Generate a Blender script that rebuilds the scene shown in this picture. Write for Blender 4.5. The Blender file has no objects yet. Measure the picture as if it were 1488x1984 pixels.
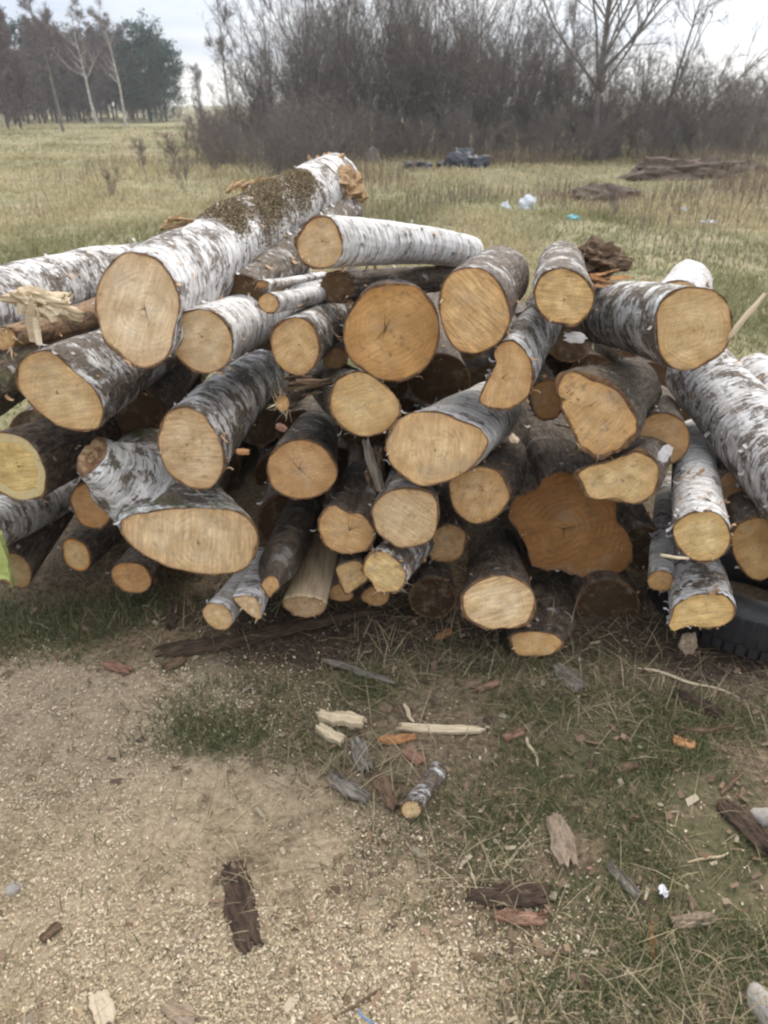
import bpy, math, random, zlib
import numpy as np
from mathutils import Vector, noise as mnoise

scene = bpy.context.scene
col = scene.collection
R = math.radians
random.seed(7)
RNG = np.random.default_rng(11)

# ------------------------------------------------------------------ camera
cam_data = bpy.data.cameras.new('camera')
cam = bpy.data.objects.new('camera', cam_data)
col.objects.link(cam)
cam.location = (0, 0, 1.55)
cam.rotation_euler = (R(62.0), 0, 0)
cam_data.sensor_fit = 'VERTICAL'
cam_data.sensor_height = 36
cam_data.lens = 18 / math.tan(R(33.5))
cam_data.clip_start = 0.05
cam_data.clip_end = 5000
cam_data.dof.use_dof = True
cam_data.dof.focus_distance = 2.25
cam_data.dof.aperture_fstop = 5.0
scene.camera = cam

# ------------------------------------------------------------------ light
SUN_AZ, SUN_EL = 24.0, 46.0          # degrees right of the view direction, above the horizon
sun_dir = Vector((math.sin(R(SUN_AZ)) * math.cos(R(SUN_EL)), math.cos(R(SUN_AZ)) * math.cos(R(SUN_EL)), math.sin(R(SUN_EL))))
sl = bpy.data.lights.new('sun', 'SUN')
sl.energy = 1.7
sl.angle = R(30)
sl.color = (1.0, 0.92, 0.81)
so = bpy.data.objects.new('sun', sl)
so.rotation_euler = (-sun_dir).to_track_quat('-Z', 'Y').to_euler()
col.objects.link(so)

world = bpy.data.worlds.new('World')
scene.world = world
world.use_nodes = True
wt = world.node_tree
wt.nodes.clear()
def wn(t, **k):
    n = wt.nodes.new(t)
    for a, b in k.items(): setattr(n, a, b)
    return n
def wl(a, b): wt.links.new(a, b)
sky = wn('ShaderNodeTexSky', sky_type='NISHITA', sun_disc=False, sun_elevation=R(SUN_EL), sun_rotation=R(SUN_AZ), air_density=1.0, dust_density=2.5, ozone_density=1.5)
bg_sky = wn('ShaderNodeBackground'); bg_sky.inputs['Strength'].default_value = 0.10
wl(sky.outputs[0], bg_sky.inputs[0])
# overcast cloud deck: layered noise on the sky direction, brighter towards the veiled sun and the open strip at the horizon
tc = wn('ShaderNodeTexCoord')
sep = wn('ShaderNodeSeparateXYZ'); wl(tc.outputs['Generated'], sep.inputs[0])
def wmath(op, a, b=None, clamp=False):
    n = wn('ShaderNodeMath', operation=op, use_clamp=clamp)
    for i, v in enumerate((a, b)):
        if v is None: continue
        if isinstance(v, (int, float)): n.inputs[i].default_value = v
        else: wl(v, n.inputs[i])
    return n.outputs[0]
den = wmath('ADD', wmath('MAXIMUM', sep.outputs[2], 0.0), 0.09)
cx = wmath('DIVIDE', sep.outputs[0], den); cy = wmath('DIVIDE', sep.outputs[1], den)
comb = wn('ShaderNodeCombineXYZ'); wl(cx, comb.inputs[0]); wl(cy, comb.inputs[1])
n1 = wn('ShaderNodeTexNoise'); n1.inputs['Scale'].default_value = 0.30; n1.inputs['Detail'].default_value = 6; n1.inputs['Roughness'].default_value = 0.55
wl(comb.outputs[0], n1.inputs['Vector'])
ramp = wn('ShaderNodeValToRGB')
ramp.color_ramp.elements[0].position = 0.38; ramp.color_ramp.elements[0].color = (0.42, 0.51, 0.67, 1)
ramp.color_ramp.elements[1].position = 0.66; ramp.color_ramp.elements[1].color = (0.88, 0.88, 0.88, 1)
wl(n1.outputs['Fac'], ramp.inputs[0])
nrm = wn('ShaderNodeVectorMath', operation='NORMALIZE'); wl(tc.outputs['Generated'], nrm.inputs[0])
dot = wn('ShaderNodeVectorMath', operation='DOT_PRODUCT'); wl(nrm.outputs[0], dot.inputs[0]); dot.inputs[1].default_value = sun_dir
glow = wmath('POWER', wmath('MAXIMUM', dot.outputs['Value'], 0.0), 4.0)
horiz = wmath('POWER', wmath('SUBTRACT', 1.0, wmath('MULTIPLY', wmath('ABSOLUTE', sep.outputs[2]), 19.0, True), True), 1.0)
cie = wmath('MULTIPLY_ADD', wmath('MAXIMUM', sep.outputs[2], 0.0), 1.15)
cie.node.inputs[2].default_value = 0.64
cs = wn('ShaderNodeVectorMath', operation='SCALE'); wl(ramp.outputs[0], cs.inputs[0]); wl(cie, cs.inputs['Scale'])
mix1 = wn('ShaderNodeMix', data_type='RGBA', blend_type='MIX')
wl(wmath('MULTIPLY', glow, 0.75, True), mix1.inputs['Factor']); wl(cs.outputs[0], mix1.inputs[6]); mix1.inputs[7].default_value = (1.25, 1.24, 1.2, 1)
mix2 = wn('ShaderNodeMix', data_type='RGBA', blend_type='MIX')
wl(wmath('MULTIPLY', horiz, 0.9, True), mix2.inputs['Factor']); wl(mix1.outputs[2], mix2.inputs[6]); mix2.inputs[7].default_value = (1.05, 1.0, 0.90, 1)
bg_cl = wn('ShaderNodeBackground'); bg_cl.inputs['Strength'].default_value = 1.0
wl(mix2.outputs[2], bg_cl.inputs[0])
mixs = wn('ShaderNodeMixShader'); mixs.inputs[0].default_value = 0.88
wl(bg_sky.outputs[0], mixs.inputs[1]); wl(bg_cl.outputs[0], mixs.inputs[2])
wo = wn('ShaderNodeOutputWorld'); wl(mixs.outputs[0], wo.inputs[0])

vs = scene.view_settings
vs.view_transform = 'Standard'; vs.look = 'None'; vs.gamma = 1.0; vs.use_curve_mapping = False
vs.exposure = 0.82
scene.render.engine = 'CYCLES'
scene.cycles.use_denoising = True
scene.cycles.filter_width = 2.3
scene.cycles.max_bounces = 6
scene.cycles.diffuse_bounces = 4

# ------------------------------------------------------------------ measured tables (metres)
LOG_TABLE = [
  {'label': 'long thick birch trunk with moss and sawdust on top and a torn far end', 'white': 0.76, 'tint': (0.93, 0.96, 1.02), 'crack': 0.5, 'saw': 1.3, 'sawk': 0.25, 'far_scale': 0.95, 'torn': 1, 'c': (-0.638, 2.02, 1.0667), 'ring': [(-0.051, 0.0909, 0.1298), (-0.0057, 0.0931, 0.1329), (0.0403, 0.0854, 0.1219), (0.0782, 0.0608, 0.0868), (0.1024, 0.0336, 0.048), (0.1107, 0.0066, 0.0094), (0.0967, -0.0256, -0.0366), (0.0874, -0.0576, -0.0823), (0.064, -0.0788, -0.1126), (0.0245, -0.0894, -0.1277), (-0.0117, -0.0828, -0.1183), (-0.0442, -0.0656, -0.0937), (-0.0812, -0.0496, -0.0709), (-0.0988, -0.0256, -0.0366), (-0.1117, 0.0066, 0.0094), (-0.1106, 0.039, 0.0558), (-0.0901, 0.0663, 0.0946)], 'ax': (0.2415, 0.9659, 0.0936), 'length': 1.791},
  {'label': 'long trunk with flaky brown bark lying beside the mossy one', 'white': 0.42, 'tint': (0.16, 0.13, 0.11), 'crack': 0.1, 'saw': 0.2, 'sawk': 0.3, 'rough': 2.0, 'shaggy': 0.6, 'c': (-0.4457, 2.36, 1.0135), 'ring': [(0.0904, 0.0, -0.0), (0.076, -0.0059, -0.0421), (0.0409, -0.0103, -0.0733), (-0.0056, -0.0119, -0.0847), (-0.0505, -0.0103, -0.0733), (-0.0815, -0.0059, -0.0421), (-0.0904, 0.0, -0.0), (-0.0751, 0.0058, 0.0416), (-0.04, 0.0101, 0.0717), (0.0054, 0.0116, 0.0827), (0.0494, 0.0101, 0.0717), (0.0805, 0.0058, 0.0416)], 'ax': (0.2324, 0.9685, 0.0899), 'length': 1.229},
  {'label': 'flaky brown log squeezed under the slim white top log', 'white': 0.25, 'tint': (0.2, 0.16, 0.13), 'crack': 0.1, 'saw': 0.2, 'sawk': 0.3, 'rough': 2.2, 'shaggy': 0.5, 'c': (-0.134, 2.3, 1.0704), 'ring': [(0.0512, -0.0, -0.0), (0.044, -0.0032, -0.023), (0.0249, -0.0056, -0.04), (-0.0009, -0.0065, -0.0462), (-0.0266, -0.0056, -0.04), (-0.0449, -0.0032, -0.023), (-0.0512, -0.0, -0.0), (-0.0437, 0.0032, 0.0229), (-0.0246, 0.0056, 0.0395), (0.0009, 0.0064, 0.0456), (0.0262, 0.0056, 0.0395), (0.0446, 0.0032, 0.0229)], 'ax': (0.681, 0.7264, -0.092), 'length': 0.619},
  {'label': 'small round white birch log tucked against the right of the biggest tall face', 'white': 0.9, 'tint': (1.0, 1.0, 1.0), 'crack': 0.3, 'saw': 0.2, 'sawk': 0.3, 'c': (-0.4844, 2.03, 0.9888), 'ring': [(-0.0458, 0.0099, 0.0707), (-0.0086, 0.0112, 0.0795), (0.032, 0.0106, 0.0751), (0.0622, 0.0075, 0.0531), (0.083, 0.0031, 0.0221), (0.0852, -0.0019, -0.0138), (0.0685, -0.0077, -0.0547), (0.0387, -0.0112, -0.08), (0.0006, -0.0125, -0.0893), (-0.0358, -0.0109, -0.0777), (-0.066, -0.0071, -0.0502), (-0.0793, -0.0026, -0.0184), (-0.0732, 0.0031, 0.0221), (-0.0611, 0.0075, 0.0531)], 'ax': (0.2021, 0.9759, -0.0823), 'length': 0.994},
  {'label': 'thick birch log with slanting oval face at the upper left of the pile', 'white': 0.5, 'tint': (1, 0.98, 0.88), 'crack': 0.3, 'saw': 0.2, 'sawk': 0.5, 'c': (-0.8893, 2.03, 0.8454), 'ring': [(-0.0984, 0.0326, 0.0812), (-0.0638, 0.0282, 0.1018), (-0.0165, 0.0192, 0.1092), (0.0165, 0.0098, 0.0928), (0.057, -0.0037, 0.0585), (0.0976, -0.0173, 0.024), (0.1206, -0.0273, -0.0119), (0.1231, -0.0333, -0.0497), (0.1076, -0.0357, -0.0894), (0.0799, -0.0319, -0.1038), (0.0276, -0.021, -0.1056), (-0.0232, -0.0087, -0.095), (-0.0709, 0.0058, -0.0645), (-0.1116, 0.0203, -0.0239), (-0.1288, 0.0293, 0.0132), (-0.1219, 0.0333, 0.0516)], 'ax': (0.1045, 0.9908, -0.0858), 'length': 1.08},
  {'label': 'brown barked log with yellow heartwood at the left picture edge', 'white': 0.12, 'tint': (1.02, 1.02, 0.72), 'crack': 0.4, 'saw': 0.1, 'sawk': 0.4, 'heart': 1, 'c': (-1.0734, 2.06, 0.6023), 'ring': [(-0.064, 0.0134, 0.0953), (-0.0323, 0.0148, 0.1055), (0.0073, 0.0145, 0.103), (0.0394, 0.012, 0.0851), (0.0647, 0.0076, 0.0544), (0.0768, 0.0025, 0.0181), (0.0829, -0.0026, -0.0186), (0.0758, -0.0078, -0.0557), (0.0628, -0.0127, -0.0905), (0.0203, -0.0139, -0.0986), (-0.0157, -0.0139, -0.0986), (-0.0491, -0.0116, -0.0824), (-0.0813, -0.0086, -0.061), (-0.0993, -0.0026, -0.0186), (-0.0872, 0.0069, 0.0492)], 'ax': (0.1066, 0.9864, -0.125), 'length': 1.054},
  {'label': 'grey white birch log with rounded face just above the huge oval cut', 'white': 0.62, 'tint': (1.0, 1.0, 1.0), 'crack': 0.1, 'saw': 0.0, 'sawk': 0.45, 'stain': 0.6, 'c': (-0.5254, 1.95, 0.7094), 'ring': [(-0.0601, 0.0138, 0.0985), (-0.0211, 0.0165, 0.1173), (0.0111, 0.0158, 0.1126), (0.0422, 0.0132, 0.0938), (0.063, 0.0085, 0.0607), (0.0811, 0.0025, 0.0176), (0.0898, -0.0037, -0.0262), (0.0849, -0.0085, -0.0607), (0.0608, -0.0134, -0.0955), (0.0351, -0.0163, -0.1156), (-0.0082, -0.0159, -0.1131), (-0.045, -0.0131, -0.093), (-0.0713, -0.0092, -0.0656), (-0.0865, -0.0037, -0.0262), (-0.0916, 0.0025, 0.0176), (-0.0826, 0.0085, 0.0607)], 'ax': (0.0691, 0.9914, -0.111), 'length': 0.958},
  {'label': 'crooked birch log with huge slanting oval cut and a mossy broken branch stub', 'far_scale': 0.85, 'white': 0.6, 'tint': (1.05, 1.06, 1.05), 'crack': 0.2, 'saw': 1.5, 'sawk': 0.6, 'moss': 0.8, 'stub': (-0.2758, 0.09, 0.2207), 'c': (-0.5563, 1.93, 0.435), 'ring': [(-0.1946, 0.0117, 0.0552), (-0.1684, 0.015, 0.0704), (-0.0929, 0.0182, 0.0855), (-0.0133, 0.0198, 0.093), (0.0804, 0.0198, 0.093), (0.1393, 0.0182, 0.0855), (0.1776, 0.0128, 0.0603), (0.1955, 0.0042, 0.0196), (0.1934, -0.0057, -0.0266), (0.1714, -0.0145, -0.0682), (0.1347, -0.0201, -0.0944), (0.0682, -0.0229, -0.1075), (0.0078, -0.0217, -0.1023), (-0.0519, -0.0189, -0.0891), (-0.1057, -0.0145, -0.0682), (-0.1533, -0.0079, -0.037), (-0.1855, -0.0013, -0.006), (-0.2, 0.0053, 0.0247)], 'ax': (-0.5, 0.8533, 0.1479), 'length': 0.492, 'stub_base': (-0.1309, 0.21, -0.0101)},
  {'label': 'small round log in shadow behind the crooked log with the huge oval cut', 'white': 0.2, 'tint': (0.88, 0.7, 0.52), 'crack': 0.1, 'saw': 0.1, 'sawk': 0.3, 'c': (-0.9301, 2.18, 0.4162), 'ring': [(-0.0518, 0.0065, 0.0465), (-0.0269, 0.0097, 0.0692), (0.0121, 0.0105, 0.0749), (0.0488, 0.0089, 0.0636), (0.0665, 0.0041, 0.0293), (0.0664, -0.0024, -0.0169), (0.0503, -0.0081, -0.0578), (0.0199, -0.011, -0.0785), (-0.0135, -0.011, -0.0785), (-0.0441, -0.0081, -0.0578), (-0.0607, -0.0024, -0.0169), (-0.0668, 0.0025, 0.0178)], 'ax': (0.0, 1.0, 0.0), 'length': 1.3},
  {'label': 'small log with bright orange rim and dark cracked heart at lower left', 'white': 0.1, 'tint': (1.05, 1.0, 0.85), 'crack': 0.9, 'saw': 0.1, 'sawk': 0.1, 'rimcol': 1, 'c': (-1.0305, 2.22, 0.2068), 'ring': [(-0.0366, 0.0069, 0.0489), (-0.0087, 0.0088, 0.0624), (0.024, 0.0069, 0.0489), (0.0459, 0.0025, 0.0179), (0.0468, -0.0027, -0.0195), (0.0339, -0.0072, -0.0511), (0.0034, -0.0085, -0.0606), (-0.0241, -0.0067, -0.0479), (-0.0405, -0.0027, -0.0195), (-0.0439, 0.0025, 0.0179)], 'ax': (0.0161, 0.9767, -0.2138), 'length': 0.799},
  {'label': 'small brownish round log low on the left, resting on the grass', 'white': 0.1, 'tint': (0.88, 0.7, 0.52), 'crack': 0.1, 'saw': 0.2, 'sawk': 0.7, 'c': (-0.8389, 2.17, 0.1501), 'ring': [(-0.0663, 0.0033, 0.0238), (-0.0465, 0.0064, 0.0455), (-0.0053, 0.0077, 0.0548), (0.0341, 0.0068, 0.0486), (0.0548, 0.0038, 0.0269), (0.0662, -0.0002, -0.0013), (0.0572, -0.0046, -0.0328), (0.0287, -0.0077, -0.055), (-0.0122, -0.008, -0.0569), (-0.0454, -0.0059, -0.0423), (-0.0651, -0.0019, -0.0138)], 'ax': (-0.098, 0.9641, -0.247), 'length': 0.757},
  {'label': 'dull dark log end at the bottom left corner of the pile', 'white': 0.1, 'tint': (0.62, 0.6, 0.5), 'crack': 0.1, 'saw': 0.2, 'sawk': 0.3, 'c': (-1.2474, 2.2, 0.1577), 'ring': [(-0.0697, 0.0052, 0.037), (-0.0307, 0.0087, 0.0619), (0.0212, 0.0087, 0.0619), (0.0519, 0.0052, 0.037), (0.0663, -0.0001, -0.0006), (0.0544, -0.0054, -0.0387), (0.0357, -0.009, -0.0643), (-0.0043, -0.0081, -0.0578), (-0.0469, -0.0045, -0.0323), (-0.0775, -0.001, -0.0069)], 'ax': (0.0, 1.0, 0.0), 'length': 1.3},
  {'label': 'white birch log under the yellow hearted log, its end out of the picture', 'white': 0.75, 'tint': (1.0, 1.0, 1.0), 'crack': 0.1, 'saw': 0.2, 'sawk': 0.3, 'c': (-1.2567, 1.98, 0.3933), 'ring': [(0.0795, 0.0, 0.0), (0.0612, -0.006, -0.0428), (0.0261, -0.0105, -0.0745), (-0.0163, -0.0121, -0.0861), (-0.0543, -0.0105, -0.0745), (-0.0774, -0.006, -0.0428), (-0.0795, 0.0, 0.0), (-0.0604, 0.0059, 0.0422), (-0.0255, 0.0102, 0.0728), (0.0159, 0.0118, 0.0839), (0.0531, 0.0102, 0.0728), (0.0764, 0.0059, 0.0422)], 'ax': (0.0225, 0.9625, -0.2705), 'length': 0.956},
  {'label': 'long white birch trunk reaching in from the left edge behind the brown torn log', 'white': 0.72, 'tint': (1.0, 1.0, 1.0), 'crack': 0.1, 'saw': 0.2, 'sawk': 0.3, 'c': (-1.3246, 2.2, 0.9575), 'ring': [(0.1245, 0.0, 0.0), (0.0962, -0.0086, -0.0611), (0.0413, -0.015, -0.1066), (-0.0254, -0.0173, -0.1234), (-0.0852, -0.015, -0.1066), (-0.1214, -0.0086, -0.0611), (-0.1245, 0.0, 0.0), (-0.0944, 0.0084, 0.06), (-0.04, 0.0145, 0.1031), (0.0245, 0.0167, 0.1188), (0.0825, 0.0145, 0.1031), (0.1191, 0.0084, 0.06)], 'ax': (0.2486, 0.9672, -0.0525), 'length': 1.448},
  {'label': 'peeled brown log with a torn splintery end at the left edge', 'white': 0.04, 'tint': (0.95, 0.85, 0.7), 'crack': 0.5, 'saw': 0.4, 'sawk': 0.2, 'flare': 1.4, 'peeled': 1, 'rough': 1.8, 'splinter': 12, 'c': (-1.0187, 2.05, 0.9867), 'ring': [(0.0346, 0.0, 0.0), (0.0274, -0.0022, -0.0155), (0.0128, -0.0038, -0.027), (-0.0053, -0.0044, -0.0312), (-0.022, -0.0038, -0.027), (-0.0327, -0.0022, -0.0155), (-0.0346, 0.0, 0.0), (-0.0273, 0.0022, 0.0155), (-0.0127, 0.0038, 0.0267), (0.0052, 0.0043, 0.0309), (0.0218, 0.0038, 0.0267), (0.0325, 0.0022, 0.0155)], 'ax': (0.0526, 0.9932, -0.1043), 'length': 0.755},
  {'label': 'dark mossy log at the left edge between yellow hearted and slanting oval faces', 'white': 0.1, 'tint': (0.8, 0.68, 0.55), 'moss': 0.9, 'crack': 0.1, 'saw': 0.2, 'sawk': 0.3, 'c': (-1.243, 2.2, 0.7645), 'ring': [(0.0956, 0.0, 0.0), (0.0745, -0.0068, -0.0482), (0.0328, -0.0118, -0.0839), (-0.018, -0.0136, -0.097), (-0.064, -0.0118, -0.0839), (-0.0923, -0.0068, -0.0482), (-0.0956, 0.0, 0.0), (-0.0734, 0.0067, 0.0475), (-0.032, 0.0115, 0.0818), (0.0175, 0.0133, 0.0943), (0.0624, 0.0115, 0.0818), (0.091, 0.0067, 0.0475)], 'ax': (0.0, 1.0, 0.0), 'length': 1.3},
  {'label': 'slim white birch log lying on top of the pile, pointing to the right', 'white': 1.0, 'tint': (1.0, 0.97, 0.93), 'crack': 0.45, 'saw': 0.5, 'sawk': 0.1, 'far_scale': 0.9, 'c': (-0.157, 2.0, 1.2408), 'ring': [(-0.0529, 0.0113, 0.0218), (-0.0325, 0.0131, 0.0478), (-0.0107, 0.0122, 0.06), (0.0151, 0.0088, 0.0616), (0.0362, 0.004, 0.051), (0.0508, -0.0022, 0.0277), (0.0567, -0.0079, 0.0002), (0.0529, -0.0117, -0.0238), (0.0386, -0.014, -0.0483), (0.0166, -0.0128, -0.0589), (-0.0141, -0.0092, -0.0626), (-0.0401, -0.0037, -0.0522), (-0.0547, 0.0023, -0.0303), (-0.0636, 0.0092, 0.0016)], 'ax': (0.4872, 0.8559, -0.1733), 'length': 0.935},
  {'label': 'largest round log with orange brown cracked face in the upper middle', 'white': 0.35, 'tint': (0.92, 0.74, 0.5), 'crack': 0.7, 'saw': 0.5, 'sawk': 0.08, 'stain': 0.7, 'c': (0.0189, 2.06, 0.9994), 'ring': [(-0.123, 0.005, 0.0356), (-0.0993, 0.0106, 0.0756), (-0.0668, 0.0156, 0.1107), (-0.0257, 0.0177, 0.126), (0.0199, 0.018, 0.1281), (0.0656, 0.0168, 0.1194), (0.0981, 0.0131, 0.0932), (0.1219, 0.0081, 0.0579), (0.1322, 0.0019, 0.0132), (0.1287, -0.0045, -0.0322), (0.1108, -0.0104, -0.0737), (0.0783, -0.0149, -0.1063), (0.0406, -0.0179, -0.1275), (0.0026, -0.0186, -0.1322), (-0.0402, -0.0169, -0.1204), (-0.078, -0.0136, -0.097), (-0.1107, -0.0097, -0.069), (-0.1265, -0.0045, -0.0322), (-0.1291, 0.0006, 0.0042)], 'ax': (0.0197, 0.9872, -0.158), 'length': 1.4},
  {'label': 'round log with strong diagonal saw stripes right of the largest orange face', 'white': 0.4, 'tint': (1.02, 0.92, 0.74), 'crack': 0.05, 'saw': -0.75, 'sawk': 1.0, 'c': (0.2251, 1.98, 1.0774), 'ring': [(-0.0721, 0.0109, 0.0777), (-0.043, 0.014, 0.0998), (-0.0005, 0.0147, 0.1047), (0.0415, 0.0127, 0.09), (0.0758, 0.0075, 0.053), (0.0952, 0.0013, 0.0092), (0.094, -0.0059, -0.0417), (0.0695, -0.0113, -0.0805), (0.0305, -0.0144, -0.1027), (-0.0095, -0.015, -0.1066), (-0.0434, -0.0131, -0.0935), (-0.0685, -0.0077, -0.0546), (-0.0829, -0.0014, -0.0098), (-0.0854, 0.0057, 0.0406)], 'ax': (0.2695, 0.9626, -0.0283), 'length': 0.54},
  {'label': 'ragged edged birch log on the pile top right of centre', 'white': 0.5, 'tint': (1.04, 1.0, 0.78), 'crack': 0.6, 'saw': -0.05, 'sawk': 0.9, 'rough': 1.6, 'c': (0.4645, 2.02, 1.1029), 'ring': [(-0.0799, 0.0032, 0.0225), (-0.0614, 0.008, 0.0572), (-0.0312, 0.0099, 0.0705), (0.0053, 0.0098, 0.0695), (0.0432, 0.0073, 0.0523), (0.0689, 0.0039, 0.0275), (0.0791, 0.0003, 0.0024), (0.074, -0.0039, -0.0279), (0.0578, -0.0075, -0.0534), (0.0331, -0.0104, -0.0739), (0.0007, -0.0097, -0.0688), (-0.0426, -0.0082, -0.0585), (-0.0686, -0.0039, -0.0279), (-0.0775, 0.0003, 0.0024)], 'ax': (0.1946, 0.9801, -0.039), 'length': 0.643},
  {'label': 'big smooth round birch log at the upper right with a long white barrel', 'white': 0.66, 'moss': 0.35, 'tint': (1.04, 1.02, 0.9), 'crack': 0.02, 'saw': 0.2, 'sawk': 0.35, 'c': (0.7958, 1.98, 1.0359), 'ring': [(-0.1045, -0.0177, 0.0053), (-0.1042, -0.0119, 0.0453), (-0.0868, -0.004, 0.0792), (-0.0538, 0.0044, 0.0976), (-0.0104, 0.0124, 0.1), (0.035, 0.0193, 0.0919), (0.0722, 0.0225, 0.0682), (0.0969, 0.0224, 0.0371), (0.1095, 0.0187, -0.0041), (0.1069, 0.0131, -0.0401), (0.0889, 0.0056, -0.0706), (0.0526, -0.0043, -0.095), (0.0089, -0.0139, -0.1085), (-0.0372, -0.0213, -0.1034), (-0.0715, -0.0238, -0.0781), (-0.0931, -0.0223, -0.0409)], 'ax': (-0.0683, 0.9795, -0.1896), 'length': 0.786},
  {'label': 'white birch log lying just behind the big smooth face at upper right', 'white': 0.95, 'tint': (1.0, 1.0, 1.0), 'crack': 0.1, 'saw': 0.2, 'sawk': 0.3, 'c': (0.8667, 2.3, 1.0045), 'ring': [(0.0885, -0.0, 0.0), (0.0827, -0.006, -0.0429), (0.0545, -0.0105, -0.0746), (0.0113, -0.0121, -0.0863), (-0.035, -0.0105, -0.0746), (-0.0715, -0.006, -0.0429), (-0.0885, -0.0, 0.0), (-0.0817, 0.0059, 0.0423), (-0.0533, 0.0103, 0.0729), (-0.011, 0.0118, 0.0841), (0.0342, 0.0103, 0.0729), (0.0706, 0.0059, 0.0423)], 'ax': (0.3841, 0.9208, -0.0682), 'length': 0.652},
  {'label': 'half moon shaped split birch log below the ragged edged log', 'white': 0.7, 'tint': (1.0, 0.88, 0.72), 'crack': 0.6, 'saw': 1.5, 'sawk': 0.1, 'name': 'split_log', 'c': (0.3209, 1.97, 0.9105), 'ring': [(-0.0313, 0.0095, 0.0675), (-0.0163, 0.012, 0.0857), (0.0097, 0.0131, 0.0934), (0.0372, 0.0109, 0.0779), (0.0604, 0.0066, 0.0466), (0.0736, 0.0014, 0.0097), (0.0734, -0.0039, -0.0277), (0.0568, -0.0092, -0.0655), (0.0253, -0.0119, -0.0847), (-0.0071, -0.0128, -0.0912), (-0.0456, -0.0119, -0.0847), (-0.067, -0.0096, -0.0683), (-0.0611, -0.0058, -0.0412), (-0.0489, -0.0016, -0.0116), (-0.0268, 0.0043, 0.0309), (-0.0332, 0.0073, 0.0519)], 'ax': (0.3368, 0.9413, -0.0242), 'length': 0.776},
  {'label': 'log with folded knot and thick brown bark right of centre', 'white': 0.12, 'tint': (1.03, 0.92, 0.74), 'crack': 0.35, 'saw': 0.8, 'sawk': 0.25, 'rough': 1.8, 'rimw': 0.014, 'moss': 0.3, 'stain': 0.5, 'c': (0.5544, 2.0, 0.8036), 'ring': [(-0.0921, 0.0114, 0.0811), (-0.0798, 0.0141, 0.1001), (-0.0528, 0.0148, 0.1055), (-0.0084, 0.0141, 0.1001), (0.0483, 0.0114, 0.0811), (0.0898, 0.0075, 0.0536), (0.1218, 0.0021, 0.0148), (0.1436, -0.0042, -0.0302), (0.1453, -0.0099, -0.0701), (0.1236, -0.0147, -0.1047), (0.0806, -0.018, -0.128), (0.0421, -0.0201, -0.1427), (0.0117, -0.0172, -0.1222), (-0.0126, -0.0147, -0.1047), (-0.0236, -0.0107, -0.0759), (-0.0522, -0.005, -0.0359), (-0.0722, 0.0005, 0.0036), (-0.0736, 0.003, 0.0215), (-0.0585, 0.0058, 0.0415), (-0.0423, 0.0083, 0.0591), (-0.0622, 0.0064, 0.0453), (-0.0773, 0.0046, 0.0326), (-0.0881, 0.0071, 0.0509)], 'ax': (0.4359, 0.8734, -0.2174), 'length': 0.802},
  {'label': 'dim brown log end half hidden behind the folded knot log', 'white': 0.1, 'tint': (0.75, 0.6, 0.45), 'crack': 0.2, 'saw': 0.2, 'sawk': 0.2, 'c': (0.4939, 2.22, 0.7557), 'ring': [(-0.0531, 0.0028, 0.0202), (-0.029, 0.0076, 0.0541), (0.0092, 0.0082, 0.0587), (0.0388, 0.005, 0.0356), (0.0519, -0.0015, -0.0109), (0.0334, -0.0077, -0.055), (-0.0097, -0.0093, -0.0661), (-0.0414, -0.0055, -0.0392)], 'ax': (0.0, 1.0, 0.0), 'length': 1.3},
  {'label': 'broken wedge shaped log end under the folded knot log', 'white': 0.15, 'tint': (1.06, 1.02, 0.84), 'crack': 0.3, 'saw': 0.6, 'sawk': 0.2, 'rough': 1.6, 'stain': 0.4, 'rimw': 0.01, 'c': (0.6608, 1.97, 0.606), 'ring': [(-0.1305, 0.0031, 0.0221), (-0.092, 0.0056, 0.0398), (-0.0362, 0.0077, 0.0545), (0.0075, 0.0101, 0.0721), (0.045, 0.013, 0.0924), (0.0748, 0.0114, 0.0808), (0.1039, 0.0072, 0.0516), (0.1176, 0.0014, 0.0102), (0.1141, -0.0045, -0.0318), (0.0913, -0.0083, -0.059), (0.0578, -0.01, -0.0712), (0.0225, -0.0096, -0.0682), (-0.013, -0.0087, -0.0621), (-0.0598, -0.0083, -0.059), (-0.0836, -0.0074, -0.053), (-0.1034, -0.0036, -0.0258), (-0.117, -0.0002, -0.0018)], 'ax': (0.4049, 0.8818, -0.2419), 'length': 0.828},
  {'label': 'wide lobed dark orange stump face with growth rings low right of centre', 'white': 0.1, 'tint': (0.56, 0.38, 0.23), 'crack': 0.6, 'saw': 0.3, 'sawk': 0.1, 'rings': 1, 'stain': 1.0, 'rough': 2.4, 'name': 'stump_log', 'c': (0.6114, 2.22, 0.3258), 'ring': [(-0.1095, 0.0, 0.1655), (-0.0793, 0.0, 0.1869), (-0.0341, 0.0, 0.1869), (0.0063, 0.0, 0.1726), (0.0617, 0.0, 0.1439), (0.1188, 0.0, 0.1075), (0.1404, 0.0, 0.0706), (0.1458, 0.0, 0.018), (0.1845, 0.0, -0.0278), (0.222, 0.0, -0.0981), (0.2179, 0.0, -0.1622), (0.1743, 0.0, -0.1947), (0.1082, 0.0, -0.2194), (0.0507, 0.0, -0.2029), (-0.0075, 0.0, -0.1784), (-0.0627, 0.0, -0.1784), (-0.1132, 0.0, -0.1541), (-0.14, 0.0, -0.0824), (-0.1789, 0.0, -0.0201), (-0.2064, 0.0, 0.0331), (-0.1945, 0.0, 0.0928), (-0.1573, 0.0, 0.1184), (-0.1198, 0.0, 0.1366)], 'ax': (0.0, 1.0, 0.0), 'length': 1.1},
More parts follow.
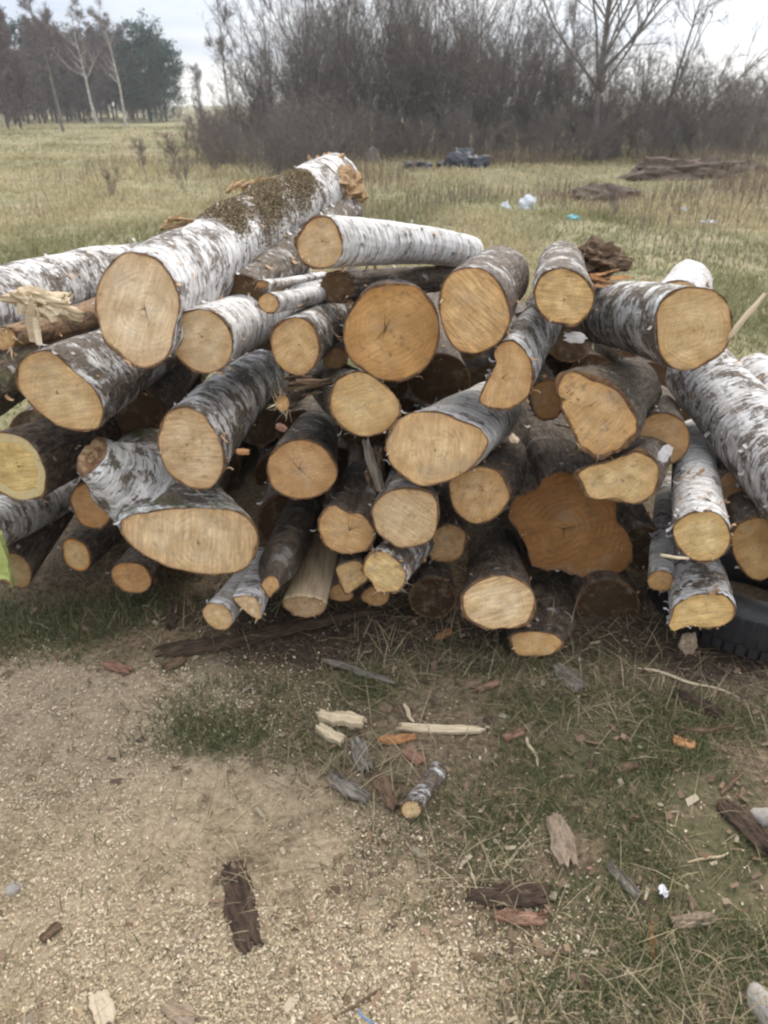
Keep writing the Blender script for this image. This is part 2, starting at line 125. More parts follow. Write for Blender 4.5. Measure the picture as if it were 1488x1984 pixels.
  {'label': 'dark barked log with pale slanting face near the ground right of centre', 'white': 0.12, 'tint': (1.05, 1.06, 1.05), 'crack': 0.05, 'saw': 0.3, 'sawk': 0.8, 'rimw': 0.008, 'c': (0.3358, 1.88, 0.242), 'ring': [(-0.1052, 0.0153, 0.0328), (-0.0635, 0.0306, 0.0656), (-0.0098, 0.0369, 0.0792), (0.0441, 0.0357, 0.0765), (0.0862, 0.0255, 0.0547), (0.1075, 0.0102, 0.0219), (0.1098, -0.0077, -0.0164), (0.0933, -0.023, -0.0493), (0.0515, -0.0294, -0.0631), (0.0094, -0.0294, -0.0631), (-0.0326, -0.032, -0.0686), (-0.0747, -0.023, -0.0493), (-0.1049, -0.0128, -0.0274), (-0.1111, 0.0026, 0.0055)], 'ax': (0.1124, 0.9581, -0.2633), 'length': 0.647},
  {'label': 'flat oval log end touching the ground right of centre', 'white': 0.15, 'tint': (0.95, 0.82, 0.62), 'crack': 0.2, 'saw': 0.05, 'sawk': 0.4, 'flare': 1.8, 'rimw': 0.006, 'c': (0.4716, 1.93, 0.0602), 'ring': [(-0.0825, 0.0082, 0.0227), (-0.0575, 0.0127, 0.0349), (-0.0007, 0.0138, 0.038), (0.0501, 0.0116, 0.0319), (0.0823, 0.0049, 0.0134), (0.0861, -0.0018, -0.005), (0.0647, -0.0097, -0.0266), (0.0269, -0.0131, -0.0359), (-0.0302, -0.0142, -0.039), (-0.0622, -0.0108, -0.0297), (-0.0768, -0.0018, -0.005)], 'ax': (0.236, 0.9251, -0.2976), 'length': 0.724},
  {'label': 'round log with stained face and a bright spot right of centre', 'white': 0.2, 'tint': (1.0, 0.9, 0.76), 'crack': 0.5, 'saw': 1.2, 'sawk': 0.3, 'stain': 0.9, 'c': (0.2867, 2.04, 0.5236), 'ring': [(-0.0953, 0.0053, 0.0378), (-0.0635, 0.0097, 0.0687), (-0.0166, 0.0123, 0.0872), (0.0192, 0.0118, 0.0841), (0.0557, 0.0097, 0.0687), (0.0786, 0.0044, 0.0316), (0.0867, -0.0009, -0.0061), (0.0737, -0.0062, -0.0441), (0.0448, -0.0102, -0.0729), (0.0029, -0.0125, -0.089), (-0.0338, -0.0121, -0.0858), (-0.065, -0.0089, -0.0633), (-0.0875, -0.0035, -0.025)], 'ax': (0.315, 0.9223, -0.224), 'length': 0.716},
  {'label': 'white birch log with wide pale bean shaped face in the middle', 'white': 0.85, 'tint': (1.12, 1.08, 0.98), 'crack': 0.15, 'saw': 1.45, 'sawk': 0.3, 'c': (0.1348, 1.93, 0.7219), 'ring': [(-0.1325, -0.0163, 0.0164), (-0.1186, -0.0091, 0.0533), (-0.0957, -0.0021, 0.0801), (-0.0635, 0.0048, 0.097), (-0.0173, 0.012, 0.1016), (0.0295, 0.0173, 0.0923), (0.0725, 0.0203, 0.0714), (0.1207, 0.0241, 0.05), (0.1459, 0.0233, 0.02), (0.1507, 0.0212, 0.0005), (0.1385, 0.0155, -0.0279), (0.1109, 0.007, -0.0606), (0.0683, -0.0028, -0.0876), (0.0205, -0.0119, -0.1044), (-0.0179, -0.018, -0.1094), (-0.0564, -0.0217, -0.097), (-0.0947, -0.0229, -0.0676), (-0.1184, -0.0219, -0.037), (-0.1301, -0.0194, -0.0075)], 'ax': (0.3347, 0.9211, -0.1988), 'length': 0.727},
  {'label': 'round log with mossy green bark just below the largest orange face', 'white': 0.3, 'tint': (1.04, 1.0, 0.82), 'crack': 0.05, 'saw': 0.3, 'sawk': 0.2, 'moss': 0.8, 'rough': 1.3, 'c': (-0.0515, 1.98, 0.8214), 'ring': [(-0.0956, 0.0034, 0.0239), (-0.0759, 0.0099, 0.0702), (-0.0339, 0.0131, 0.0931), (0.003, 0.0128, 0.0908), (0.0445, 0.0092, 0.0656), (0.0724, 0.006, 0.0425), (0.0912, 0.002, 0.0145), (0.0985, -0.0026, -0.0184), (0.0822, -0.0066, -0.0469), (0.0539, -0.01, -0.0709), (0.0159, -0.0117, -0.083), (-0.0221, -0.0117, -0.083), (-0.0551, -0.0093, -0.0661), (-0.0829, -0.0053, -0.0374), (-0.0953, -0.0006, -0.0042)], 'ax': (-0.1754, 0.9576, -0.2286), 'length': 0.856},
  {'label': 'round log with radial cracks and smooth tan face in the middle', 'white': 0.35, 'tint': (1.0, 0.86, 0.72), 'crack': 1.0, 'saw': 0.3, 'sawk': 0.05, 'c': (-0.24, 2.06, 0.5969), 'ring': [(-0.099, 0.004, 0.0284), (-0.0797, 0.0084, 0.0594), (-0.0486, 0.0112, 0.08), (-0.0081, 0.0127, 0.0902), (0.0269, 0.0123, 0.0876), (0.0615, 0.0098, 0.0697), (0.0861, 0.0062, 0.0439), (0.103, 0.001, 0.0075), (0.1023, -0.0034, -0.0241), (0.0837, -0.0079, -0.056), (0.0523, -0.0113, -0.0801), (0.0107, -0.013, -0.0925), (-0.0254, -0.0131, -0.0936), (-0.0659, -0.0109, -0.0774), (-0.0951, -0.0064, -0.0453), (-0.1044, -0.0012, -0.0083)], 'ax': (-0.0394, 0.9648, -0.2601), 'length': 0.871},
  {'label': 'small round birch log left of the largest orange face', 'white': 0.6, 'tint': (0.98, 0.9, 0.75), 'crack': 0.3, 'saw': 0.6, 'sawk': 0.3, 'stain': 0.5, 'c': (-0.2353, 2.03, 0.9722), 'ring': [(-0.0635, 0.0053, 0.038), (-0.0463, 0.0085, 0.0603), (-0.0137, 0.0103, 0.0735), (0.0183, 0.0103, 0.0735), (0.0453, 0.0085, 0.0603), (0.0627, 0.0041, 0.0291), (0.0672, -0.001, -0.007), (0.0607, -0.0055, -0.0389), (0.0413, -0.009, -0.0642), (0.0127, -0.011, -0.0781), (-0.0152, -0.0103, -0.0734), (-0.0426, -0.008, -0.0572), (-0.0599, -0.0042, -0.0297), (-0.0665, 0.0009, 0.0066)], 'ax': (0.1214, 0.9888, -0.0871), 'length': 0.779},
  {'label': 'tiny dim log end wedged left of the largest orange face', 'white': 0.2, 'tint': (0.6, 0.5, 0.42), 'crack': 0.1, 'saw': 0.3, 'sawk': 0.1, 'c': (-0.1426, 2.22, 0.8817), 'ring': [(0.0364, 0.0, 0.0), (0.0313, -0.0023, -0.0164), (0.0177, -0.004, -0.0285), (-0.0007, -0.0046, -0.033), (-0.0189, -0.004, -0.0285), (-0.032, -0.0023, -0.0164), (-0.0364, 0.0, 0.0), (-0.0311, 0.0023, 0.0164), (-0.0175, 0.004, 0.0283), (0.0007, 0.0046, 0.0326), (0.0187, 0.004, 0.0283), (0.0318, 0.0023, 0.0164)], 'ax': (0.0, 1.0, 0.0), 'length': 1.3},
  {'label': 'white half split birch stick with brown end above the thin banded branch', 'white': 0.95, 'tint': (0.7, 0.55, 0.4), 'crack': 0.2, 'saw': 0.1, 'sawk': 0.2, 'name': 'split_log', 'rough': 1.4, 'c': (-0.3103, 2.02, 1.1352), 'ring': [(-0.0178, 0.0003, 0.0018), (-0.0062, 0.0016, 0.0115), (0.0135, 0.001, 0.0073), (0.0161, -0.0003, -0.0024), (0.006, -0.0013, -0.0096), (-0.0117, -0.0012, -0.0087)], 'ax': (0.2153, 0.9661, -0.1422), 'length': 0.549},
  {'label': 'thin birch branch with a dark band under the slim white top log', 'white': 0.8, 'tint': (1.05, 0.95, 0.8), 'crack': 0.1, 'saw': 0.3, 'sawk': 0.1, 'name': 'birch_branch', 'band': 1, 'c': (-0.2951, 2.0, 1.0909), 'ring': [(-0.0264, 0.0012, 0.0088), (-0.0078, 0.0036, 0.0257), (0.0142, 0.0033, 0.0236), (0.0289, 0.0009, 0.0067), (0.0235, -0.0021, -0.0147), (0.0073, -0.0036, -0.0254), (-0.0146, -0.0027, -0.019), (-0.0251, -0.0009, -0.0061)], 'ax': (0.2954, 0.9497, -0.1036), 'length': 0.737},
  {'label': 'snapped dark branch with splintered pale end in the middle of the pile', 'white': 0.1, 'tint': (1, 0.85, 0.65), 'crack': 0.8, 'saw': 0.3, 'sawk': 0.1, 'rough': 2.4, 'splinter': 10, 'name': 'broken_branch', 'c': (-0.2728, 1.98, 0.8299), 'ring': [(0.0209, 0.0, 0.0), (0.0176, -0.0017, -0.0119), (0.0095, -0.0029, -0.0206), (-0.0011, -0.0033, -0.0238), (-0.0114, -0.0029, -0.0206), (-0.0187, -0.0017, -0.0119), (-0.0209, 0.0, 0.0), (-0.0175, 0.0017, 0.0118), (-0.0095, 0.0029, 0.0205), (0.0011, 0.0033, 0.0236), (0.0113, 0.0029, 0.0205), (0.0186, 0.0017, 0.0118)], 'ax': (0.1749, 0.9726, -0.1533), 'length': 0.535},
  {'label': 'notched round log with dark star shaped heart below centre', 'white': 0.3, 'tint': (0.98, 0.86, 0.7), 'crack': 1.3, 'saw': -0.4, 'sawk': 0.4, 'rough': 1.4, 'c': (-0.1148, 1.99, 0.4388), 'ring': [(-0.0758, 0.0048, 0.0341), (-0.0548, 0.0085, 0.0608), (-0.0292, 0.01, 0.0714), (-0.0142, 0.0089, 0.0635), (0.0159, 0.0067, 0.0475), (0.0463, 0.0067, 0.0475), (0.0715, 0.004, 0.0287), (0.0892, -0.0013, -0.0092), (0.0865, -0.0059, -0.042), (0.0657, -0.0098, -0.0695), (0.0243, -0.0115, -0.0818), (-0.017, -0.0109, -0.0779), (-0.0528, -0.0086, -0.0612), (-0.075, -0.0036, -0.0255), (-0.0791, 0.001, 0.0071)], 'ax': (0.0639, 0.9774, -0.2013), 'length': 0.624},
  {'label': 'round pale log just below the wide bean shaped face', 'white': 0.6, 'tint': (1.05, 1.06, 1.05), 'crack': 0.05, 'saw': -0.6, 'sawk': 0.55, 'stain': 0.4, 'c': (0.0598, 1.93, 0.5088), 'ring': [(-0.0965, 0.0028, 0.0198), (-0.0768, 0.0078, 0.0558), (-0.0476, 0.0111, 0.0786), (-0.0089, 0.0125, 0.0887), (0.0397, 0.0121, 0.0862), (0.0739, 0.01, 0.071), (0.0941, 0.0057, 0.0404), (0.0976, -0.0001, -0.0009), (0.0864, -0.0067, -0.048), (0.0622, -0.0112, -0.0797), (0.0176, -0.0131, -0.0931), (-0.0173, -0.0135, -0.0958), (-0.0523, -0.0105, -0.0744), (-0.0796, -0.0067, -0.048), (-0.0928, -0.0016, -0.0113)], 'ax': (0.0681, 0.9535, -0.2935), 'length': 0.703},
  {'label': 'debarked split log lying with its mouldy grey end on the ground', 'white': 0, 'tint': (0.55, 0.52, 0.48), 'crack': 0.3, 'saw': 0.3, 'sawk': 0.2, 'stain': 1, 'wood': 1, 'name': 'split_log', 'c': (-0.2498, 1.98, 0.1688), 'ring': [(-0.0645, 0.007, 0.0121), (-0.0377, 0.0131, 0.0227), (-0.0055, 0.0147, 0.0255), (0.0375, 0.0115, 0.0199), (0.0698, 0.0029, 0.0051), (0.0592, -0.0104, -0.0181), (0.0162, -0.0185, -0.032), (-0.0214, -0.0153, -0.0264), (-0.0537, -0.0051, -0.0088)], 'ax': (0.1226, 0.9911, -0.0527), 'length': 0.726},
  {'label': 'dark birch log tapering to a small broken stub above the ground', 'white': 0.25, 'tint': (1, 0.85, 0.65), 'crack': 1.2, 'saw': 0.3, 'sawk': 0.1, 'flare': 2.3, 'flarelen': 0.13, 'c': (-0.338, 1.93, 0.2748), 'ring': [(-0.0283, 0.0006, 0.0041), (-0.0142, 0.0037, 0.0265), (0.0068, 0.0049, 0.0349), (0.0241, 0.0029, 0.0209), (0.0265, -0.0006, -0.0044), (0.009, -0.0034, -0.0242), (-0.0048, -0.0056, -0.0401), (-0.0192, -0.0026, -0.0185)], 'ax': (0.0799, 0.9943, -0.0708), 'length': 0.674},
  {'label': 'little white birch branch end on the ground at the pile foot', 'white': 0.95, 'tint': (1, 0.95, 0.85), 'crack': 0.2, 'saw': 0.3, 'sawk': 0.1, 'name': 'birch_branch', 'c': (-0.4921, 1.87, 0.2097), 'ring': [(-0.04, 0.0031, 0.022), (-0.0181, 0.0058, 0.0416), (0.0122, 0.0055, 0.0388), (0.0365, 0.0031, 0.022), (0.0469, -0.0017, -0.012), (0.0321, -0.0057, -0.0405), (0.0008, -0.0065, -0.0463), (-0.0285, -0.0037, -0.0262), (-0.0418, -0.0001, -0.0006)], 'ax': (0.0629, 0.9678, -0.2436), 'length': 0.548},
  {'label': 'small split wedge of birch beside the little white branch end', 'white': 0.85, 'tint': (1.0, 1.0, 1.0), 'crack': 0.2, 'saw': 0.6, 'sawk': 0.2, 'name': 'split_log', 'c': (-0.3913, 1.84, 0.268), 'ring': [(-0.0438, 0.0036, 0.0255), (-0.0185, 0.0044, 0.031), (0.0064, 0.0045, 0.0321), (0.0303, 0.0022, 0.0157), (0.0356, -0.0032, -0.0229), (0.032, -0.0062, -0.044), (0.0074, -0.0048, -0.034), (-0.0163, -0.0017, -0.0118), (-0.0325, 0.001, 0.0074)], 'ax': (-0.0208, 0.9727, -0.231), 'length': 0.473},
  {'label': 'ragged pale log end with heavy saw stripes near the ground in the middle', 'white': 0.55, 'tint': (1.12, 1.1, 0.9), 'crack': 0.05, 'saw': -0.55, 'sawk': 1.0, 'rough': 1.8, 'splinter': 6, 'c': (0.0, 1.9, 0.3394), 'ring': [(-0.0627, 0.0033, 0.0233), (-0.0374, 0.0093, 0.0664), (-0.0025, 0.0101, 0.0717), (0.0325, 0.0071, 0.0503), (0.0628, 0.0017, 0.0124), (0.0682, -0.0029, -0.0204), (0.0482, -0.0075, -0.0536), (0.0127, -0.0091, -0.0647), (-0.0229, -0.0083, -0.0591), (-0.0379, -0.0036, -0.0259), (-0.0605, -0.0006, -0.004)], 'ax': (0.3556, 0.9223, -0.1512), 'length': 0.542},
  {'label': 'split log end with a jagged crack left of the ragged striped end', 'white': 0.2, 'tint': (0.98, 0.92, 0.76), 'crack': 0.8, 'saw': 0.4, 'sawk': 0.3, 'name': 'split_log', 'c': (-0.0998, 1.99, 0.2699), 'ring': [(-0.0449, 0.0042, 0.0299), (-0.013, 0.0066, 0.0469), (0.029, 0.0074, 0.0526), (0.0419, 0.0034, 0.0242), (0.0549, -0.0014, -0.0102), (0.0174, -0.0055, -0.0392), (-0.0148, -0.0088, -0.0625), (-0.0304, -0.0055, -0.0392), (-0.0403, -0.0006, -0.0045)], 'ax': (0.052, 0.9724, -0.2273), 'length': 0.627},
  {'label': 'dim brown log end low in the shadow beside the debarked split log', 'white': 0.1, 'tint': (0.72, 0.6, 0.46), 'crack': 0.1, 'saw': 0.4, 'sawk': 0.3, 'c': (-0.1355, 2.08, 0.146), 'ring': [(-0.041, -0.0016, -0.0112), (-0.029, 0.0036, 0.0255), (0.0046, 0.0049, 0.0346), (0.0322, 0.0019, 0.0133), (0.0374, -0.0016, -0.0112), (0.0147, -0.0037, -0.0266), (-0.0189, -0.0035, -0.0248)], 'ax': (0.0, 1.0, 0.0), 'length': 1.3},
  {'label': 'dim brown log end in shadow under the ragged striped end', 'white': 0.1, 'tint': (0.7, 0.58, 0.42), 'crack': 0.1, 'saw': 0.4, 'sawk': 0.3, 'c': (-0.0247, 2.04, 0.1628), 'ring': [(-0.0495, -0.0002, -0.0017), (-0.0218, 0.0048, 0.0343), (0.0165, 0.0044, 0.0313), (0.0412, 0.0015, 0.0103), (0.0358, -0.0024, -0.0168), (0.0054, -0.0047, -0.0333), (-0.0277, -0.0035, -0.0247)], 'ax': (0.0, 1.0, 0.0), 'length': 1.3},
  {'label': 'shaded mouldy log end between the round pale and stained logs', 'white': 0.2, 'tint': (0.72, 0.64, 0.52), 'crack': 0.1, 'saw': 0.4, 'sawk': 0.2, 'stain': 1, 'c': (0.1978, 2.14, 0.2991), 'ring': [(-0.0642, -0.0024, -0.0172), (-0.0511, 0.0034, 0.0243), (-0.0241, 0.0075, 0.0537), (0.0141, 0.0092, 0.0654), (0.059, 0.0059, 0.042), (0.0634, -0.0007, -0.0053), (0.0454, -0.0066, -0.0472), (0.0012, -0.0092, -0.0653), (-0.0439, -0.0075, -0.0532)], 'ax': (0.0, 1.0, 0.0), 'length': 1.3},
  {'label': 'slim birch log with peeling white bark on the right', 'white': 0.97, 'tint': (1.04, 1.02, 0.8), 'crack': 0.05, 'saw': 0.4, 'sawk': 0.5, 'band': 1, 'shaggy': 1, 'c': (0.9155, 1.93, 0.4482), 'ring': [(-0.0881, 0.0025, 0.0119), (-0.0796, 0.0089, 0.0418), (-0.0473, 0.0139, 0.0655), (-0.0077, 0.0158, 0.0743), (0.034, 0.0139, 0.0655), (0.0668, 0.0076, 0.0358), (0.083, -0.0, -0.0001), (0.0795, -0.009, -0.0424), (0.0508, -0.0155, -0.0729), (0.0104, -0.0172, -0.0809), (-0.0326, -0.0142, -0.0668), (-0.0683, -0.0077, -0.0363)], 'ax': (0.3244, 0.9452, -0.0364), 'length': 0.868},
  {'label': 'birch log with ragged brown edge directly under the slim peeling one', 'white': 0.7, 'tint': (1.08, 1.03, 0.75), 'crack': 0.15, 'saw': 0.05, 'sawk': 0.5, 'rough': 1.5, 'shaggy': 1, 'c': (0.9291, 1.88, 0.2089), 'ring': [(-0.0769, 0.0058, 0.0218), (-0.0545, 0.0108, 0.0402), (-0.0141, 0.0157, 0.0585), (0.0393, 0.0173, 0.0646), (0.0822, 0.0149, 0.0555), (0.1098, 0.0058, 0.0218), (0.107, -0.0024, -0.009), (0.0793, -0.0091, -0.0338), (0.0318, -0.0116, -0.0432), (-0.0173, -0.0099, -0.037), (-0.0528, -0.0124, -0.0463), (-0.0705, -0.0141, -0.0525), (-0.0842, -0.0091, -0.0338), (-0.0803, -0.0024, -0.009)], 'ax': (0.2992, 0.9533, -0.0414), 'length': 0.65},
  {'label': 'thin grey birch log just left of the slim peeling one', 'white': 0.75, 'tint': (0.85, 0.7, 0.5), 'crack': 0.2, 'saw': 0.4, 'sawk': 0.2, 'c': (0.8651, 2.03, 0.2283), 'ring': [(-0.0432, 0.0022, 0.0153), (-0.0139, 0.0051, 0.0359), (0.0249, 0.0041, 0.0291), (0.0412, 0.0002, 0.0015), (0.0324, -0.0042, -0.0298), (-0.0055, -0.0047, -0.0333), (-0.0359, -0.0027, -0.0194)], 'ax': (0.3392, 0.9403, -0.0266), 'length': 0.819},
  {'label': 'brownish round log end at the right picture edge', 'white': 0.3, 'tint': (0.85, 0.74, 0.55), 'crack': 0.2, 'saw': 0.4, 'sawk': 0.2, 'c': (1.1496, 2.06, 0.3376), 'ring': [(-0.0793, 0.0085, 0.0601), (-0.0461, 0.0122, 0.0865), (-0.0037, 0.0131, 0.0931), (0.0483, 0.0112, 0.08), (0.0776, 0.0028, 0.0202), (0.0794, -0.0086, -0.0612), (0.0496, -0.0154, -0.1096), (-0.0016, -0.0154, -0.1096), (-0.0476, -0.0086, -0.0612), (-0.0751, -0.0009, -0.0067)], 'ax': (0.223, 0.9734, -0.0533), 'length': 0.76},
  {'label': 'thick white birch trunk running out of the right picture edge', 'white': 0.74, 'tint': (1.0, 1.0, 1.0), 'crack': 0.1, 'saw': 0.4, 'sawk': 0.2, 'shaggy': 1, 'far_scale': 0.85, 'c': (1.2792, 1.92, 0.4993), 'ring': [(0.1431, 0.0, 0.0), (0.1409, -0.0108, -0.0766), (0.1001, -0.0188, -0.1339), (0.0313, -0.0218, -0.1552), (-0.046, -0.0188, -0.1339), (-0.11, -0.0108, -0.0766), (-0.1431, 0.0, 0.0), (-0.1376, 0.0105, 0.0748), (-0.096, 0.0181, 0.1285), (-0.0299, 0.0208, 0.1479), (0.0442, 0.0181, 0.1285), (0.1074, 0.0105, 0.0748)], 'ax': (-0.1551, 0.9635, 0.2181), 'length': 0.861},
  {'label': 'white birch log at the right edge behind the thick white trunk', 'white': 0.95, 'tint': (1.0, 1.0, 1.0), 'crack': 0.1, 'saw': 0.4, 'sawk': 0.2, 'c': (1.3845, 2.15, 0.605), 'ring': [(0.125, 0.0, 0.0), (0.1225, -0.0091, -0.0647), (0.0866, -0.0159, -0.1129), (0.0267, -0.0184, -0.1307), (-0.0405, -0.0159, -0.1129), (-0.0961, -0.0091, -0.0647), (-0.125, 0.0, 0.0), (-0.1202, 0.0089, 0.0635), (-0.0838, 0.0154, 0.1093), (-0.0257, 0.0177, 0.1259), (0.0392, 0.0154, 0.1093), (0.0943, 0.0089, 0.0635)], 'ax': (-0.0115, 0.9995, 0.0288), 'length': 0.6},
  {'label': 'dark log deep in the gap between folded knot log and peeling birch', 'white': 0.15, 'tint': (0.8, 0.68, 0.55), 'crack': 0.1, 'saw': 0.4, 'sawk': 0.2, 'c': (0.9147, 2.35, 0.5724), 'ring': [(0.0879, 0.0, 0.0), (0.0822, -0.0063, -0.0451), (0.0542, -0.011, -0.0784), (0.0113, -0.0127, -0.0907), (-0.0347, -0.011, -0.0784), (-0.071, -0.0063, -0.0451), (-0.0879, 0.0, 0.0), (-0.0812, 0.0063, 0.0445), (-0.0531, 0.0108, 0.0767), (-0.011, 0.0124, 0.0885), (0.0339, 0.0108, 0.0767), (0.0701, 0.0063, 0.0445)], 'ax': (0.2464, 0.9603, -0.1309), 'length': 0.573},
  {'label': 'grey barked log deep behind the slim peeling birch', 'white': 0.4, 'tint': (0.8, 0.68, 0.55), 'crack': 0.1, 'saw': 0.4, 'sawk': 0.2, 'c': (1.1782, 2.3, 0.4085), 'ring': [(0.0754, 0.0, 0.0), (0.0719, -0.0056, -0.0395), (0.0489, -0.0097, -0.0687), (0.0126, -0.0112, -0.0794), (-0.0271, -0.0097, -0.0687), (-0.0593, -0.0056, -0.0395), (-0.0754, 0.0, 0.0), (-0.0711, 0.0055, 0.0391), (-0.048, 0.0095, 0.0675), (-0.0123, 0.0109, 0.0778), (0.0266, 0.0095, 0.0675), (0.0587, 0.0055, 0.0391)], 'ax': (0.3062, 0.942, -0.1374), 'length': 0.637},
  {'label': 'dark log deep in the gap right of the slanting oval face', 'white': 0.1, 'tint': (0.15, 0.125, 0.1), 'crack': 0.1, 'saw': 0.4, 'sawk': 0.2, 'c': (-0.8696, 2.55, 0.5864), 'ring': [(0.0992, 0.0, 0.0), (0.0814, -0.0064, -0.0457), (0.0413, -0.0112, -0.0795), (-0.0102, -0.0129, -0.0919), (-0.0589, -0.0112, -0.0795), (-0.0915, -0.0064, -0.0457), (-0.0992, 0.0, 0.0), (-0.0804, 0.0063, 0.0452), (-0.0405, 0.0109, 0.0779), (0.01, 0.0126, 0.0898), (0.0578, 0.0109, 0.0779), (0.0905, 0.0063, 0.0452)], 'ax': (0.0, 1.0, 0.0), 'length': 1.3},  # gap fillers here and below: near-black tint imitates the shade between logs
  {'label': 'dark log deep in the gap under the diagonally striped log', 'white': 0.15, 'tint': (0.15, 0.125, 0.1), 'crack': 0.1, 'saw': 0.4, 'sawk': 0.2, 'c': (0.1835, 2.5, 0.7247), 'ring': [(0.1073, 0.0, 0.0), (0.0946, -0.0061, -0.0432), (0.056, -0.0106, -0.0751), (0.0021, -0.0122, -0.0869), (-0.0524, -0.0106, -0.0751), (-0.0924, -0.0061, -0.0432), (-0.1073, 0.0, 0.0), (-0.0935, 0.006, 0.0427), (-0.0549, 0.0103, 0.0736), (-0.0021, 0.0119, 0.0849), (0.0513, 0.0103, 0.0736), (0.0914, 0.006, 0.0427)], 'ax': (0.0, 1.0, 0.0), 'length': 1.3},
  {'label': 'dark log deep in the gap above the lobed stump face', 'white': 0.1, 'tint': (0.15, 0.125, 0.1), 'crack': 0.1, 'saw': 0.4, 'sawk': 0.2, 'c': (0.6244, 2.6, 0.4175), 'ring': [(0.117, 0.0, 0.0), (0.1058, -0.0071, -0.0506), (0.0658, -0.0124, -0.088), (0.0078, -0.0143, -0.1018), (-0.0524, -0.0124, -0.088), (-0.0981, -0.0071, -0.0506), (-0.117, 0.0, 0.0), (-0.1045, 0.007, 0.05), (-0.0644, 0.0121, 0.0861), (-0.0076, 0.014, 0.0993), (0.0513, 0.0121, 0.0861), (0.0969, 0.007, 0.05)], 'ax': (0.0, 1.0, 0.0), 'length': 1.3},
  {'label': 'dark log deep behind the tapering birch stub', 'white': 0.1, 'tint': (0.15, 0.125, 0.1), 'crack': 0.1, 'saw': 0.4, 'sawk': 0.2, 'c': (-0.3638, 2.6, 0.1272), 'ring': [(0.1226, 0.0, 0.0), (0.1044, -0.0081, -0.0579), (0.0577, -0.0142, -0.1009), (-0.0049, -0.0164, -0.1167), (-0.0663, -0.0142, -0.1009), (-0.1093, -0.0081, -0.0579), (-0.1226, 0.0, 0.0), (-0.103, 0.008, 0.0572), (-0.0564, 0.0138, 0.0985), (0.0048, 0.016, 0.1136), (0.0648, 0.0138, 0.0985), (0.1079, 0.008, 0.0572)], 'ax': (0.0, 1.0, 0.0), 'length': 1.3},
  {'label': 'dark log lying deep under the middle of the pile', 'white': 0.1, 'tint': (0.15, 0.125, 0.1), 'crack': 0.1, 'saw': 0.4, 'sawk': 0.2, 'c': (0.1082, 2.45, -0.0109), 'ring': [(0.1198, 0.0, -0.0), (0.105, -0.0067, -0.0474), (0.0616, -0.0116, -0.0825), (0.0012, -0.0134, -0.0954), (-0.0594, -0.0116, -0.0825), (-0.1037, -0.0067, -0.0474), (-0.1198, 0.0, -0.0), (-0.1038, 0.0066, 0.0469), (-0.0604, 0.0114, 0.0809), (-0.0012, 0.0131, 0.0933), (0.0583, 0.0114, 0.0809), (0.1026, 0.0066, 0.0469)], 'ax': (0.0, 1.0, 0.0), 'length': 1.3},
  {'label': 'black rotten log on the ground under the lobed stump face', 'white': 0.05, 'tint': (0.1, 0.085, 0.07), 'crack': 0.1, 'saw': 0.4, 'sawk': 0.2, 'stain': 1, 'c': (0.7567, 2.16, 0.0461), 'ring': [(0.1081, 0.0, 0.0), (0.1018, 0.0, -0.0532), (0.0676, 0.0, -0.0929), (0.0146, 0.0, -0.1075), (-0.0423, 0.0, -0.0929), (-0.0873, 0.0, -0.0532), (-0.1081, 0.0, 0.0), (-0.0998, 0.0, 0.0522), (-0.0654, 0.0, 0.0899), (-0.0141, 0.0, 0.1035), (0.041, 0.0, 0.0899), (0.0856, 0.0, 0.0522)], 'ax': (0.0, 1.0, 0.0), 'length': 1.0},  # black logs here and below: added to darken the foot, shade in their tint
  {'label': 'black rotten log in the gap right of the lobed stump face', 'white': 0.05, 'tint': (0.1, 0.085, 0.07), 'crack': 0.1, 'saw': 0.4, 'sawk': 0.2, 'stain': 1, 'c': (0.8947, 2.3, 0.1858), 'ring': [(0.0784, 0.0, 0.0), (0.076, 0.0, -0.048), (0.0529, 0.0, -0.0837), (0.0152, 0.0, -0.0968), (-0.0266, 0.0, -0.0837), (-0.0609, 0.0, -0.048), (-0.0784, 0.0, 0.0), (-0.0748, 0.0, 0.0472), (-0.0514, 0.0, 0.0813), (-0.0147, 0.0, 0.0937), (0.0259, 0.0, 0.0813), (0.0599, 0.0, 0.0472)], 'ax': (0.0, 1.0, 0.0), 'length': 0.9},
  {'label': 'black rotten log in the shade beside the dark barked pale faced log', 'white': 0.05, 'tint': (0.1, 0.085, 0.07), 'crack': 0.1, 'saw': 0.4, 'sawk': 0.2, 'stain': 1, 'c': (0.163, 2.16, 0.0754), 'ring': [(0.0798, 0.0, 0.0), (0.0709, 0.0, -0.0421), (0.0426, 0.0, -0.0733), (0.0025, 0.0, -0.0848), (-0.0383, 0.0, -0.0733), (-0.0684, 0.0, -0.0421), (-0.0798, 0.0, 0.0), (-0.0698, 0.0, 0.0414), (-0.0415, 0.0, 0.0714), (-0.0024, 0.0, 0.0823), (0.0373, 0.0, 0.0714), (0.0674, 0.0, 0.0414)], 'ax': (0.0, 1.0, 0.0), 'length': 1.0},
  {'label': 'black rotten log in the shade behind the small brownish round log', 'white': 0.05, 'tint': (0.1, 0.085, 0.07), 'crack': 0.1, 'saw': 0.4, 'sawk': 0.2, 'stain': 1, 'c': (-0.7765, 2.4, 0.0764), 'ring': [(0.09, 0.0, 0.0), (0.0723, 0.0, -0.0487), (0.0346, 0.0, -0.0849), (-0.0127, 0.0, -0.0982), (-0.0567, 0.0, -0.0849), (-0.0849, 0.0, -0.0487), (-0.09, 0.0, 0.0), (-0.0711, 0.0, 0.0479), (-0.0337, 0.0, 0.0825), (0.0123, 0.0, 0.0951), (0.0551, 0.0, 0.0825), (0.0836, 0.0, 0.0479)], 'ax': (0.0, 1.0, 0.0), 'length': 0.9},
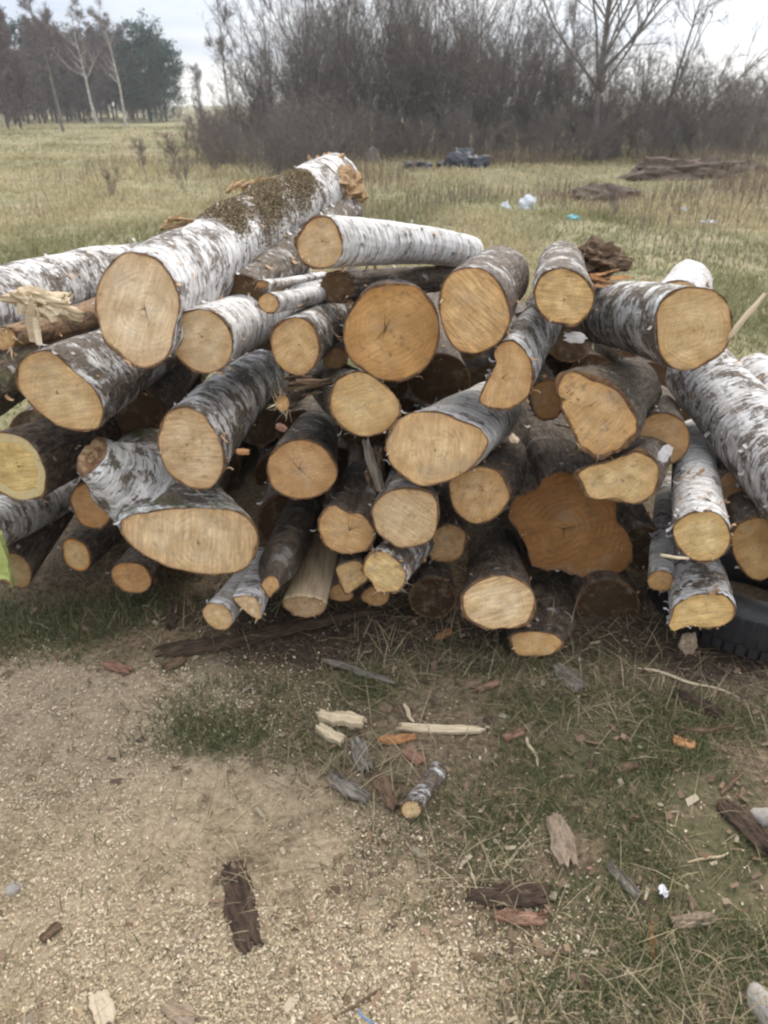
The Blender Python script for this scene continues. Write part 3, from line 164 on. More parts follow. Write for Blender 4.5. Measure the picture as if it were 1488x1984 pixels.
  {'label': 'dark log lying deep under the lobed stump face', 'white': 0.1, 'tint': (0.13, 0.11, 0.09), 'crack': 0.1, 'saw': 0.4, 'sawk': 0.2, 'c': (0.876, 2.5, -0.0897), 'ring': [(0.1391, 0.0, 0.0), (0.1265, -0.0074, -0.0523), (0.0795, -0.0128, -0.091), (0.0107, -0.0148, -0.1052), (-0.061, -0.0128, -0.091), (-0.1158, -0.0074, -0.0523), (-0.1391, 0.0, 0.0), (-0.125, 0.0073, 0.0517), (-0.0779, 0.0125, 0.0891), (-0.0104, 0.0144, 0.1027), (0.0598, 0.0125, 0.0891), (0.1144, 0.0073, 0.0517)], 'ax': (0.0, 1.0, 0.0), 'length': 1.3},  # filler low in the pile, its dark tint stands in for shade
  {'label': 'weathered dark log end deep in the dark inside of the pile', 'white': 0.1, 'tint': (0.13, 0.11, 0.095), 'crack': 0.2, 'saw': 0.8, 'sawk': 0.3, 'stain': 0.8, 'inner': 1, 'c': (-0.5336, 3.25, 0.6813), 'ring': [(0.1006, 0.0, 0.0), (0.0743, -0.0081, -0.0577), (0.0126, -0.0125, -0.0887), (-0.0551, -0.011, -0.0779), (-0.0966, -0.0043, -0.0306), (-0.0925, 0.0043, 0.0304), (-0.0456, 0.0108, 0.0767), (0.0222, 0.0122, 0.0871), (0.0798, 0.008, 0.057)], 'ax': (-0.02, 0.9986, -0.0499), 'length': 0.75},  # inner rows: filler log ends, interior shade put into tint and stain
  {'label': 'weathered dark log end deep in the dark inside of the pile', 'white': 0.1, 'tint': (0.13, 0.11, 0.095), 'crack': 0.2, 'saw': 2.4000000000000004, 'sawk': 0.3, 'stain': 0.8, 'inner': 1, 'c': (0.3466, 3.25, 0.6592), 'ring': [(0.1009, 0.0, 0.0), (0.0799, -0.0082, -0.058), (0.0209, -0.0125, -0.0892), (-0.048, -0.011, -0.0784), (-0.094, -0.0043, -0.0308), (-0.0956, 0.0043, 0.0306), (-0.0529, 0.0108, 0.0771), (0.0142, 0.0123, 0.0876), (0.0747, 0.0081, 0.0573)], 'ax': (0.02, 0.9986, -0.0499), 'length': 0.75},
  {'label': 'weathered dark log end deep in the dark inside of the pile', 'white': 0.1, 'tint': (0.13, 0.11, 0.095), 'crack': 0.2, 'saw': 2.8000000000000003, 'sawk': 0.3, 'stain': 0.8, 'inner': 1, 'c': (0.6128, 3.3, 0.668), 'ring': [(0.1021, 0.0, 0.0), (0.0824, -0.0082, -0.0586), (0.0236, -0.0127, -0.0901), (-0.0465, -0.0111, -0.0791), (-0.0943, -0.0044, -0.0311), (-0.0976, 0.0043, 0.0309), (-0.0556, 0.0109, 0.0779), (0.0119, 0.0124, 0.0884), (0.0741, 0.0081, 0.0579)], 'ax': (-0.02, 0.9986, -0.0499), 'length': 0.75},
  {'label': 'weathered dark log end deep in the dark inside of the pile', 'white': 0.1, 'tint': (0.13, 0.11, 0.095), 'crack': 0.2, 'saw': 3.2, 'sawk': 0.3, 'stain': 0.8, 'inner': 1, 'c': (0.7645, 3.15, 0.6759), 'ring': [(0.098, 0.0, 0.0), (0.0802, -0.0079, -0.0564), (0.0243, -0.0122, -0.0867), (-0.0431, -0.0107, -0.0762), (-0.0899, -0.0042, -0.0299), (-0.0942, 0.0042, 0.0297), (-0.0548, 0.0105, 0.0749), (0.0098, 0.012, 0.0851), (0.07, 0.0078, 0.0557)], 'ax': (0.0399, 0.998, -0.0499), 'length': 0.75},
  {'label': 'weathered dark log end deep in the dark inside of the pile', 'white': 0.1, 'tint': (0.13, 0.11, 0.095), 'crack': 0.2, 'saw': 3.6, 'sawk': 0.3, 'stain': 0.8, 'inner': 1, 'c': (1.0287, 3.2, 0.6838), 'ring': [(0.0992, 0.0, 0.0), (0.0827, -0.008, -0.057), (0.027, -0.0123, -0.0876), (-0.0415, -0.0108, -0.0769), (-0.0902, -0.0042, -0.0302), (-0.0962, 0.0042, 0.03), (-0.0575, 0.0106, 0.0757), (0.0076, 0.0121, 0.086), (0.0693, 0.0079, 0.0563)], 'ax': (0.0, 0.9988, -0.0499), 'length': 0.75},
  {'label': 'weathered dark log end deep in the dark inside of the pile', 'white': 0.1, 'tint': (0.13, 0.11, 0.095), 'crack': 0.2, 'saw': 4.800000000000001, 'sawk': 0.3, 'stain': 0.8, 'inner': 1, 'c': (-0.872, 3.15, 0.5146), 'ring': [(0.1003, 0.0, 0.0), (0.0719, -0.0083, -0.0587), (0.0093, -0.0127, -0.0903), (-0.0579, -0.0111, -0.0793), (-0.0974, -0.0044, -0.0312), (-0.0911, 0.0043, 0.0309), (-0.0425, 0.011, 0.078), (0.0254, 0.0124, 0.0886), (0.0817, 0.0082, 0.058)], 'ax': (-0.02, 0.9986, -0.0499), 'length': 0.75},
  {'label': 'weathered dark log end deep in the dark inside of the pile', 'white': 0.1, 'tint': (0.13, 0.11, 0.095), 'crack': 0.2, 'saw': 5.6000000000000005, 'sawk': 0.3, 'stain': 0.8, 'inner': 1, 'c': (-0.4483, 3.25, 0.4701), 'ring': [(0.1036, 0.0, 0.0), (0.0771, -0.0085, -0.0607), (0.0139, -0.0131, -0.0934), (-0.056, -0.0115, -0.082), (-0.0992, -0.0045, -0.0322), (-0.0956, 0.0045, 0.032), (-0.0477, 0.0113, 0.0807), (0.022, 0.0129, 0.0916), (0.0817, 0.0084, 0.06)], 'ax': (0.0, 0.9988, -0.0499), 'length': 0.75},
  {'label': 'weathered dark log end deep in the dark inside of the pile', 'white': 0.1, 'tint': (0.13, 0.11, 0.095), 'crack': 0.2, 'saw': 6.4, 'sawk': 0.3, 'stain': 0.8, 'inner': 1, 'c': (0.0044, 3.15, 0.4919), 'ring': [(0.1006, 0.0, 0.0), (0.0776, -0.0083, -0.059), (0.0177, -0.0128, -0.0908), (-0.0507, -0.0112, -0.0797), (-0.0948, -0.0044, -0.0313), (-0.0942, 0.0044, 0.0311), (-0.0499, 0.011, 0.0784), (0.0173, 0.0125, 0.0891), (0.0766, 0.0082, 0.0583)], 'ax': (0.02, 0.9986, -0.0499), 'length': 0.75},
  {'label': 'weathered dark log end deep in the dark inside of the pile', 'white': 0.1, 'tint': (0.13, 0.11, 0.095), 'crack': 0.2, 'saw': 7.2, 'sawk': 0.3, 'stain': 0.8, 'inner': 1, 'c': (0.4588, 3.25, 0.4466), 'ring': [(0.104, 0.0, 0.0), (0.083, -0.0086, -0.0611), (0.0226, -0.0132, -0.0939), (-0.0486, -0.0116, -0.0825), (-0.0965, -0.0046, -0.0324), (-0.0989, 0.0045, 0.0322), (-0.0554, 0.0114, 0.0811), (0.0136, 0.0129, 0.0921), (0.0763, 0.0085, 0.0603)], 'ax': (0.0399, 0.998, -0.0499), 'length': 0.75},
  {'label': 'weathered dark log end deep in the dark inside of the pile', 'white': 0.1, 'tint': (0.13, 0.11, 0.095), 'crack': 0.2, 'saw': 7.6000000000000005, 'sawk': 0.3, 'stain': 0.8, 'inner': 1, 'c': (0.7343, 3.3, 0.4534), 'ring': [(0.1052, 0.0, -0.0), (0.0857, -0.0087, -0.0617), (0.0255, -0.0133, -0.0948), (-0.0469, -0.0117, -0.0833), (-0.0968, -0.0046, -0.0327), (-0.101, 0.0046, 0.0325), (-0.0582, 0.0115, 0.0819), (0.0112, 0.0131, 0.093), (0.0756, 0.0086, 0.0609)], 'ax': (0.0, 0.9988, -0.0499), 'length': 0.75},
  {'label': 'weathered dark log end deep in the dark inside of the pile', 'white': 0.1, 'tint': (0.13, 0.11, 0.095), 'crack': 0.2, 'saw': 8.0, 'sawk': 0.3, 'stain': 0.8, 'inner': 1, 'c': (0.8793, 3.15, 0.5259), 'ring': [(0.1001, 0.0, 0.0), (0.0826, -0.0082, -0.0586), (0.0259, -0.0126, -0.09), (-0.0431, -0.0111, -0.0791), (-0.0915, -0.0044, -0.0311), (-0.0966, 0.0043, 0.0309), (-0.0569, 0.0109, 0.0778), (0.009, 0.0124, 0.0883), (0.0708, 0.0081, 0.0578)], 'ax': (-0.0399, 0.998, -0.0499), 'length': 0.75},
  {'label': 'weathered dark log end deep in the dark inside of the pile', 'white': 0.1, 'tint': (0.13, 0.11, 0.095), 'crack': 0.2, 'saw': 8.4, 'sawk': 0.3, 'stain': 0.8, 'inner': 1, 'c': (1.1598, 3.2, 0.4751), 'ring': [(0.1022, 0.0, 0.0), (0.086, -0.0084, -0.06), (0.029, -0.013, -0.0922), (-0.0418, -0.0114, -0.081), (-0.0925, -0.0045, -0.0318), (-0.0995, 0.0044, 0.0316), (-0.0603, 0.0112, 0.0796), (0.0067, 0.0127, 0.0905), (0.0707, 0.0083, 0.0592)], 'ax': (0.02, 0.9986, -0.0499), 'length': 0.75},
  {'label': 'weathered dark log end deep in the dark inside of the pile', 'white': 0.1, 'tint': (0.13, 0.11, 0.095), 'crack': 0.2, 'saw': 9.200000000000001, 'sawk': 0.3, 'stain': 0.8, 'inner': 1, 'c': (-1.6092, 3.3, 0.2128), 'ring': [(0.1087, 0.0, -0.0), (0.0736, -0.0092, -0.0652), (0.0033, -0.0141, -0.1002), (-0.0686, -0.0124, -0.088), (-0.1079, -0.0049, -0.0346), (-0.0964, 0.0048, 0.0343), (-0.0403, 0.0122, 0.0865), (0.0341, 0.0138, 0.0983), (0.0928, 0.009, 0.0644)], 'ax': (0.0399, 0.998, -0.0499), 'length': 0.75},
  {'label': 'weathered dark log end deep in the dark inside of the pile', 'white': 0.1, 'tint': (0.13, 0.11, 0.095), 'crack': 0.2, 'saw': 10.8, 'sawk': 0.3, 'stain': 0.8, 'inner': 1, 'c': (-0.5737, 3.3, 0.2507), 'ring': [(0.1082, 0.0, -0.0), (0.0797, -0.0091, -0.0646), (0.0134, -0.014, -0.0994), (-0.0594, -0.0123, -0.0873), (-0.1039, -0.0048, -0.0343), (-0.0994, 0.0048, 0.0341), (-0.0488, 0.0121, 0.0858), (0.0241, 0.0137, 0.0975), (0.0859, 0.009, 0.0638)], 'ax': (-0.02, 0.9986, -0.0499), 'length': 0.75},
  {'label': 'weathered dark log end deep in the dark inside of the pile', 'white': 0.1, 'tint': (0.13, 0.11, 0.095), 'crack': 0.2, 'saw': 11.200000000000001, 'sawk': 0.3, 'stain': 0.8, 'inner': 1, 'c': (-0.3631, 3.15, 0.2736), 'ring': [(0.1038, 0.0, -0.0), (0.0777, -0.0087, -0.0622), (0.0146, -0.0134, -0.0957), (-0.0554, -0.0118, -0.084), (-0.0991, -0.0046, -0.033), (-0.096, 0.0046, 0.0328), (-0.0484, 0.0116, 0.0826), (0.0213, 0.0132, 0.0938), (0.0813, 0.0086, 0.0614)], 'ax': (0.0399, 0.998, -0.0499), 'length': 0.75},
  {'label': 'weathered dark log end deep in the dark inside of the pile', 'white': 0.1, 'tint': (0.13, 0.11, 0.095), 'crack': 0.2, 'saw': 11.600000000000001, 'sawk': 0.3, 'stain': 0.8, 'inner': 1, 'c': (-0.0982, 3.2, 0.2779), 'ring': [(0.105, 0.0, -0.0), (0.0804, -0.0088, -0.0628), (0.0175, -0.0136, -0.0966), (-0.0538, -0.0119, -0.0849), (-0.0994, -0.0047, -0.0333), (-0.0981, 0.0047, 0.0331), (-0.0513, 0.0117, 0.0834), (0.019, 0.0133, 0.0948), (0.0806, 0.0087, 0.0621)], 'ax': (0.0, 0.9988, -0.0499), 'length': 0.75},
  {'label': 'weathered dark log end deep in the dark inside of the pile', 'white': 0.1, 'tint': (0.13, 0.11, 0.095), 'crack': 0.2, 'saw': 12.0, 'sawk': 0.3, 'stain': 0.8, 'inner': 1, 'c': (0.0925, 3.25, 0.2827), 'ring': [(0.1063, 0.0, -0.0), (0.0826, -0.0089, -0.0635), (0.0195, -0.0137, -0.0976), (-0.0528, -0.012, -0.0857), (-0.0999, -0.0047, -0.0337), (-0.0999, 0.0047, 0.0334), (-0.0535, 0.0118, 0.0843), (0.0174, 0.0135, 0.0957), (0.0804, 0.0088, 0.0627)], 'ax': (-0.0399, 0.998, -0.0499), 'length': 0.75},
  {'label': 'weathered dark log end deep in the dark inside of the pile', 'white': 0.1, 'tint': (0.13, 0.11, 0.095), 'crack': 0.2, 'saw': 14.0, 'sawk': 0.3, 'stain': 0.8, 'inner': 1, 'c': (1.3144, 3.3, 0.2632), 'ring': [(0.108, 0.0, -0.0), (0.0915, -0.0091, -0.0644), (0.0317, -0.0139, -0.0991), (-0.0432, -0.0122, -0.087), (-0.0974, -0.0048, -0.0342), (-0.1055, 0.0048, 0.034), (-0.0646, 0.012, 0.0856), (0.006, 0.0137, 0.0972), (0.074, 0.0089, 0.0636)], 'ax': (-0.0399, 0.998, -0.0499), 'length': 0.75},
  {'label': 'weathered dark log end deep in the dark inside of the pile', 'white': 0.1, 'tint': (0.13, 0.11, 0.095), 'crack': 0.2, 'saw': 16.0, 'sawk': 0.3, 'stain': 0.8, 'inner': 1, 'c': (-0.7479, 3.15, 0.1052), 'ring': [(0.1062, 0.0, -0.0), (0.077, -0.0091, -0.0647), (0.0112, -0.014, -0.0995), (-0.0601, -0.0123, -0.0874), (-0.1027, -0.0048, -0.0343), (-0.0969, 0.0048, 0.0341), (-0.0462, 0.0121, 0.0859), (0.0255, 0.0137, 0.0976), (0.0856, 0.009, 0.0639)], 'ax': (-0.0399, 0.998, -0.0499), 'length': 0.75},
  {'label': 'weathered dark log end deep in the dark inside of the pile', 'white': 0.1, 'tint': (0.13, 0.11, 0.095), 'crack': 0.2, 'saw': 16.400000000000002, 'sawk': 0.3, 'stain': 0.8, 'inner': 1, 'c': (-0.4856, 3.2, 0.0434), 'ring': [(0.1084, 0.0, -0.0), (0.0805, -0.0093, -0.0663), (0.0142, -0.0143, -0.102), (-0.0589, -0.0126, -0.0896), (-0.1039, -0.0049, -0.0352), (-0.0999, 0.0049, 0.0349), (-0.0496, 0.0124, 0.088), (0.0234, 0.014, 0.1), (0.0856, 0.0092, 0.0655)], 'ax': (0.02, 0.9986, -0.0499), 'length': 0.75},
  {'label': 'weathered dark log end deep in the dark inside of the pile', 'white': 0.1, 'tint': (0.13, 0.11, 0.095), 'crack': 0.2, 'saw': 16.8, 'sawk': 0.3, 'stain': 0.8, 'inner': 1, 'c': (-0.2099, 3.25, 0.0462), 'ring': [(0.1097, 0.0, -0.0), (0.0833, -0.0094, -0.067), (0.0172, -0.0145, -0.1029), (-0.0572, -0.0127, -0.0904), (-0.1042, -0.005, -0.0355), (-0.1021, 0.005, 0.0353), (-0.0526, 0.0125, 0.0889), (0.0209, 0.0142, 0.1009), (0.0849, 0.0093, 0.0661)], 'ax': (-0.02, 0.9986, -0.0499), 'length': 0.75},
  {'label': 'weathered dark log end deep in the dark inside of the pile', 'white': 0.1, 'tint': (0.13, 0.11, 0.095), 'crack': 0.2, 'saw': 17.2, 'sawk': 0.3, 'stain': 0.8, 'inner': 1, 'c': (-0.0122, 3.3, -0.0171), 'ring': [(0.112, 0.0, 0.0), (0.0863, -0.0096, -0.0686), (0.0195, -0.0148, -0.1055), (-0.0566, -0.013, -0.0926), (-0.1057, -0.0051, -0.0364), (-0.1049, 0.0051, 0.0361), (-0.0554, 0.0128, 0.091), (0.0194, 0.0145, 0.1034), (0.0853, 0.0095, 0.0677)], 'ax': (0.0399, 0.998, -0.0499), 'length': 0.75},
  {'label': 'short grey branch piece with pale broken end lying in the grass', 'white': 0.4, 'tint': (1.0, 0.98, 0.9), 'crack': 1.2, 'saw': 0.4, 'sawk': 0.2, 'rough': 1.6, 'name': 'branch_piece', 'far_scale': 1.05, 'c': (0.0649, 1.315, 0.036), 'ring': [(0.0262, 0.0, -0.0), (0.0227, -0.0055, -0.0096), (0.0131, -0.0096, -0.0166), (-0.0, -0.0111, -0.0192), (-0.0131, -0.0096, -0.0166), (-0.0227, -0.0055, -0.0096), (-0.0262, 0.0, -0.0), (-0.0227, 0.0056, 0.0096), (-0.0131, 0.0096, 0.0167), (0.0, 0.0111, 0.0192), (0.0131, 0.0096, 0.0167), (0.0227, 0.0056, 0.0096)], 'ax': (0.4912, 0.8674, -0.08), 'length': 0.161},
]
GREEN_PATCHES = [(-1.195, 2.141, 0.402, 0.178, 1.0), (-0.916, 2.201, 0.214, 0.154, 1.0), (-0.45, 1.609, 0.172, 0.139, 1.0), (-0.416, 1.756, 0.182, 0.089, 0.6), (0.686, 1.477, 0.366, 0.161, 1.0), (0.611, 1.67, 0.294, 0.126, 1.0), (0.367, 1.282, 0.285, 0.135, 0.8), (0.712, 1.238, 0.292, 0.158, 1.0), (0.467, 0.955, 0.241, 0.107, 1.0), (0.76, 1.056, 0.133, 0.204, 1.0), (0.41, 1.897, 0.385, 0.1, 0.5), (-0.068, 1.801, 0.124, 0.093, 0.7), (0.41, 1.13, 0.23, 0.077, 0.8), (0.927, 1.649, 0.219, 0.123, 0.9), (-0.203, 1.569, 0.113, 0.116, 0.5), (0.084, 1.056, 0.1, 0.059, 0.5)]
PILE_SHADE_PATCHES = [(0.028, 2.098, 0.723, 0.172, 1.0), (0.77, 2.041, 0.506, 0.152, 1.0), (-0.577, 2.201, 0.463, 0.154, 0.8), (-0.204, 1.974, 0.396, 0.132, 0.8), (0.25, 1.897, 0.321, 0.1, 0.6), (1.02, 1.897, 0.257, 0.1, 0.8)]  # ground darkening painted in where the pile shades its foot
SAWDUST_PATCHES = [(-0.78, 1.297, 0.525, 0.527, 1.0), (-0.379, 0.944, 0.542, 0.28, 1.0), (-0.663, 1.712, 0.299, 0.195, 0.9), (-1.058, 1.801, 0.278, 0.21, 0.9), (0.057, 0.903, 0.265, 0.141, 0.9), (-0.125, 1.21, 0.24, 0.168, 0.7), (-0.314, 1.359, 0.232, 0.193, 0.7)]
PIECE_TABLE = [
  {'kind': 'bark_strip', 'label': 'long dark rotten bark strip on the ground at the pile foot', 'mat': 'darkbark', 'cat': 'bark', 'x': -0.386, 'y': 2.046, 'length': 0.678, 'rot': 0.358, 'width': 0.0676},
  {'kind': 'bark_chip', 'label': 'dark brown bark chunk in the grass left of the little branch end', 'mat': 'darkbark', 'cat': 'bark', 'x': -0.72, 'y': 2.152, 'length': 0.152, 'rot': 1.797, 'width': 0.0421},
  {'kind': 'bark_chip', 'label': 'reddish tan bark chip lying at the top of the sawdust', 'mat': 'redbark', 'cat': 'bark', 'x': -0.815, 'y': 1.866, 'length': 0.09, 'rot': -0.273, 'width': 0.0317},
  {'kind': 'bark_chip', 'label': 'dull brown bark chip beside the end of the dark strip', 'mat': 'brownbark', 'cat': 'bark', 'x': -0.645, 'y': 1.885, 'length': 0.067, 'rot': 0.823, 'width': 0.0415},
  {'kind': 'stick', 'label': 'crooked grey stick with an orange end in front of the pile', 'mat': 'greybark', 'cat': 'stick', 'x': -0.077, 'y': 1.844, 'length': 0.252, 'rot': -0.441, 'width': 0.0251},
  {'kind': 'wood_chunk', 'label': 'pale split chunk of wood, the brighter of two side by side', 'mat': 'palewood', 'cat': 'wood chip', 'x': -0.118, 'y': 1.634, 'length': 0.128, 'rot': -0.239, 'width': 0.0376},
  {'kind': 'wood_chunk', 'label': 'pale chunk of wood right below the brighter chunk', 'mat': 'palewood', 'cat': 'wood chip', 'x': -0.145, 'y': 1.576, 'length': 0.086, 'rot': -0.626, 'width': 0.0283},
  {'kind': 'wood_slab', 'label': 'long flat pale slab of wood on the grass before the pile', 'mat': 'palewood', 'cat': 'wood chip', 'x': 0.158, 'y': 1.599, 'length': 0.214, 'rot': -0.092, 'width': 0.0257},
  {'kind': 'bark_chip', 'label': 'orange brown bark chip left under the long pale slab', 'mat': 'orangebark', 'cat': 'bark', 'x': 0.038, 'y': 1.564, 'length': 0.099, 'rot': 0.116, 'width': 0.0281},
  {'kind': 'bark_plate', 'label': 'grey furrowed bark plate pointing down below the pale chunks', 'mat': 'greybark', 'cat': 'bark', 'x': -0.059, 'y': 1.505, 'length': 0.114, 'rot': -1.278, 'width': 0.0467},
  {'kind': 'bark_plate', 'label': 'grey ridged bark plate at a slant left of the short branch piece', 'mat': 'greybark', 'cat': 'bark', 'x': -0.09, 'y': 1.395, 'length': 0.124, 'rot': -0.674, 'width': 0.0444},
  {'kind': 'bark_plate', 'label': 'dark ridged bark plate just left of the short branch piece', 'mat': 'brownbark', 'cat': 'bark', 'x': 0.006, 'y': 1.386, 'length': 0.122, 'rot': -1.155, 'width': 0.0391},
  {'kind': 'bark_chip', 'label': 'pinkish bark chip above the short branch piece', 'mat': 'redbark', 'cat': 'bark', 'x': 0.079, 'y': 1.506, 'length': 0.067, 'rot': -0.864, 'width': 0.0384},
  {'kind': 'wood_splinter', 'label': 'short pale splinter standing above the long pale slab', 'mat': 'palewood', 'cat': 'splinter', 'x': 0.07, 'y': 1.666, 'length': 0.087, 'rot': -1.257, 'width': 0.0132},
  {'kind': 'wood_splinter', 'label': 'straight pale splinter in the dry grass right of the long slab', 'mat': 'palewood', 'cat': 'splinter', 'x': 0.397, 'y': 1.524, 'length': 0.112, 'rot': -1.466, 'width': 0.0111},
  {'kind': 'stick', 'label': 'thin pale bent twig crossing the grass before the black tyre', 'mat': 'palewood', 'cat': 'stick', 'x': 0.91, 'y': 1.81, 'length': 0.301, 'rot': -0.397, 'width': 0.0093},
  {'kind': 'bark_chip', 'label': 'pale orange bark chip on green grass at right', 'mat': 'orangebark', 'cat': 'bark', 'x': 0.81, 'y': 1.549, 'length': 0.057, 'rot': -0.339, 'width': 0.0335},
  {'kind': 'bark_strip', 'label': 'dark brown bark strip in grass below the black tyre', 'mat': 'darkbark', 'cat': 'bark', 'x': 0.906, 'y': 1.708, 'length': 0.134, 'rot': -0.81, 'width': 0.0537},
  {'kind': 'bark_plate', 'label': 'grey bark plate in front of the flat oval log end', 'mat': 'greybark', 'cat': 'bark', 'x': 0.558, 'y': 1.82, 'length': 0.116, 'rot': -1.145, 'width': 0.0561},
  {'kind': 'bark_strip', 'label': 'brown bark strip above the pale orange chip', 'mat': 'brownbark', 'cat': 'bark', 'x': 0.883, 'y': 1.599, 'length': 0.162, 'rot': 0.171, 'width': 0.02},
  {'kind': 'bark_plate', 'label': 'large dark brown bark plate at lower right, its edge broken', 'mat': 'darkbark', 'cat': 'bark', 'x': 0.274, 'y': 1.105, 'length': 0.177, 'rot': 0.071, 'width': 0.0568},
  {'kind': 'bark_plate', 'label': 'pinkish bark plate right below the large dark brown plate', 'mat': 'redbark', 'cat': 'bark', 'x': 0.288, 'y': 1.05, 'length': 0.109, 'rot': -0.108, 'width': 0.0287},
  {'kind': 'bark_plate', 'label': 'big dark bark plate half buried in the sawdust', 'mat': 'darkbark', 'cat': 'bark', 'x': -0.309, 'y': 1.081, 'length': 0.218, 'rot': -1.206, 'width': 0.0696},
  {'kind': 'bark_plate', 'label': 'greyish slab of bark at a slant in the lower right grass', 'mat': 'greybark', 'cat': 'bark', 'x': 0.535, 'y': 1.141, 'length': 0.095, 'rot': -1.098, 'width': 0.0255},
  {'kind': 'bark_plate', 'label': 'dusty brown bark strip left of the half buried plate', 'mat': 'dustbark', 'cat': 'bark', 'x': -0.399, 'y': 1.002, 'length': 0.097, 'rot': 0.843, 'width': 0.0323},
  {'kind': 'wood_slab', 'label': 'pale sawn slab of wood at the bottom edge on the left', 'mat': 'dustwood', 'cat': 'wood chip', 'x': -0.54, 'y': 0.864, 'length': 0.068, 'rot': -0.95, 'width': 0.0378},
  {'kind': 'bark_chip', 'label': 'orange brown bark chip alone in the left sawdust', 'mat': 'brownbark', 'cat': 'bark', 'x': -0.698, 'y': 1.017, 'length': 0.042, 'rot': 0.868, 'width': 0.0217},
  {'kind': 'bark_chip', 'label': 'tan square bark chip right of the half buried plate', 'mat': 'dustbark', 'cat': 'bark', 'x': -0.13, 'y': 0.995, 'length': 0.061, 'rot': -0.582, 'width': 0.03},
  {'kind': 'bark_chip', 'label': 'brown bark chip at the bottom edge near the middle left', 'mat': 'dustbark', 'cat': 'bark', 'x': -0.389, 'y': 0.857, 'length': 0.069, 'rot': -0.504, 'width': 0.0337},
  {'kind': 'bark_plate', 'label': 'pale grey bark piece near the right edge below', 'mat': 'dustbark', 'cat': 'bark', 'x': 0.66, 'y': 1.047, 'length': 0.101, 'rot': 0.175, 'width': 0.0265},
  {'kind': 'bark_plate', 'label': 'broad faded bark plate in the grass right of the short branch', 'mat': 'dustbark', 'cat': 'bark', 'x': 0.417, 'y': 1.241, 'length': 0.143, 'rot': -1.56, 'width': 0.0535},
  {'kind': 'bark_strip', 'label': 'narrow upright orange bark strip in the lower right grass', 'mat': 'orangebark', 'cat': 'bark', 'x': 0.557, 'y': 1.002, 'length': 0.087, 'rot': -1.819, 'width': 0.0086},
  {'kind': 'bark_plate', 'label': 'brown bark shards around the stone at the right edge', 'mat': 'darkbark', 'cat': 'bark', 'x': 0.869, 'y': 1.285, 'length': 0.157, 'rot': -1.246, 'width': 0.0547},
  {'kind': 'bark_chip', 'label': 'brown bark chip in grass between tyre and faded plate', 'mat': 'brownbark', 'cat': 'bark', 'x': 0.624, 'y': 1.468, 'length': 0.077, 'rot': 0.231, 'width': 0.0216},
  {'kind': 'bark_chip', 'label': 'reddish bark chip left of the pale straight splinter', 'mat': 'redbark', 'cat': 'bark', 'x': 0.353, 'y': 1.584, 'length': 0.061, 'rot': 0.496, 'width': 0.0255},
  {'kind': 'bark_chip', 'label': 'reddish bark chip in front of the flat oval log end at left', 'mat': 'redbark', 'cat': 'bark', 'x': 0.309, 'y': 1.784, 'length': 0.074, 'rot': 0.482, 'width': 0.0215},
  {'kind': 'bark_chip', 'label': 'orange bark chip in the shadow between two ground logs', 'mat': 'orangebark', 'cat': 'bark', 'x': 0.194, 'y': 2.053, 'length': 0.07, 'rot': 0.794, 'width': 0.0237},
  {'kind': 'stick', 'label': 'forked dry root strand at the right above the stone', 'mat': 'brownbark', 'cat': 'stick', 'x': 0.891, 'y': 1.421, 'length': 0.118, 'rot': 0.704, 'width': 0.0119},
  {'kind': 'stick', 'label': 'thin dark curved twig at the bottom edge right of middle', 'mat': 'brownbark', 'cat': 'stick', 'x': -0.051, 'y': 0.872, 'length': 0.12, 'rot': 0.54, 'width': 0.007},
  {'kind': 'stick', 'label': 'pale straight twig in the lower right grass', 'mat': 'palewood', 'cat': 'stick', 'x': 0.752, 'y': 1.205, 'length': 0.113, 'rot': 0.21, 'width': 0.0072},
]

# ------------------------------------------------------------------ helpers
def link(o, parent=None):
    col.objects.link(o)
    if parent: o.parent = parent
    return o

def np_mesh(name, V, faces, mats=(), parent=None, loc=None, smooth=False, attrs=None, midx=None):
    """faces: list of int arrays (n,k). attrs: {name: (type, array per point)}"""
    V = np.asarray(V, dtype=np.float32)
    me = bpy.data.meshes.new(name)
    me.vertices.add(len(V)); me.vertices.foreach_set('co', V.ravel())
    faces = [np.asarray(f, dtype=np.int32) for f in faces if len(f)]
    tot = np.concatenate([np.full(len(f), f.shape[1], np.int32) for f in faces])
    flat = np.concatenate([f.ravel() for f in faces])
    start = np.zeros(len(tot), np.int32); start[1:] = np.cumsum(tot)[:-1]
    me.loops.add(len(flat)); me.loops.foreach_set('vertex_index', flat)
    me.polygons.add(len(tot)); me.polygons.foreach_set('loop_start', start); me.polygons.foreach_set('loop_total', tot)
    if midx is not None: me.polygons.foreach_set('material_index', np.asarray(midx, np.int32))
    for m in mats: me.materials.append(m)
    me.update(calc_edges=True)
    me.polygons.foreach_set('use_smooth', np.full(len(tot), smooth, bool))
    for an, (ty, arr) in (attrs or {}).items():
        a = me.attributes.new(an, ty, 'POINT')
        a.data.foreach_set('vector' if ty == 'FLOAT_VECTOR' else ('color' if ty == 'FLOAT_COLOR' else 'value'), np.asarray(arr, np.float32).ravel())
    o = bpy.data.objects.new(name, me)
    if loc is not None: o.location = loc
    return link(o, parent)

def empty(name, loc, label, cat, group=None, rz=0):
    o = bpy.data.objects.new(name, None)
    o.location = loc; o.rotation_euler = (0, 0, rz)
    o.empty_display_size = 0.1
    return tag(link(o), label, cat, group)

def tag(o, label=None, cat=None, group=None, kind=None):
    if label: o['label'] = label
    if cat: o['category'] = cat
    if group: o['group'] = group
    if kind: o['kind'] = kind
    return o

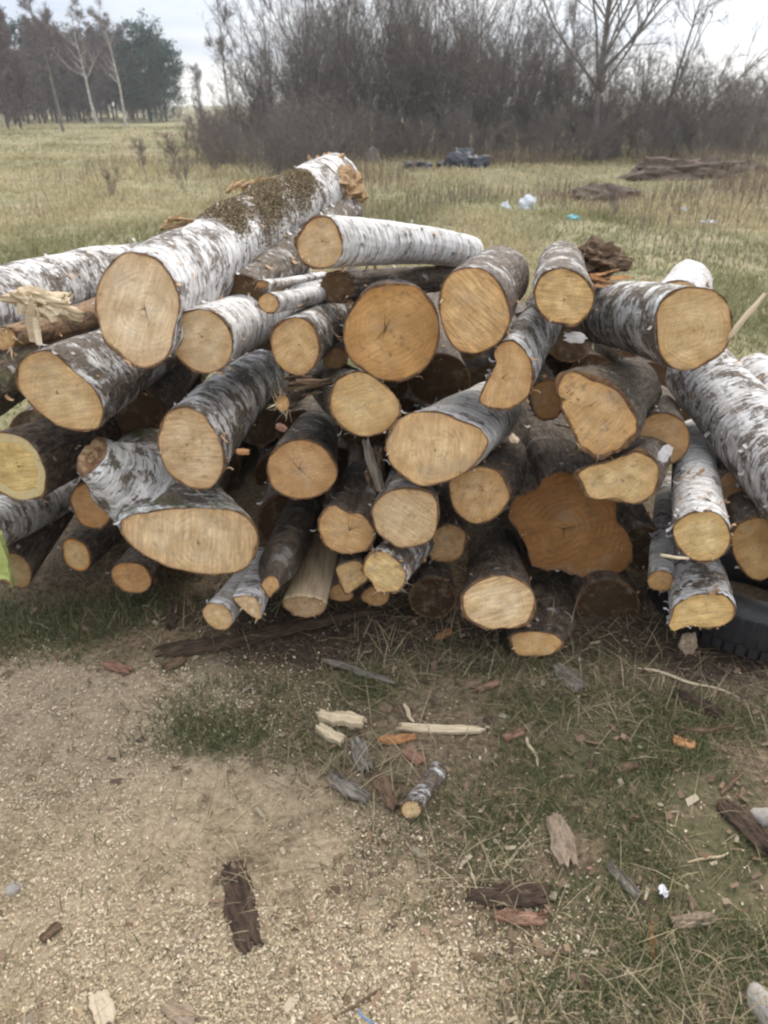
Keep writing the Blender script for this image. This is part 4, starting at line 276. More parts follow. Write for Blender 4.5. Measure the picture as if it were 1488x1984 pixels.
def _hash(ix, iy, s):
    h = np.sin(ix * 127.1 + iy * 311.7 + s * 74.7) * 43758.5453
    return h - np.floor(h)
def vnoise(x, y, s=0):
    x = np.asarray(x, float); y = np.asarray(y, float)
    ix, iy = np.floor(x), np.floor(y); fx, fy = x - ix, y - iy
    fx = fx * fx * (3 - 2 * fx); fy = fy * fy * (3 - 2 * fy)
    a = _hash(ix, iy, s); b = _hash(ix + 1, iy, s); c = _hash(ix, iy + 1, s); d = _hash(ix + 1, iy + 1, s)
    return (a * (1 - fx) + b * fx) * (1 - fy) + (c * (1 - fx) + d * fx) * fy
def fbm(x, y, s=0, o=4):
    v = 0; a = .5
    for k in range(o):
        v = v + a * vnoise(x * 2 ** k, y * 2 ** k, s + k * 3); a *= .5
    return v / (1 - .5 ** o)
def blob_mask(x, y, patches):
    m = np.zeros_like(np.asarray(x, float))
    for (bx, by, rx, ry, w) in patches:
        d = ((x - bx) / rx) ** 2 + ((y - by) / ry) ** 2
        m = np.maximum(m, w * np.exp(-d * 0.9))
    return m
def ground_z(x, y):
    x = np.asarray(x, float); y = np.asarray(y, float)
    near = np.clip((y - 3.0) / 8.0, 0, 1)
    z = (fbm(x * 1.3 + 5, y * 1.3, 2) - .5) * .05 + (fbm(x * 9, y * 9, 8, 3) - .5) * .012
    z = z + near * ((fbm(x * .25 + 9, y * .25, 21, 3) - .5) * .35)
    far = np.clip((y - 60) / 300.0, 0, 1)
    return z - far * 0.4

# ------------------------------------------------------------------ materials
class M:
    def __init__(s, name):
        s.m = bpy.data.materials.new(name); s.m.use_nodes = True
        s.t = s.m.node_tree; s.b = s.t.nodes['Principled BSDF']
        s.b.inputs['Roughness'].default_value = 0.85
        s.b.inputs['Specular IOR Level'].default_value = 0.25
    def n(s, ty, **k):
        x = s.t.nodes.new(ty)
        for a, b in k.items(): setattr(x, a, b)
        return x
    def put(s, sock, v):
        if v is None: return
        if isinstance(v, bpy.types.NodeSocket): s.t.links.new(v, sock)
        elif isinstance(v, (tuple, list)) and len(v) == 3 and sock.type == 'RGBA': sock.default_value = (*v, 1)
        else: sock.default_value = v
    def math(s, op, a, b=None, c=None, clamp=False):
        x = s.n('ShaderNodeMath', operation=op, use_clamp=clamp)
        for i, v in enumerate((a, b, c)): s.put(x.inputs[i], v)
        return x.outputs[0]
    def vmath(s, op, a, b=None, out=0):
        x = s.n('ShaderNodeVectorMath', operation=op)
        s.put(x.inputs[0], a); s.put(x.inputs[1], b)
        return x.outputs['Value'] if out == 'v' else x.outputs[0]
    def scale(s, a, k):
        x = s.n('ShaderNodeVectorMath', operation='SCALE'); s.put(x.inputs[0], a); s.put(x.inputs['Scale'], k)
        return x.outputs[0]
    def sep(s, v):
        x = s.n('ShaderNodeSeparateXYZ'); s.put(x.inputs[0], v); return x.outputs
    def comb(s, a=0., b=0., c=0.):
        x = s.n('ShaderNodeCombineXYZ')
        for i, v in enumerate((a, b, c)): s.put(x.inputs[i], v)
        return x.outputs[0]
    def noise(s, v, sc, det=3., ro=.55, dist=0.):
        x = s.n('ShaderNodeTexNoise'); s.put(x.inputs['Vector'], v)
        x.inputs['Scale'].default_value = sc; x.inputs['Detail'].default_value = det
        x.inputs['Roughness'].default_value = ro; x.inputs['Distortion'].default_value = dist
        return x.outputs['Fac']
    def rng(s, v, a, b, c=0., d=1., smooth=True):
        x = s.n('ShaderNodeMapRange', interpolation_type='SMOOTHSTEP' if smooth else 'LINEAR', clamp=True)
        for i, q in enumerate((v, a, b, c, d)): s.put(x.inputs[i], q)
        return x.outputs[0]
    def mix(s, f, a, b, bt='MIX'):
        x = s.n('ShaderNodeMix', data_type='RGBA', blend_type=bt)
        s.put(x.inputs['Factor'], f); s.put(x.inputs[6], a); s.put(x.inputs[7], b)
        return x.outputs[2]
    def attr(s, name, ty='GEOMETRY', out='Vector'):
        x = s.n('ShaderNodeAttribute', attribute_type=ty, attribute_name=name); return x.outputs[out]
    def prop(s, name): return s.attr(name, 'OBJECT', 'Fac')
    def rand(s): return s.n('ShaderNodeObjectInfo').outputs['Random']
    def obj(s): return s.n('ShaderNodeTexCoord').outputs['Object']
    def color(s, v): s.put(s.b.inputs['Base Color'], v)
    def bump(s, h, st=.4, dist=.01):
        x = s.n('ShaderNodeBump'); x.inputs['Strength'].default_value = st; x.inputs['Distance'].default_value = dist
        s.put(x.inputs['Height'], h); s.t.links.new(x.outputs[0], s.b.inputs['Normal'])

def make_wood():
    m = M('cut_wood')
    fp = m.attr('fp'); x, y, e = m.sep(fp)
    rnd = m.rand()
    off = m.comb(m.math('MULTIPLY', rnd, 37.), m.math('MULTIPLY', rnd, 91.), m.math('MULTIPLY', rnd, 53.))
    p = m.comb(x, y, 0.)
    ps = m.vmath('ADD', p, off)
    warp = m.noise(ps, 1.6, 2.)
    pith = m.comb(m.math('MULTIPLY_ADD', rnd, .3, -.15), m.math('MULTIPLY_ADD', m.math('FRACT', m.math('MULTIPLY', rnd, 7.3)), .3, -.15), 0.)
    q = m.vmath('SUBTRACT', p, pith)
    r = m.vmath('LENGTH', q, out='v')
    r2 = m.math('MULTIPLY_ADD', warp, .25, r)
    ring = m.math('SINE', m.math('MULTIPLY', r2, 62.))
    ring = m.math('MULTIPLY', ring, m.rng(m.noise(ps, 3., 2.), .4, .7))
    ringk = m.math('MULTIPLY_ADD', m.prop('rings'), .05, .11)
    f = m.math('MULTIPLY_ADD', ring, ringk, 1.0)
    # saw streaks
    a = m.prop('saw'); ca = m.math('COSINE', a); sa = m.math('SINE', a)
    u = m.math('ADD', m.math('MULTIPLY', x, ca), m.math('MULTIPLY', y, sa))
    v = m.math('SUBTRACT', m.math('MULTIPLY', y, ca), m.math('MULTIPLY', x, sa))
    sv = m.vmath('ADD', m.comb(m.math('MULTIPLY', u, 1.6), m.math('MULTIPLY_ADD', v, 15., m.math('MULTIPLY', warp, 2.2)), 0.), off)
    streak = m.noise(sv, 1.0, 3., .6)
    sawk = m.prop('sawk')
    f = m.math('MULTIPLY', f, m.math('MULTIPLY_ADD', m.math('SUBTRACT', streak, .5), m.math('MULTIPLY_ADD', sawk, 1.25, .22), 1.0))
    sv2 = m.vmath('ADD', m.comb(m.math('MULTIPLY', u, 2.), m.math('MULTIPLY', v, 34.), 3.), off)
    fine = m.noise(sv2, 1.0, 2., .6)
    f = m.math('MULTIPLY', f, m.math('MULTIPLY_ADD', m.math('SUBTRACT', fine, .5), .6, 1.0))
    grain = m.noise(ps, 55., 2.)
    f = m.math('MULTIPLY', f, m.math('MULTIPLY_ADD', m.math('SUBTRACT', grain, .5), .35, 1.0))
    # rays
    qn = m.vmath('NORMALIZE', q)
    rays = m.noise(m.vmath('ADD', m.scale(qn, 9.), m.comb(0., 0., m.math('MULTIPLY', r, .6))), 1.6, 3., .65)
    crack = m.prop('crack')
    f = m.math('MULTIPLY', f, m.math('MULTIPLY_ADD', m.math('SUBTRACT', rays, .5), m.math('MULTIPLY_ADD', crack, .35, .17), 1.0))
    blot = m.noise(ps, 2.2, 3.)
    base = m.mix(m.rng(blot, .3, .75), (.47, .32, .168), (.64, .48, .295))
    tint = m.attr('tint', 'OBJECT', 'Color')
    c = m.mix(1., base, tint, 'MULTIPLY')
    fc = m.comb(f, f, f)
    c = m.mix(1., c, fc, 'MULTIPLY')
    c = m.mix(m.math('MULTIPLY', m.rng(m.math('MULTIPLY_ADD', m.math('SUBTRACT', blot, .5), .7, e), .55, 1.0), .45), c, m.mix(1., c, (.80, .62, .42), 'MULTIPLY'))
    # heartwood / sapwood
    heart = m.math('MULTIPLY', m.rng(m.math('MULTIPLY_ADD', m.noise(ps, 3.), .08, e), .76, .80), m.prop('heart'))
    c = m.mix(m.math('MULTIPLY', heart, .75), c, (.55, .46, .25))
    # stains
    st = m.math('MULTIPLY', m.rng(m.noise(ps, 4.5, 5., .65), .52, .72), m.math('MULTIPLY_ADD', m.prop('stain'), .5, .30))
    c = m.mix(st, c, (.16, .105, .055))
    dirt = m.math('MULTIPLY', m.rng(m.noise(ps, 9., 5., .7), .55, .75), .35)
    c = m.mix(dirt, c, (.20, .135, .075))
    c = m.mix(m.math('MULTIPLY', m.rng(m.noise(ps, 1.7, 4., .6), .52, .72), .38), c, (.36, .295, .215))
    core = m.math('MULTIPLY', m.rng(r, .05, .0), .55)
    c = m.mix(core, c, (.12, .07, .035))
    specks = m.math('MULTIPLY', m.rng(m.noise(ps, 30., 2.), .68, .74), .5)
    c = m.mix(specks, c, (.12, .075, .04))
    # cambium edge
    rimc = m.prop('rimcol')
    edge = m.math('MULTIPLY', m.rng(m.math('MULTIPLY_ADD', m.math('SUBTRACT', m.noise(ps, 5.), .5), .05, e), m.math('MULTIPLY_ADD', rimc, -.14, .955), 1.0), m.math('MULTIPLY_ADD', rimc, .3, .6))
    c = m.mix(edge, c, m.mix(rimc, (.22, .11, .045), (.52, .21, .05)))
    # drying cracks running out from the pith
    total = None
    for k in range(4):
        ang = m.math('MULTIPLY_ADD', rnd, 40. + 17 * k, 1.7 * k)
        co, si = m.math('COSINE', ang), m.math('SINE', ang)
        qx, qy, _ = m.sep(q)
        uu = m.math('ADD', m.math('MULTIPLY', qx, co), m.math('MULTIPLY', qy, si))
        vv = m.math('SUBTRACT', m.math('MULTIPLY', qy, co), m.math('MULTIPLY', qx, si))
        wob = m.math('MULTIPLY', m.math('SUBTRACT', m.noise(m.comb(m.math('MULTIPLY', uu, 4.), m.math('MULTIPLY', rnd, 90.), float(k)), 1., 3.), .5), m.math('MULTIPLY', uu, .55))
        ln = m.math('MULTIPLY', crack, (.62, .40, .30, .5)[k])
        wid = m.math('MULTIPLY', m.math('SUBTRACT', 1., m.math('DIVIDE', uu, m.math('ADD', ln, .001)), clamp=True), .013)
        on = m.math('MULTIPLY', m.math('LESS_THAN', m.math('ABSOLUTE', m.math('ADD', vv, wob)), wid), m.math('GREATER_THAN', uu, 0.))
        on = m.math('MULTIPLY', on, m.math('GREATER_THAN', crack, (.08, .25, .42, .6)[k]))
        total = on if total is None else m.math('MAXIMUM', total, on)
    c = m.mix(m.math('MULTIPLY', total, .85), c, (.045, .026, .014))
    m.color(c)
    m.bump(m.math('ADD', m.math('MULTIPLY', streak, sawk), m.math('SUBTRACT', m.math('MULTIPLY', fine, .5), m.math('MULTIPLY', total, 1.5))), .45, .004)
    m.b.inputs['Roughness'].default_value = .9
    return m.m

def make_bark():
    m = M('birch_bark')
    v = m.attr('rest'); rnd = m.rand()
    off = m.comb(m.math('MULTIPLY', rnd, 19.), m.math('MULTIPLY', rnd, 47.), m.math('MULTIPLY', rnd, 31.))
    v = m.vmath('ADD', v, off)
    white = m.prop('white')
    sx, sy, sz = m.sep(v)
    big = m.noise(v, 7., 4., .6)
    patch = m.noise(m.comb(m.math('MULTIPLY', sx, 11.), m.math('MULTIPLY', sy, 11.), m.math('MULTIPLY', sz, 13.)), 1., 7., .74, .35)
    patch = m.math('ADD', m.math('MULTIPLY', patch, .72), m.math('MULTIPLY', m.noise(m.comb(m.math('MULTIPLY', sx, 12.), m.math('MULTIPLY', sy, 12.), m.math('MULTIPLY', sz, 95.)), 1., 4., .7), .28))
    lent = m.noise(m.comb(m.math('MULTIPLY', sx, 14.), m.math('MULTIPLY', sy, 14.), m.math('MULTIPLY', sz, 130.)), 1., 3., .65)
    paper = m.noise(m.comb(m.math('MULTIPLY', sx, 9.), m.math('MULTIPLY', sy, 9.), m.math('MULTIPLY', sz, 85.)), 1., 5., .7)
    fine = m.noise(v, 90., 3.)
    fiss = m.noise(m.comb(m.math('MULTIPLY', sx, 60.), m.math('MULTIPLY', sy, 60.), m.math('MULTIPLY', sz, 16.)), 1., 5., .7, .8)
    wcol = m.mix(m.rng(paper, .35, .65), (.40, .375, .355), (.74, .725, .705))
    wcol = m.mix(m.math('MULTIPLY', m.rng(big, .52, .7), .5), wcol, (.42, .375, .34))
    tan = m.rng(m.noise(v, 15., 4., .6), .62, .70)
    wcol = m.mix(m.math('MULTIPLY', tan, .75), wcol, (.36, .22, .125))
    wcol = m.mix(m.math('MULTIPLY', m.rng(lent, .585, .62), .85), wcol, (.07, .058, .05))
    dcol = m.mix(m.rng(fiss, .35, .65), (.034, .024, .018), (.17, .125, .088))
    dcol = m.mix(m.math('MULTIPLY', m.rng(m.noise(v, 22., 4., .7), .58, .66), .7), dcol, (.30, .285, .26))
    dcol = m.mix(m.math('MULTIPLY', white, .5), dcol, (.20, .165, .135))
    vo = m.n('ShaderNodeTexVoronoi'); vo.inputs['Scale'].default_value = 1.0
    m.put(vo.inputs['Vector'], m.comb(m.math('MULTIPLY', sx, 7.), m.math('MULTIPLY', sy, 7.), m.math('MULTIPLY', sz, 13.)))
    knot = m.math('MULTIPLY', m.rng(m.math('MULTIPLY_ADD', m.math('SUBTRACT', m.noise(v, 30., 4.), .5), .25, vo.outputs['Distance']), .26, .16), m.math('GREATER_THAN', m.sep(vo.outputs['Color'])[0], .62))
    pe = m.prop('peeled')
    dcol = m.mix(pe, dcol, m.mix(m.rng(fiss, .35, .62), (.075, .045, .028), (.30, .185, .10)))
    # share of the surface that keeps its white skin
    lim = m.math('MULTIPLY_ADD', white, -.265, .668)
    msk = m.rng(m.math('MULTIPLY_ADD', m.math('SUBTRACT', fine, .5), .10, patch), m.math('SUBTRACT', lim, .035), m.math('ADD', lim, .035))
    c = m.mix(msk, dcol, wcol)
    c = m.mix(m.math('MULTIPLY', m.math('MULTIPLY', knot, white), .9), c, m.mix(fine, (.025, .018, .014), (.16, .10, .06)))
    # dark bands round the stem
    band = m.math('MULTIPLY', m.rng(m.noise(m.comb(0., 0., m.math('MULTIPLY_ADD', sz, 9., m.math('MULTIPLY', m.noise(v, 8.), 1.2))), 1., 2.), .62, .66), m.prop('band'))
    c = m.mix(m.math('MULTIPLY', band, .85), c, (.06, .055, .055))
    ms = m.math('MULTIPLY', m.rng(m.noise(v, 9., 5., .7), .47, .58), m.prop('moss'))
    c = m.mix(m.math('MULTIPLY', ms, .85), c, m.mix(fine, (.045, .050, .015), (.10, .105, .035)))
    c = m.mix(1., c, m.comb(*[m.math('MULTIPLY_ADD', fine, .5, .75)] * 3), 'MULTIPLY')
    m.color(c)
    h = m.math('ADD', m.math('MULTIPLY', fiss, m.math('SUBTRACT', 1.25, msk)), m.math('MULTIPLY', paper, .35))
    h = m.math('ADD', h, m.math('MULTIPLY', msk, .3))
    m.bump(h, .8, .012)
    m.b.inputs['Roughness'].default_value = .7
    return m.m

def simple(name, c1, c2, sc=30., bump=.5, rough=.85, stretch=None, dist=.006):
    m = M(name)
    v = m.obj()
    if stretch:
        a, b, c = m.sep(v); v = m.comb(m.math('MULTIPLY', a, stretch[0]), m.math('MULTIPLY', b, stretch[1]), m.math('MULTIPLY', c, stretch[2]))
    v = m.vmath('ADD', v, m.comb(m.math('MULTIPLY', m.rand(), 29.), 0., 0.))
    n = m.noise(v, sc, 5., .65); n2 = m.noise(v, sc * .22, 3.)
    c = m.mix(m.rng(n, .3, .7), c1, c2)
    c = m.mix(m.math('MULTIPLY', m.rng(n2, .45, .7), .35), c, tuple(q * .55 for q in c1))
    m.color(c); m.bump(n, bump, dist)
    m.b.inputs['Roughness'].default_value = rough
    return m.m

def vcol_mat(name, rough=.85, trans=0.):
    m = M(name)
    m.color(m.attr('col', out='Color'))
    m.b.inputs['Roughness'].default_value = rough
    if trans:
        tr = m.n('ShaderNodeBsdfTranslucent'); m.t.links.new(m.attr('col', out='Color'), tr.inputs[0])
        mx = m.n('ShaderNodeMixShader'); mx.inputs[0].default_value = trans
        m.t.links.new(m.b.outputs[0], mx.inputs[1]); m.t.links.new(tr.outputs[0], mx.inputs[2])
        m.t.links.new(mx.outputs[0], m.t.nodes['Material Output'].inputs[0])
    return m.m

WOOD = make_wood()
BARK = make_bark()
RIM = simple('inner_bark', (.10, .055, .03), (.27, .15, .075), 60.)
TORN = simple('torn_wood', (.30, .175, .085), (.62, .43, .24), 14., .9, .9, (1., 5., 5.), .02)
SPLIT = simple('split_wood', (.34, .24, .14), (.60, .47, .31), 9., .5, .9, (6., .7, 6.))
PIECE = {
    'darkbark': simple('dark_rotten_bark', (.030, .020, .014), (.105, .068, .045), 22., .9, .9, (1., 4., 4.), .01),
    'brownbark': simple('brown_bark', (.085, .052, .032), (.22, .145, .09), 22., .9, .9, (1., 4., 4.), .01),
    'redbark': simple('reddish_inner_bark', (.17, .085, .055), (.32, .19, .13), 22., .6, .9, (1., 3., 3.)),
    'orangebark': simple('orange_inner_bark', (.26, .115, .045), (.46, .25, .115), 22., .6, .9, (1., 3., 3.)),
    'greybark': simple('grey_ridged_bark', (.10, .082, .065), (.33, .29, .24), 18., 1., .9, (.7, 5., 5.), .015),
    'dustbark': simple('dusty_bark', (.20, .145, .10), (.34, .26, .185), 24., .7, .9, (1., 3., 3.)),
    'palewood': simple('pale_split_wood', (.44, .33, .20), (.68, .57, .40), 12., .6, .9, (.6, 7., 7.)),
    'dustwood': simple('dusty_sawn_wood', (.40, .32, .22), (.52, .43, .31), 12., .5, .9, (.6, 7., 7.)),
}
CURL = M('bark_curl')
_g = CURL.n('ShaderNodeNewGeometry').outputs['Backfacing']
_cn = CURL.noise(CURL.obj(), 60.)
CURL.color(CURL.mix(_g, CURL.mix(_cn, (.36, .33, .30), (.66, .63, .60)), CURL.mix(_cn, (.30, .16, .08), (.55, .37, .22))))
CURL = CURL.m
LITTER = vcol_mat('ground_litter')
BLADE = vcol_mat('grass_blades', .8, .35)

def make_ground():
    m = M('ground_soil')
    pos = m.n('ShaderNodeNewGeometry').outputs['Position']
    saw = m.attr('saw', out='Fac'); grn = m.attr('green', out='Fac'); mead = m.attr('meadow', out='Fac')
    n1 = m.noise(pos, 7., 5., .65); n2 = m.noise(pos, 60., 4., .7); n3 = m.noise(pos, 1.3, 4.); n4 = m.noise(pos, 170., 2., .6)
    soil = m.mix(m.rng(n2, .3, .7), (.085, .060, .038), (.25, .185, .115))
    soil = m.mix(m.math('MULTIPLY', m.rng(n1, .5, .75), .55), soil, (.05, .036, .025))
    dust = m.mix(m.rng(n2, .3, .72), (.285, .21, .135), (.46, .36, .235))
    dust = m.mix(m.math('MULTIPLY', m.rng(n1, .45, .7), .45), dust, (.22, .165, .105))
    dust = m.mix(m.math('MULTIPLY', m.rng(n4, .55, .7), .6), dust, (.52, .44, .31))
    c = m.mix(m.rng(m.math('MULTIPLY_ADD', m.math('SUBTRACT', n1, .5), 1.5, saw), .22, .72), soil, dust)
    pshade = m.attr('pile_shade', out='Fac')
    c = m.mix(m.math('MULTIPLY', m.rng(m.math('MULTIPLY_ADD', m.math('SUBTRACT', n1, .5), .5, pshade), .3, .7), .85), c, m.mix(m.rng(n2, .35, .7), (.022, .015, .011), (.085, .058, .040)))  # pile's shade mixed into the soil colour
    gcol = m.mix(n2, (.036, .046, .018), (.095, .100, .042))
    c = m.mix(m.math('MULTIPLY', m.rng(m.math('MULTIPLY_ADD', m.math('SUBTRACT', n1, .5), 1.5, grn), .40, .85), .65), c, gcol)
    straw = m.mix(m.rng(n1, .3, .7), (.21, .18, .10), (.34, .295, .175))
    straw = m.mix(m.rng(n3, .42, .62), straw, (.19, .18, .09))
    c = m.mix(mead, c, straw)
    m.color(c)
    m.bump(m.math('ADD', n2, m.math('MULTIPLY', n4, .5)), .7, .012)
    m.b.inputs['Roughness'].default_value = .95
    return m.m
GROUND = make_ground()

# ------------------------------------------------------------------ ground sheet
def axis_vals(d0, d1, step, far, n):
    core = np.arange(d0, d1 + step / 2, step)
    g = np.geomspace(step, far, n)
    return core, g
xc = np.arange(-2.4, 2.4001, .024)
xg = 2.4 + np.cumsum(np.geomspace(.03, 42, 60)); xs = np.concatenate([-xg[::-1], xc, xg])
yc = np.arange(.1, 3.4001, .024)
yg = 3.4 + np.cumsum(np.geomspace(.03, 33, 80)); yn = .1 - np.cumsum(np.geomspace(.04, 6, 24)); ys = np.concatenate([yn[::-1], yc, yg])
GX, GY = np.meshgrid(xs, ys)
gx, gy = GX.ravel(), GY.ravel()
V = np.stack([gx, gy, ground_z(gx, gy)], 1)
nx, ny = len(xs), len(ys)
idx = np.arange(nx * ny).reshape(ny, nx)
Fq = np.stack([idx[:-1, :-1], idx[:-1, 1:], idx[1:, 1:], idx[1:, :-1]], -1).reshape(-1, 4)
def mead_mask(x, y):
    return np.clip((y - 2.9 + (fbm(x * 2, y * 2, 31) - .5) * .8) / .8, 0, 1)
gnd_o = np_mesh('ground', V, [Fq], [GROUND], smooth=True, attrs={
    'saw': ('FLOAT', blob_mask(gx, gy, SAWDUST_PATCHES)), 'green': ('FLOAT', blob_mask(gx, gy, GREEN_PATCHES)), 'meadow': ('FLOAT', mead_mask(gx, gy)), 'pile_shade': ('FLOAT', blob_mask(gx, gy, PILE_SHADE_PATCHES))})
tag(gnd_o, 'trampled ground of sawdust, soil and grass reaching to the horizon', kind='structure')

# ------------------------------------------------------------------ logs
def closed_curve(pts, n):
    P = np.asarray(pts, float); k = len(P); out = []
    for i in range(k):
        p0, p1, p2, p3 = P[i - 1], P[i], P[(i + 1) % k], P[(i + 2) % k]
        for t in np.linspace(0, 1, 10, endpoint=False):
            out.append(.5 * ((2 * p1) + (-p0 + p2) * t + (2 * p0 - 5 * p1 + 4 * p2 - p3) * t * t + (-p0 + 3 * p1 - 3 * p2 + p3) * t ** 3))
    out = np.array(out)
    d = np.linalg.norm(np.diff(np.vstack([out, out[:1]]), axis=0), axis=1)
    s = np.concatenate([[0], np.cumsum(d)]); tt = np.linspace(0, s[-1], n, endpoint=False)
    cl = np.vstack([out, out[:1]])
    return np.stack([np.interp(tt, s, cl[:, j]) for j in range(3)], 1)
def nz(p): return mnoise.noise(Vector(p))
def unit(v): return v / (np.linalg.norm(v) + 1e-12)

def strips(P, D, Nn, W, n=4):
    """curled strips: start P, direction D, lift direction Nn, width vector W -> verts, quads"""
    V, F = [], []
    for p, d, nn, w in zip(P, D, Nn, W):
        b = len(V); ln = np.linalg.norm(d); k = random.uniform(.6, 2.4)
        for i in range(n):
            t = i / (n - 1); a = k * t
            q = p + unit(d) * ln * math.sin(a) / k + nn * ln * (1 - math.cos(a)) / k * .9 + nn * .002
            ww = w * (1 - .35 * t * random.random())
            V += [q - ww, q + ww]
        for i in range(n - 1):
            F.append((b + 2 * i, b + 2 * i + 1, b + 2 * i + 3, b + 2 * i + 2))
    return np.array(V), np.array(F)

def build_log(row, k):
    name = row.get('name', 'birch_log')
    key = zlib.crc32((row['label'] + str(row['c'])).encode()) % 9973
    random.seed(key); rs = np.random.default_rng(key)
    sd = (key % 397) * 1.31
    ax = unit(np.array(row['ax'])); L = row['length']
    n = 64
    ring = closed_curve(row['ring'], n)
    rough = row.get('rough', 1.0)
    a = ring @ ax; perp = ring - a[:, None] * ax
    e1 = unit(np.cross(ax, (0, 0, 1))); e2 = np.cross(e1, ax)
    px, py = perp @ e1, perp @ e2
    rad = np.hypot(px, py); Rm = rad.mean()
    split = name == 'split_log'
    cat = {'birch_branch': 'branch', 'broken_branch': 'branch', 'branch_piece': 'branch'}.get(name, 'log')
    root = empty(name, row['c'], row['label'], cat, ('filler log ends darkened for shade inside the pile' if row.get('inner') else 'logs stacked in the pile') if name != 'branch_piece' else None)
    rimw = row.get('rimw', .0055) * (1.0 if Rm > .05 else .6)
    ns = int(np.clip(L / .028, 10, 64))
    us = np.linspace(0, 1, ns) ** 1.15
    fs = row.get('far_scale', .93); fl = row.get('flare', 1.0); fll = row.get('flarelen', .3)
    bx, by = rs.normal(0, .011, 2) * L
    V, rest = [], []
    jag = np.array([nz((q[0] * 45 + sd, q[1] * 45, q[2] * 45)) for q in ring])
    ring = ring * (1 + .010 * rough * jag)[:, None]
    a = ring @ ax; perp = ring - a[:, None] * ax
    px, py = perp @ e1, perp @ e2; rad = np.hypot(px, py)
    rv = np.clip(.8 + 1.1 * np.array([nz((q[0] * 17 + sd, q[1] * 17, q[2] * 17 + 5)) for q in ring]), .25, 1.9)
    inner = ring * (1 - rimw * rv / Rm)[:, None]
    V.append(inner + ax * .002); rest.append(np.stack([px, py, a], 1))
    for j, u in enumerate(us):
        s = L * u
        t = a * (1 - u) + s
        w = 0 if split else .75 * min(1, s / .35) ** 2
        ang = np.arctan2(py, px)
        rr = rad * (1 - w) + Rm * w
        sc = 1 + (fs - 1) * u
        if fl != 1: q = min(1, s / fll); sc *= 1 + (fl - 1) * q * q * (3 - 2 * q)
        d = np.zeros(n)
        amp = min(1., .25 + s / .12)
        for i in range(n):
            c_, s_ = math.cos(ang[i]), math.sin(ang[i])
            d[i] = (0.06 * nz((c_ * 1.3 + sd, s_ * 1.3, s * 4)) + .022 * rough * nz((c_ * 5, s_ * 5 + sd, s * 16))) * amp * Rm
            d[i] += .0022 * rough * nz((c_ * 14 + sd, s_ * 14, s * 50)) * (1 if Rm > .04 else .5)
        rr = rr * sc + d
        bend = math.sin(u * math.pi * .9)
        P = np.outer(rr * np.cos(ang) + bx * bend, e1) + np.outer(rr * np.sin(ang) + by * bend, e2) + np.outer(t, ax)
        if j == 0: P = P + np.outer(rs.uniform(-.007, .003, n) * rough, ax)
        V.append(P); rest.append(np.stack([rad * np.cos(ang), rad * np.sin(ang), np.full(n, s)], 1))
    V = np.concatenate(V); rest = np.concatenate(rest)
    ii = np.arange(n); jj = (ii + 1) % n
    quads, mi = [], []
    for r_ in range(ns):
        quads.append(np.stack([r_ * n + ii, r_ * n + jj, (r_ + 1) * n + jj, (r_ + 1) * n + ii], 1)); mi += [1 if r_ == 0 else 0] * n
    cap = (ns * n + ii)[None, :]
    bark = np_mesh('bark', V, quads + [cap], [SPLIT if row.get('wood') else BARK, RIM, TORN], root, smooth=True, attrs={'rest': ('FLOAT_VECTOR', rest)}, midx=mi + [2])
    for p_ in ('white', 'moss', 'band', 'peeled'): bark[p_] = float(row.get(p_, 0))
    # sawn face
    nr = 9
    nrm = unit(np.cross(ring[n // 4] - ring[0], ring[n // 2] - ring[0]))
    if nrm @ ax > 0: nrm = -nrm
    f1 = unit(np.cross((0, 0, 1), nrm)) if abs(nrm[2]) < .95 else np.array((1., 0, 0)); f1 = f1 * (1 if f1[0] > 0 else -1); f2 = np.cross(nrm, f1); f2 = f2 * (1 if f2[2] > 0 else -1)
    mr = np.linalg.norm(ring, axis=1).mean()
    FV, FP = [], []
    fr = np.linspace(1, 0, nr, endpoint=False)
    uneven = .0016 * rough
    for q in fr:
        pr = inner * 1.004 * q + nrm * .001
        dz = np.array([nz((p[0] * 30 + sd, p[1] * 30, p[2] * 30)) + .6 * nz((p[0] * 90 + sd, p[1] * 90, p[2] * 90)) for p in pr]) * uneven
        FV.append(pr + dz[:, None] * nrm); FP.append(np.stack([pr @ f1 / mr, pr @ f2 / mr, np.full(n, q)], 1))
    FV.append(np.zeros((1, 3)) + nrm * .001); FP.append(np.zeros((1, 3)))
    FV = np.concatenate(FV); FP = np.concatenate(FP)
    fq = [np.stack([r_ * n + jj, r_ * n + ii, (r_ + 1) * n + ii, (r_ + 1) * n + jj], 1) for r_ in range(nr - 1)]
    ft = np.stack([(nr - 1) * n + jj, (nr - 1) * n + ii, np.full(n, nr * n)], 1)
    face = np_mesh('cut_face', FV, fq + [ft], [WOOD], root, smooth=True, attrs={'fp': ('FLOAT_VECTOR', FP)})
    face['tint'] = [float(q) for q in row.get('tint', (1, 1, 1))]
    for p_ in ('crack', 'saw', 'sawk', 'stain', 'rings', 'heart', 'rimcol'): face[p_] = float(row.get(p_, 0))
    # peeling bark
    cnt = int((6 + 26 * row.get('white', 0) + 40 * row.get('shaggy', 0) + 12 * (rough - 1)) * min(1.6, L) * min(1.3, Rm / .06)) if not row.get('wood') else 0
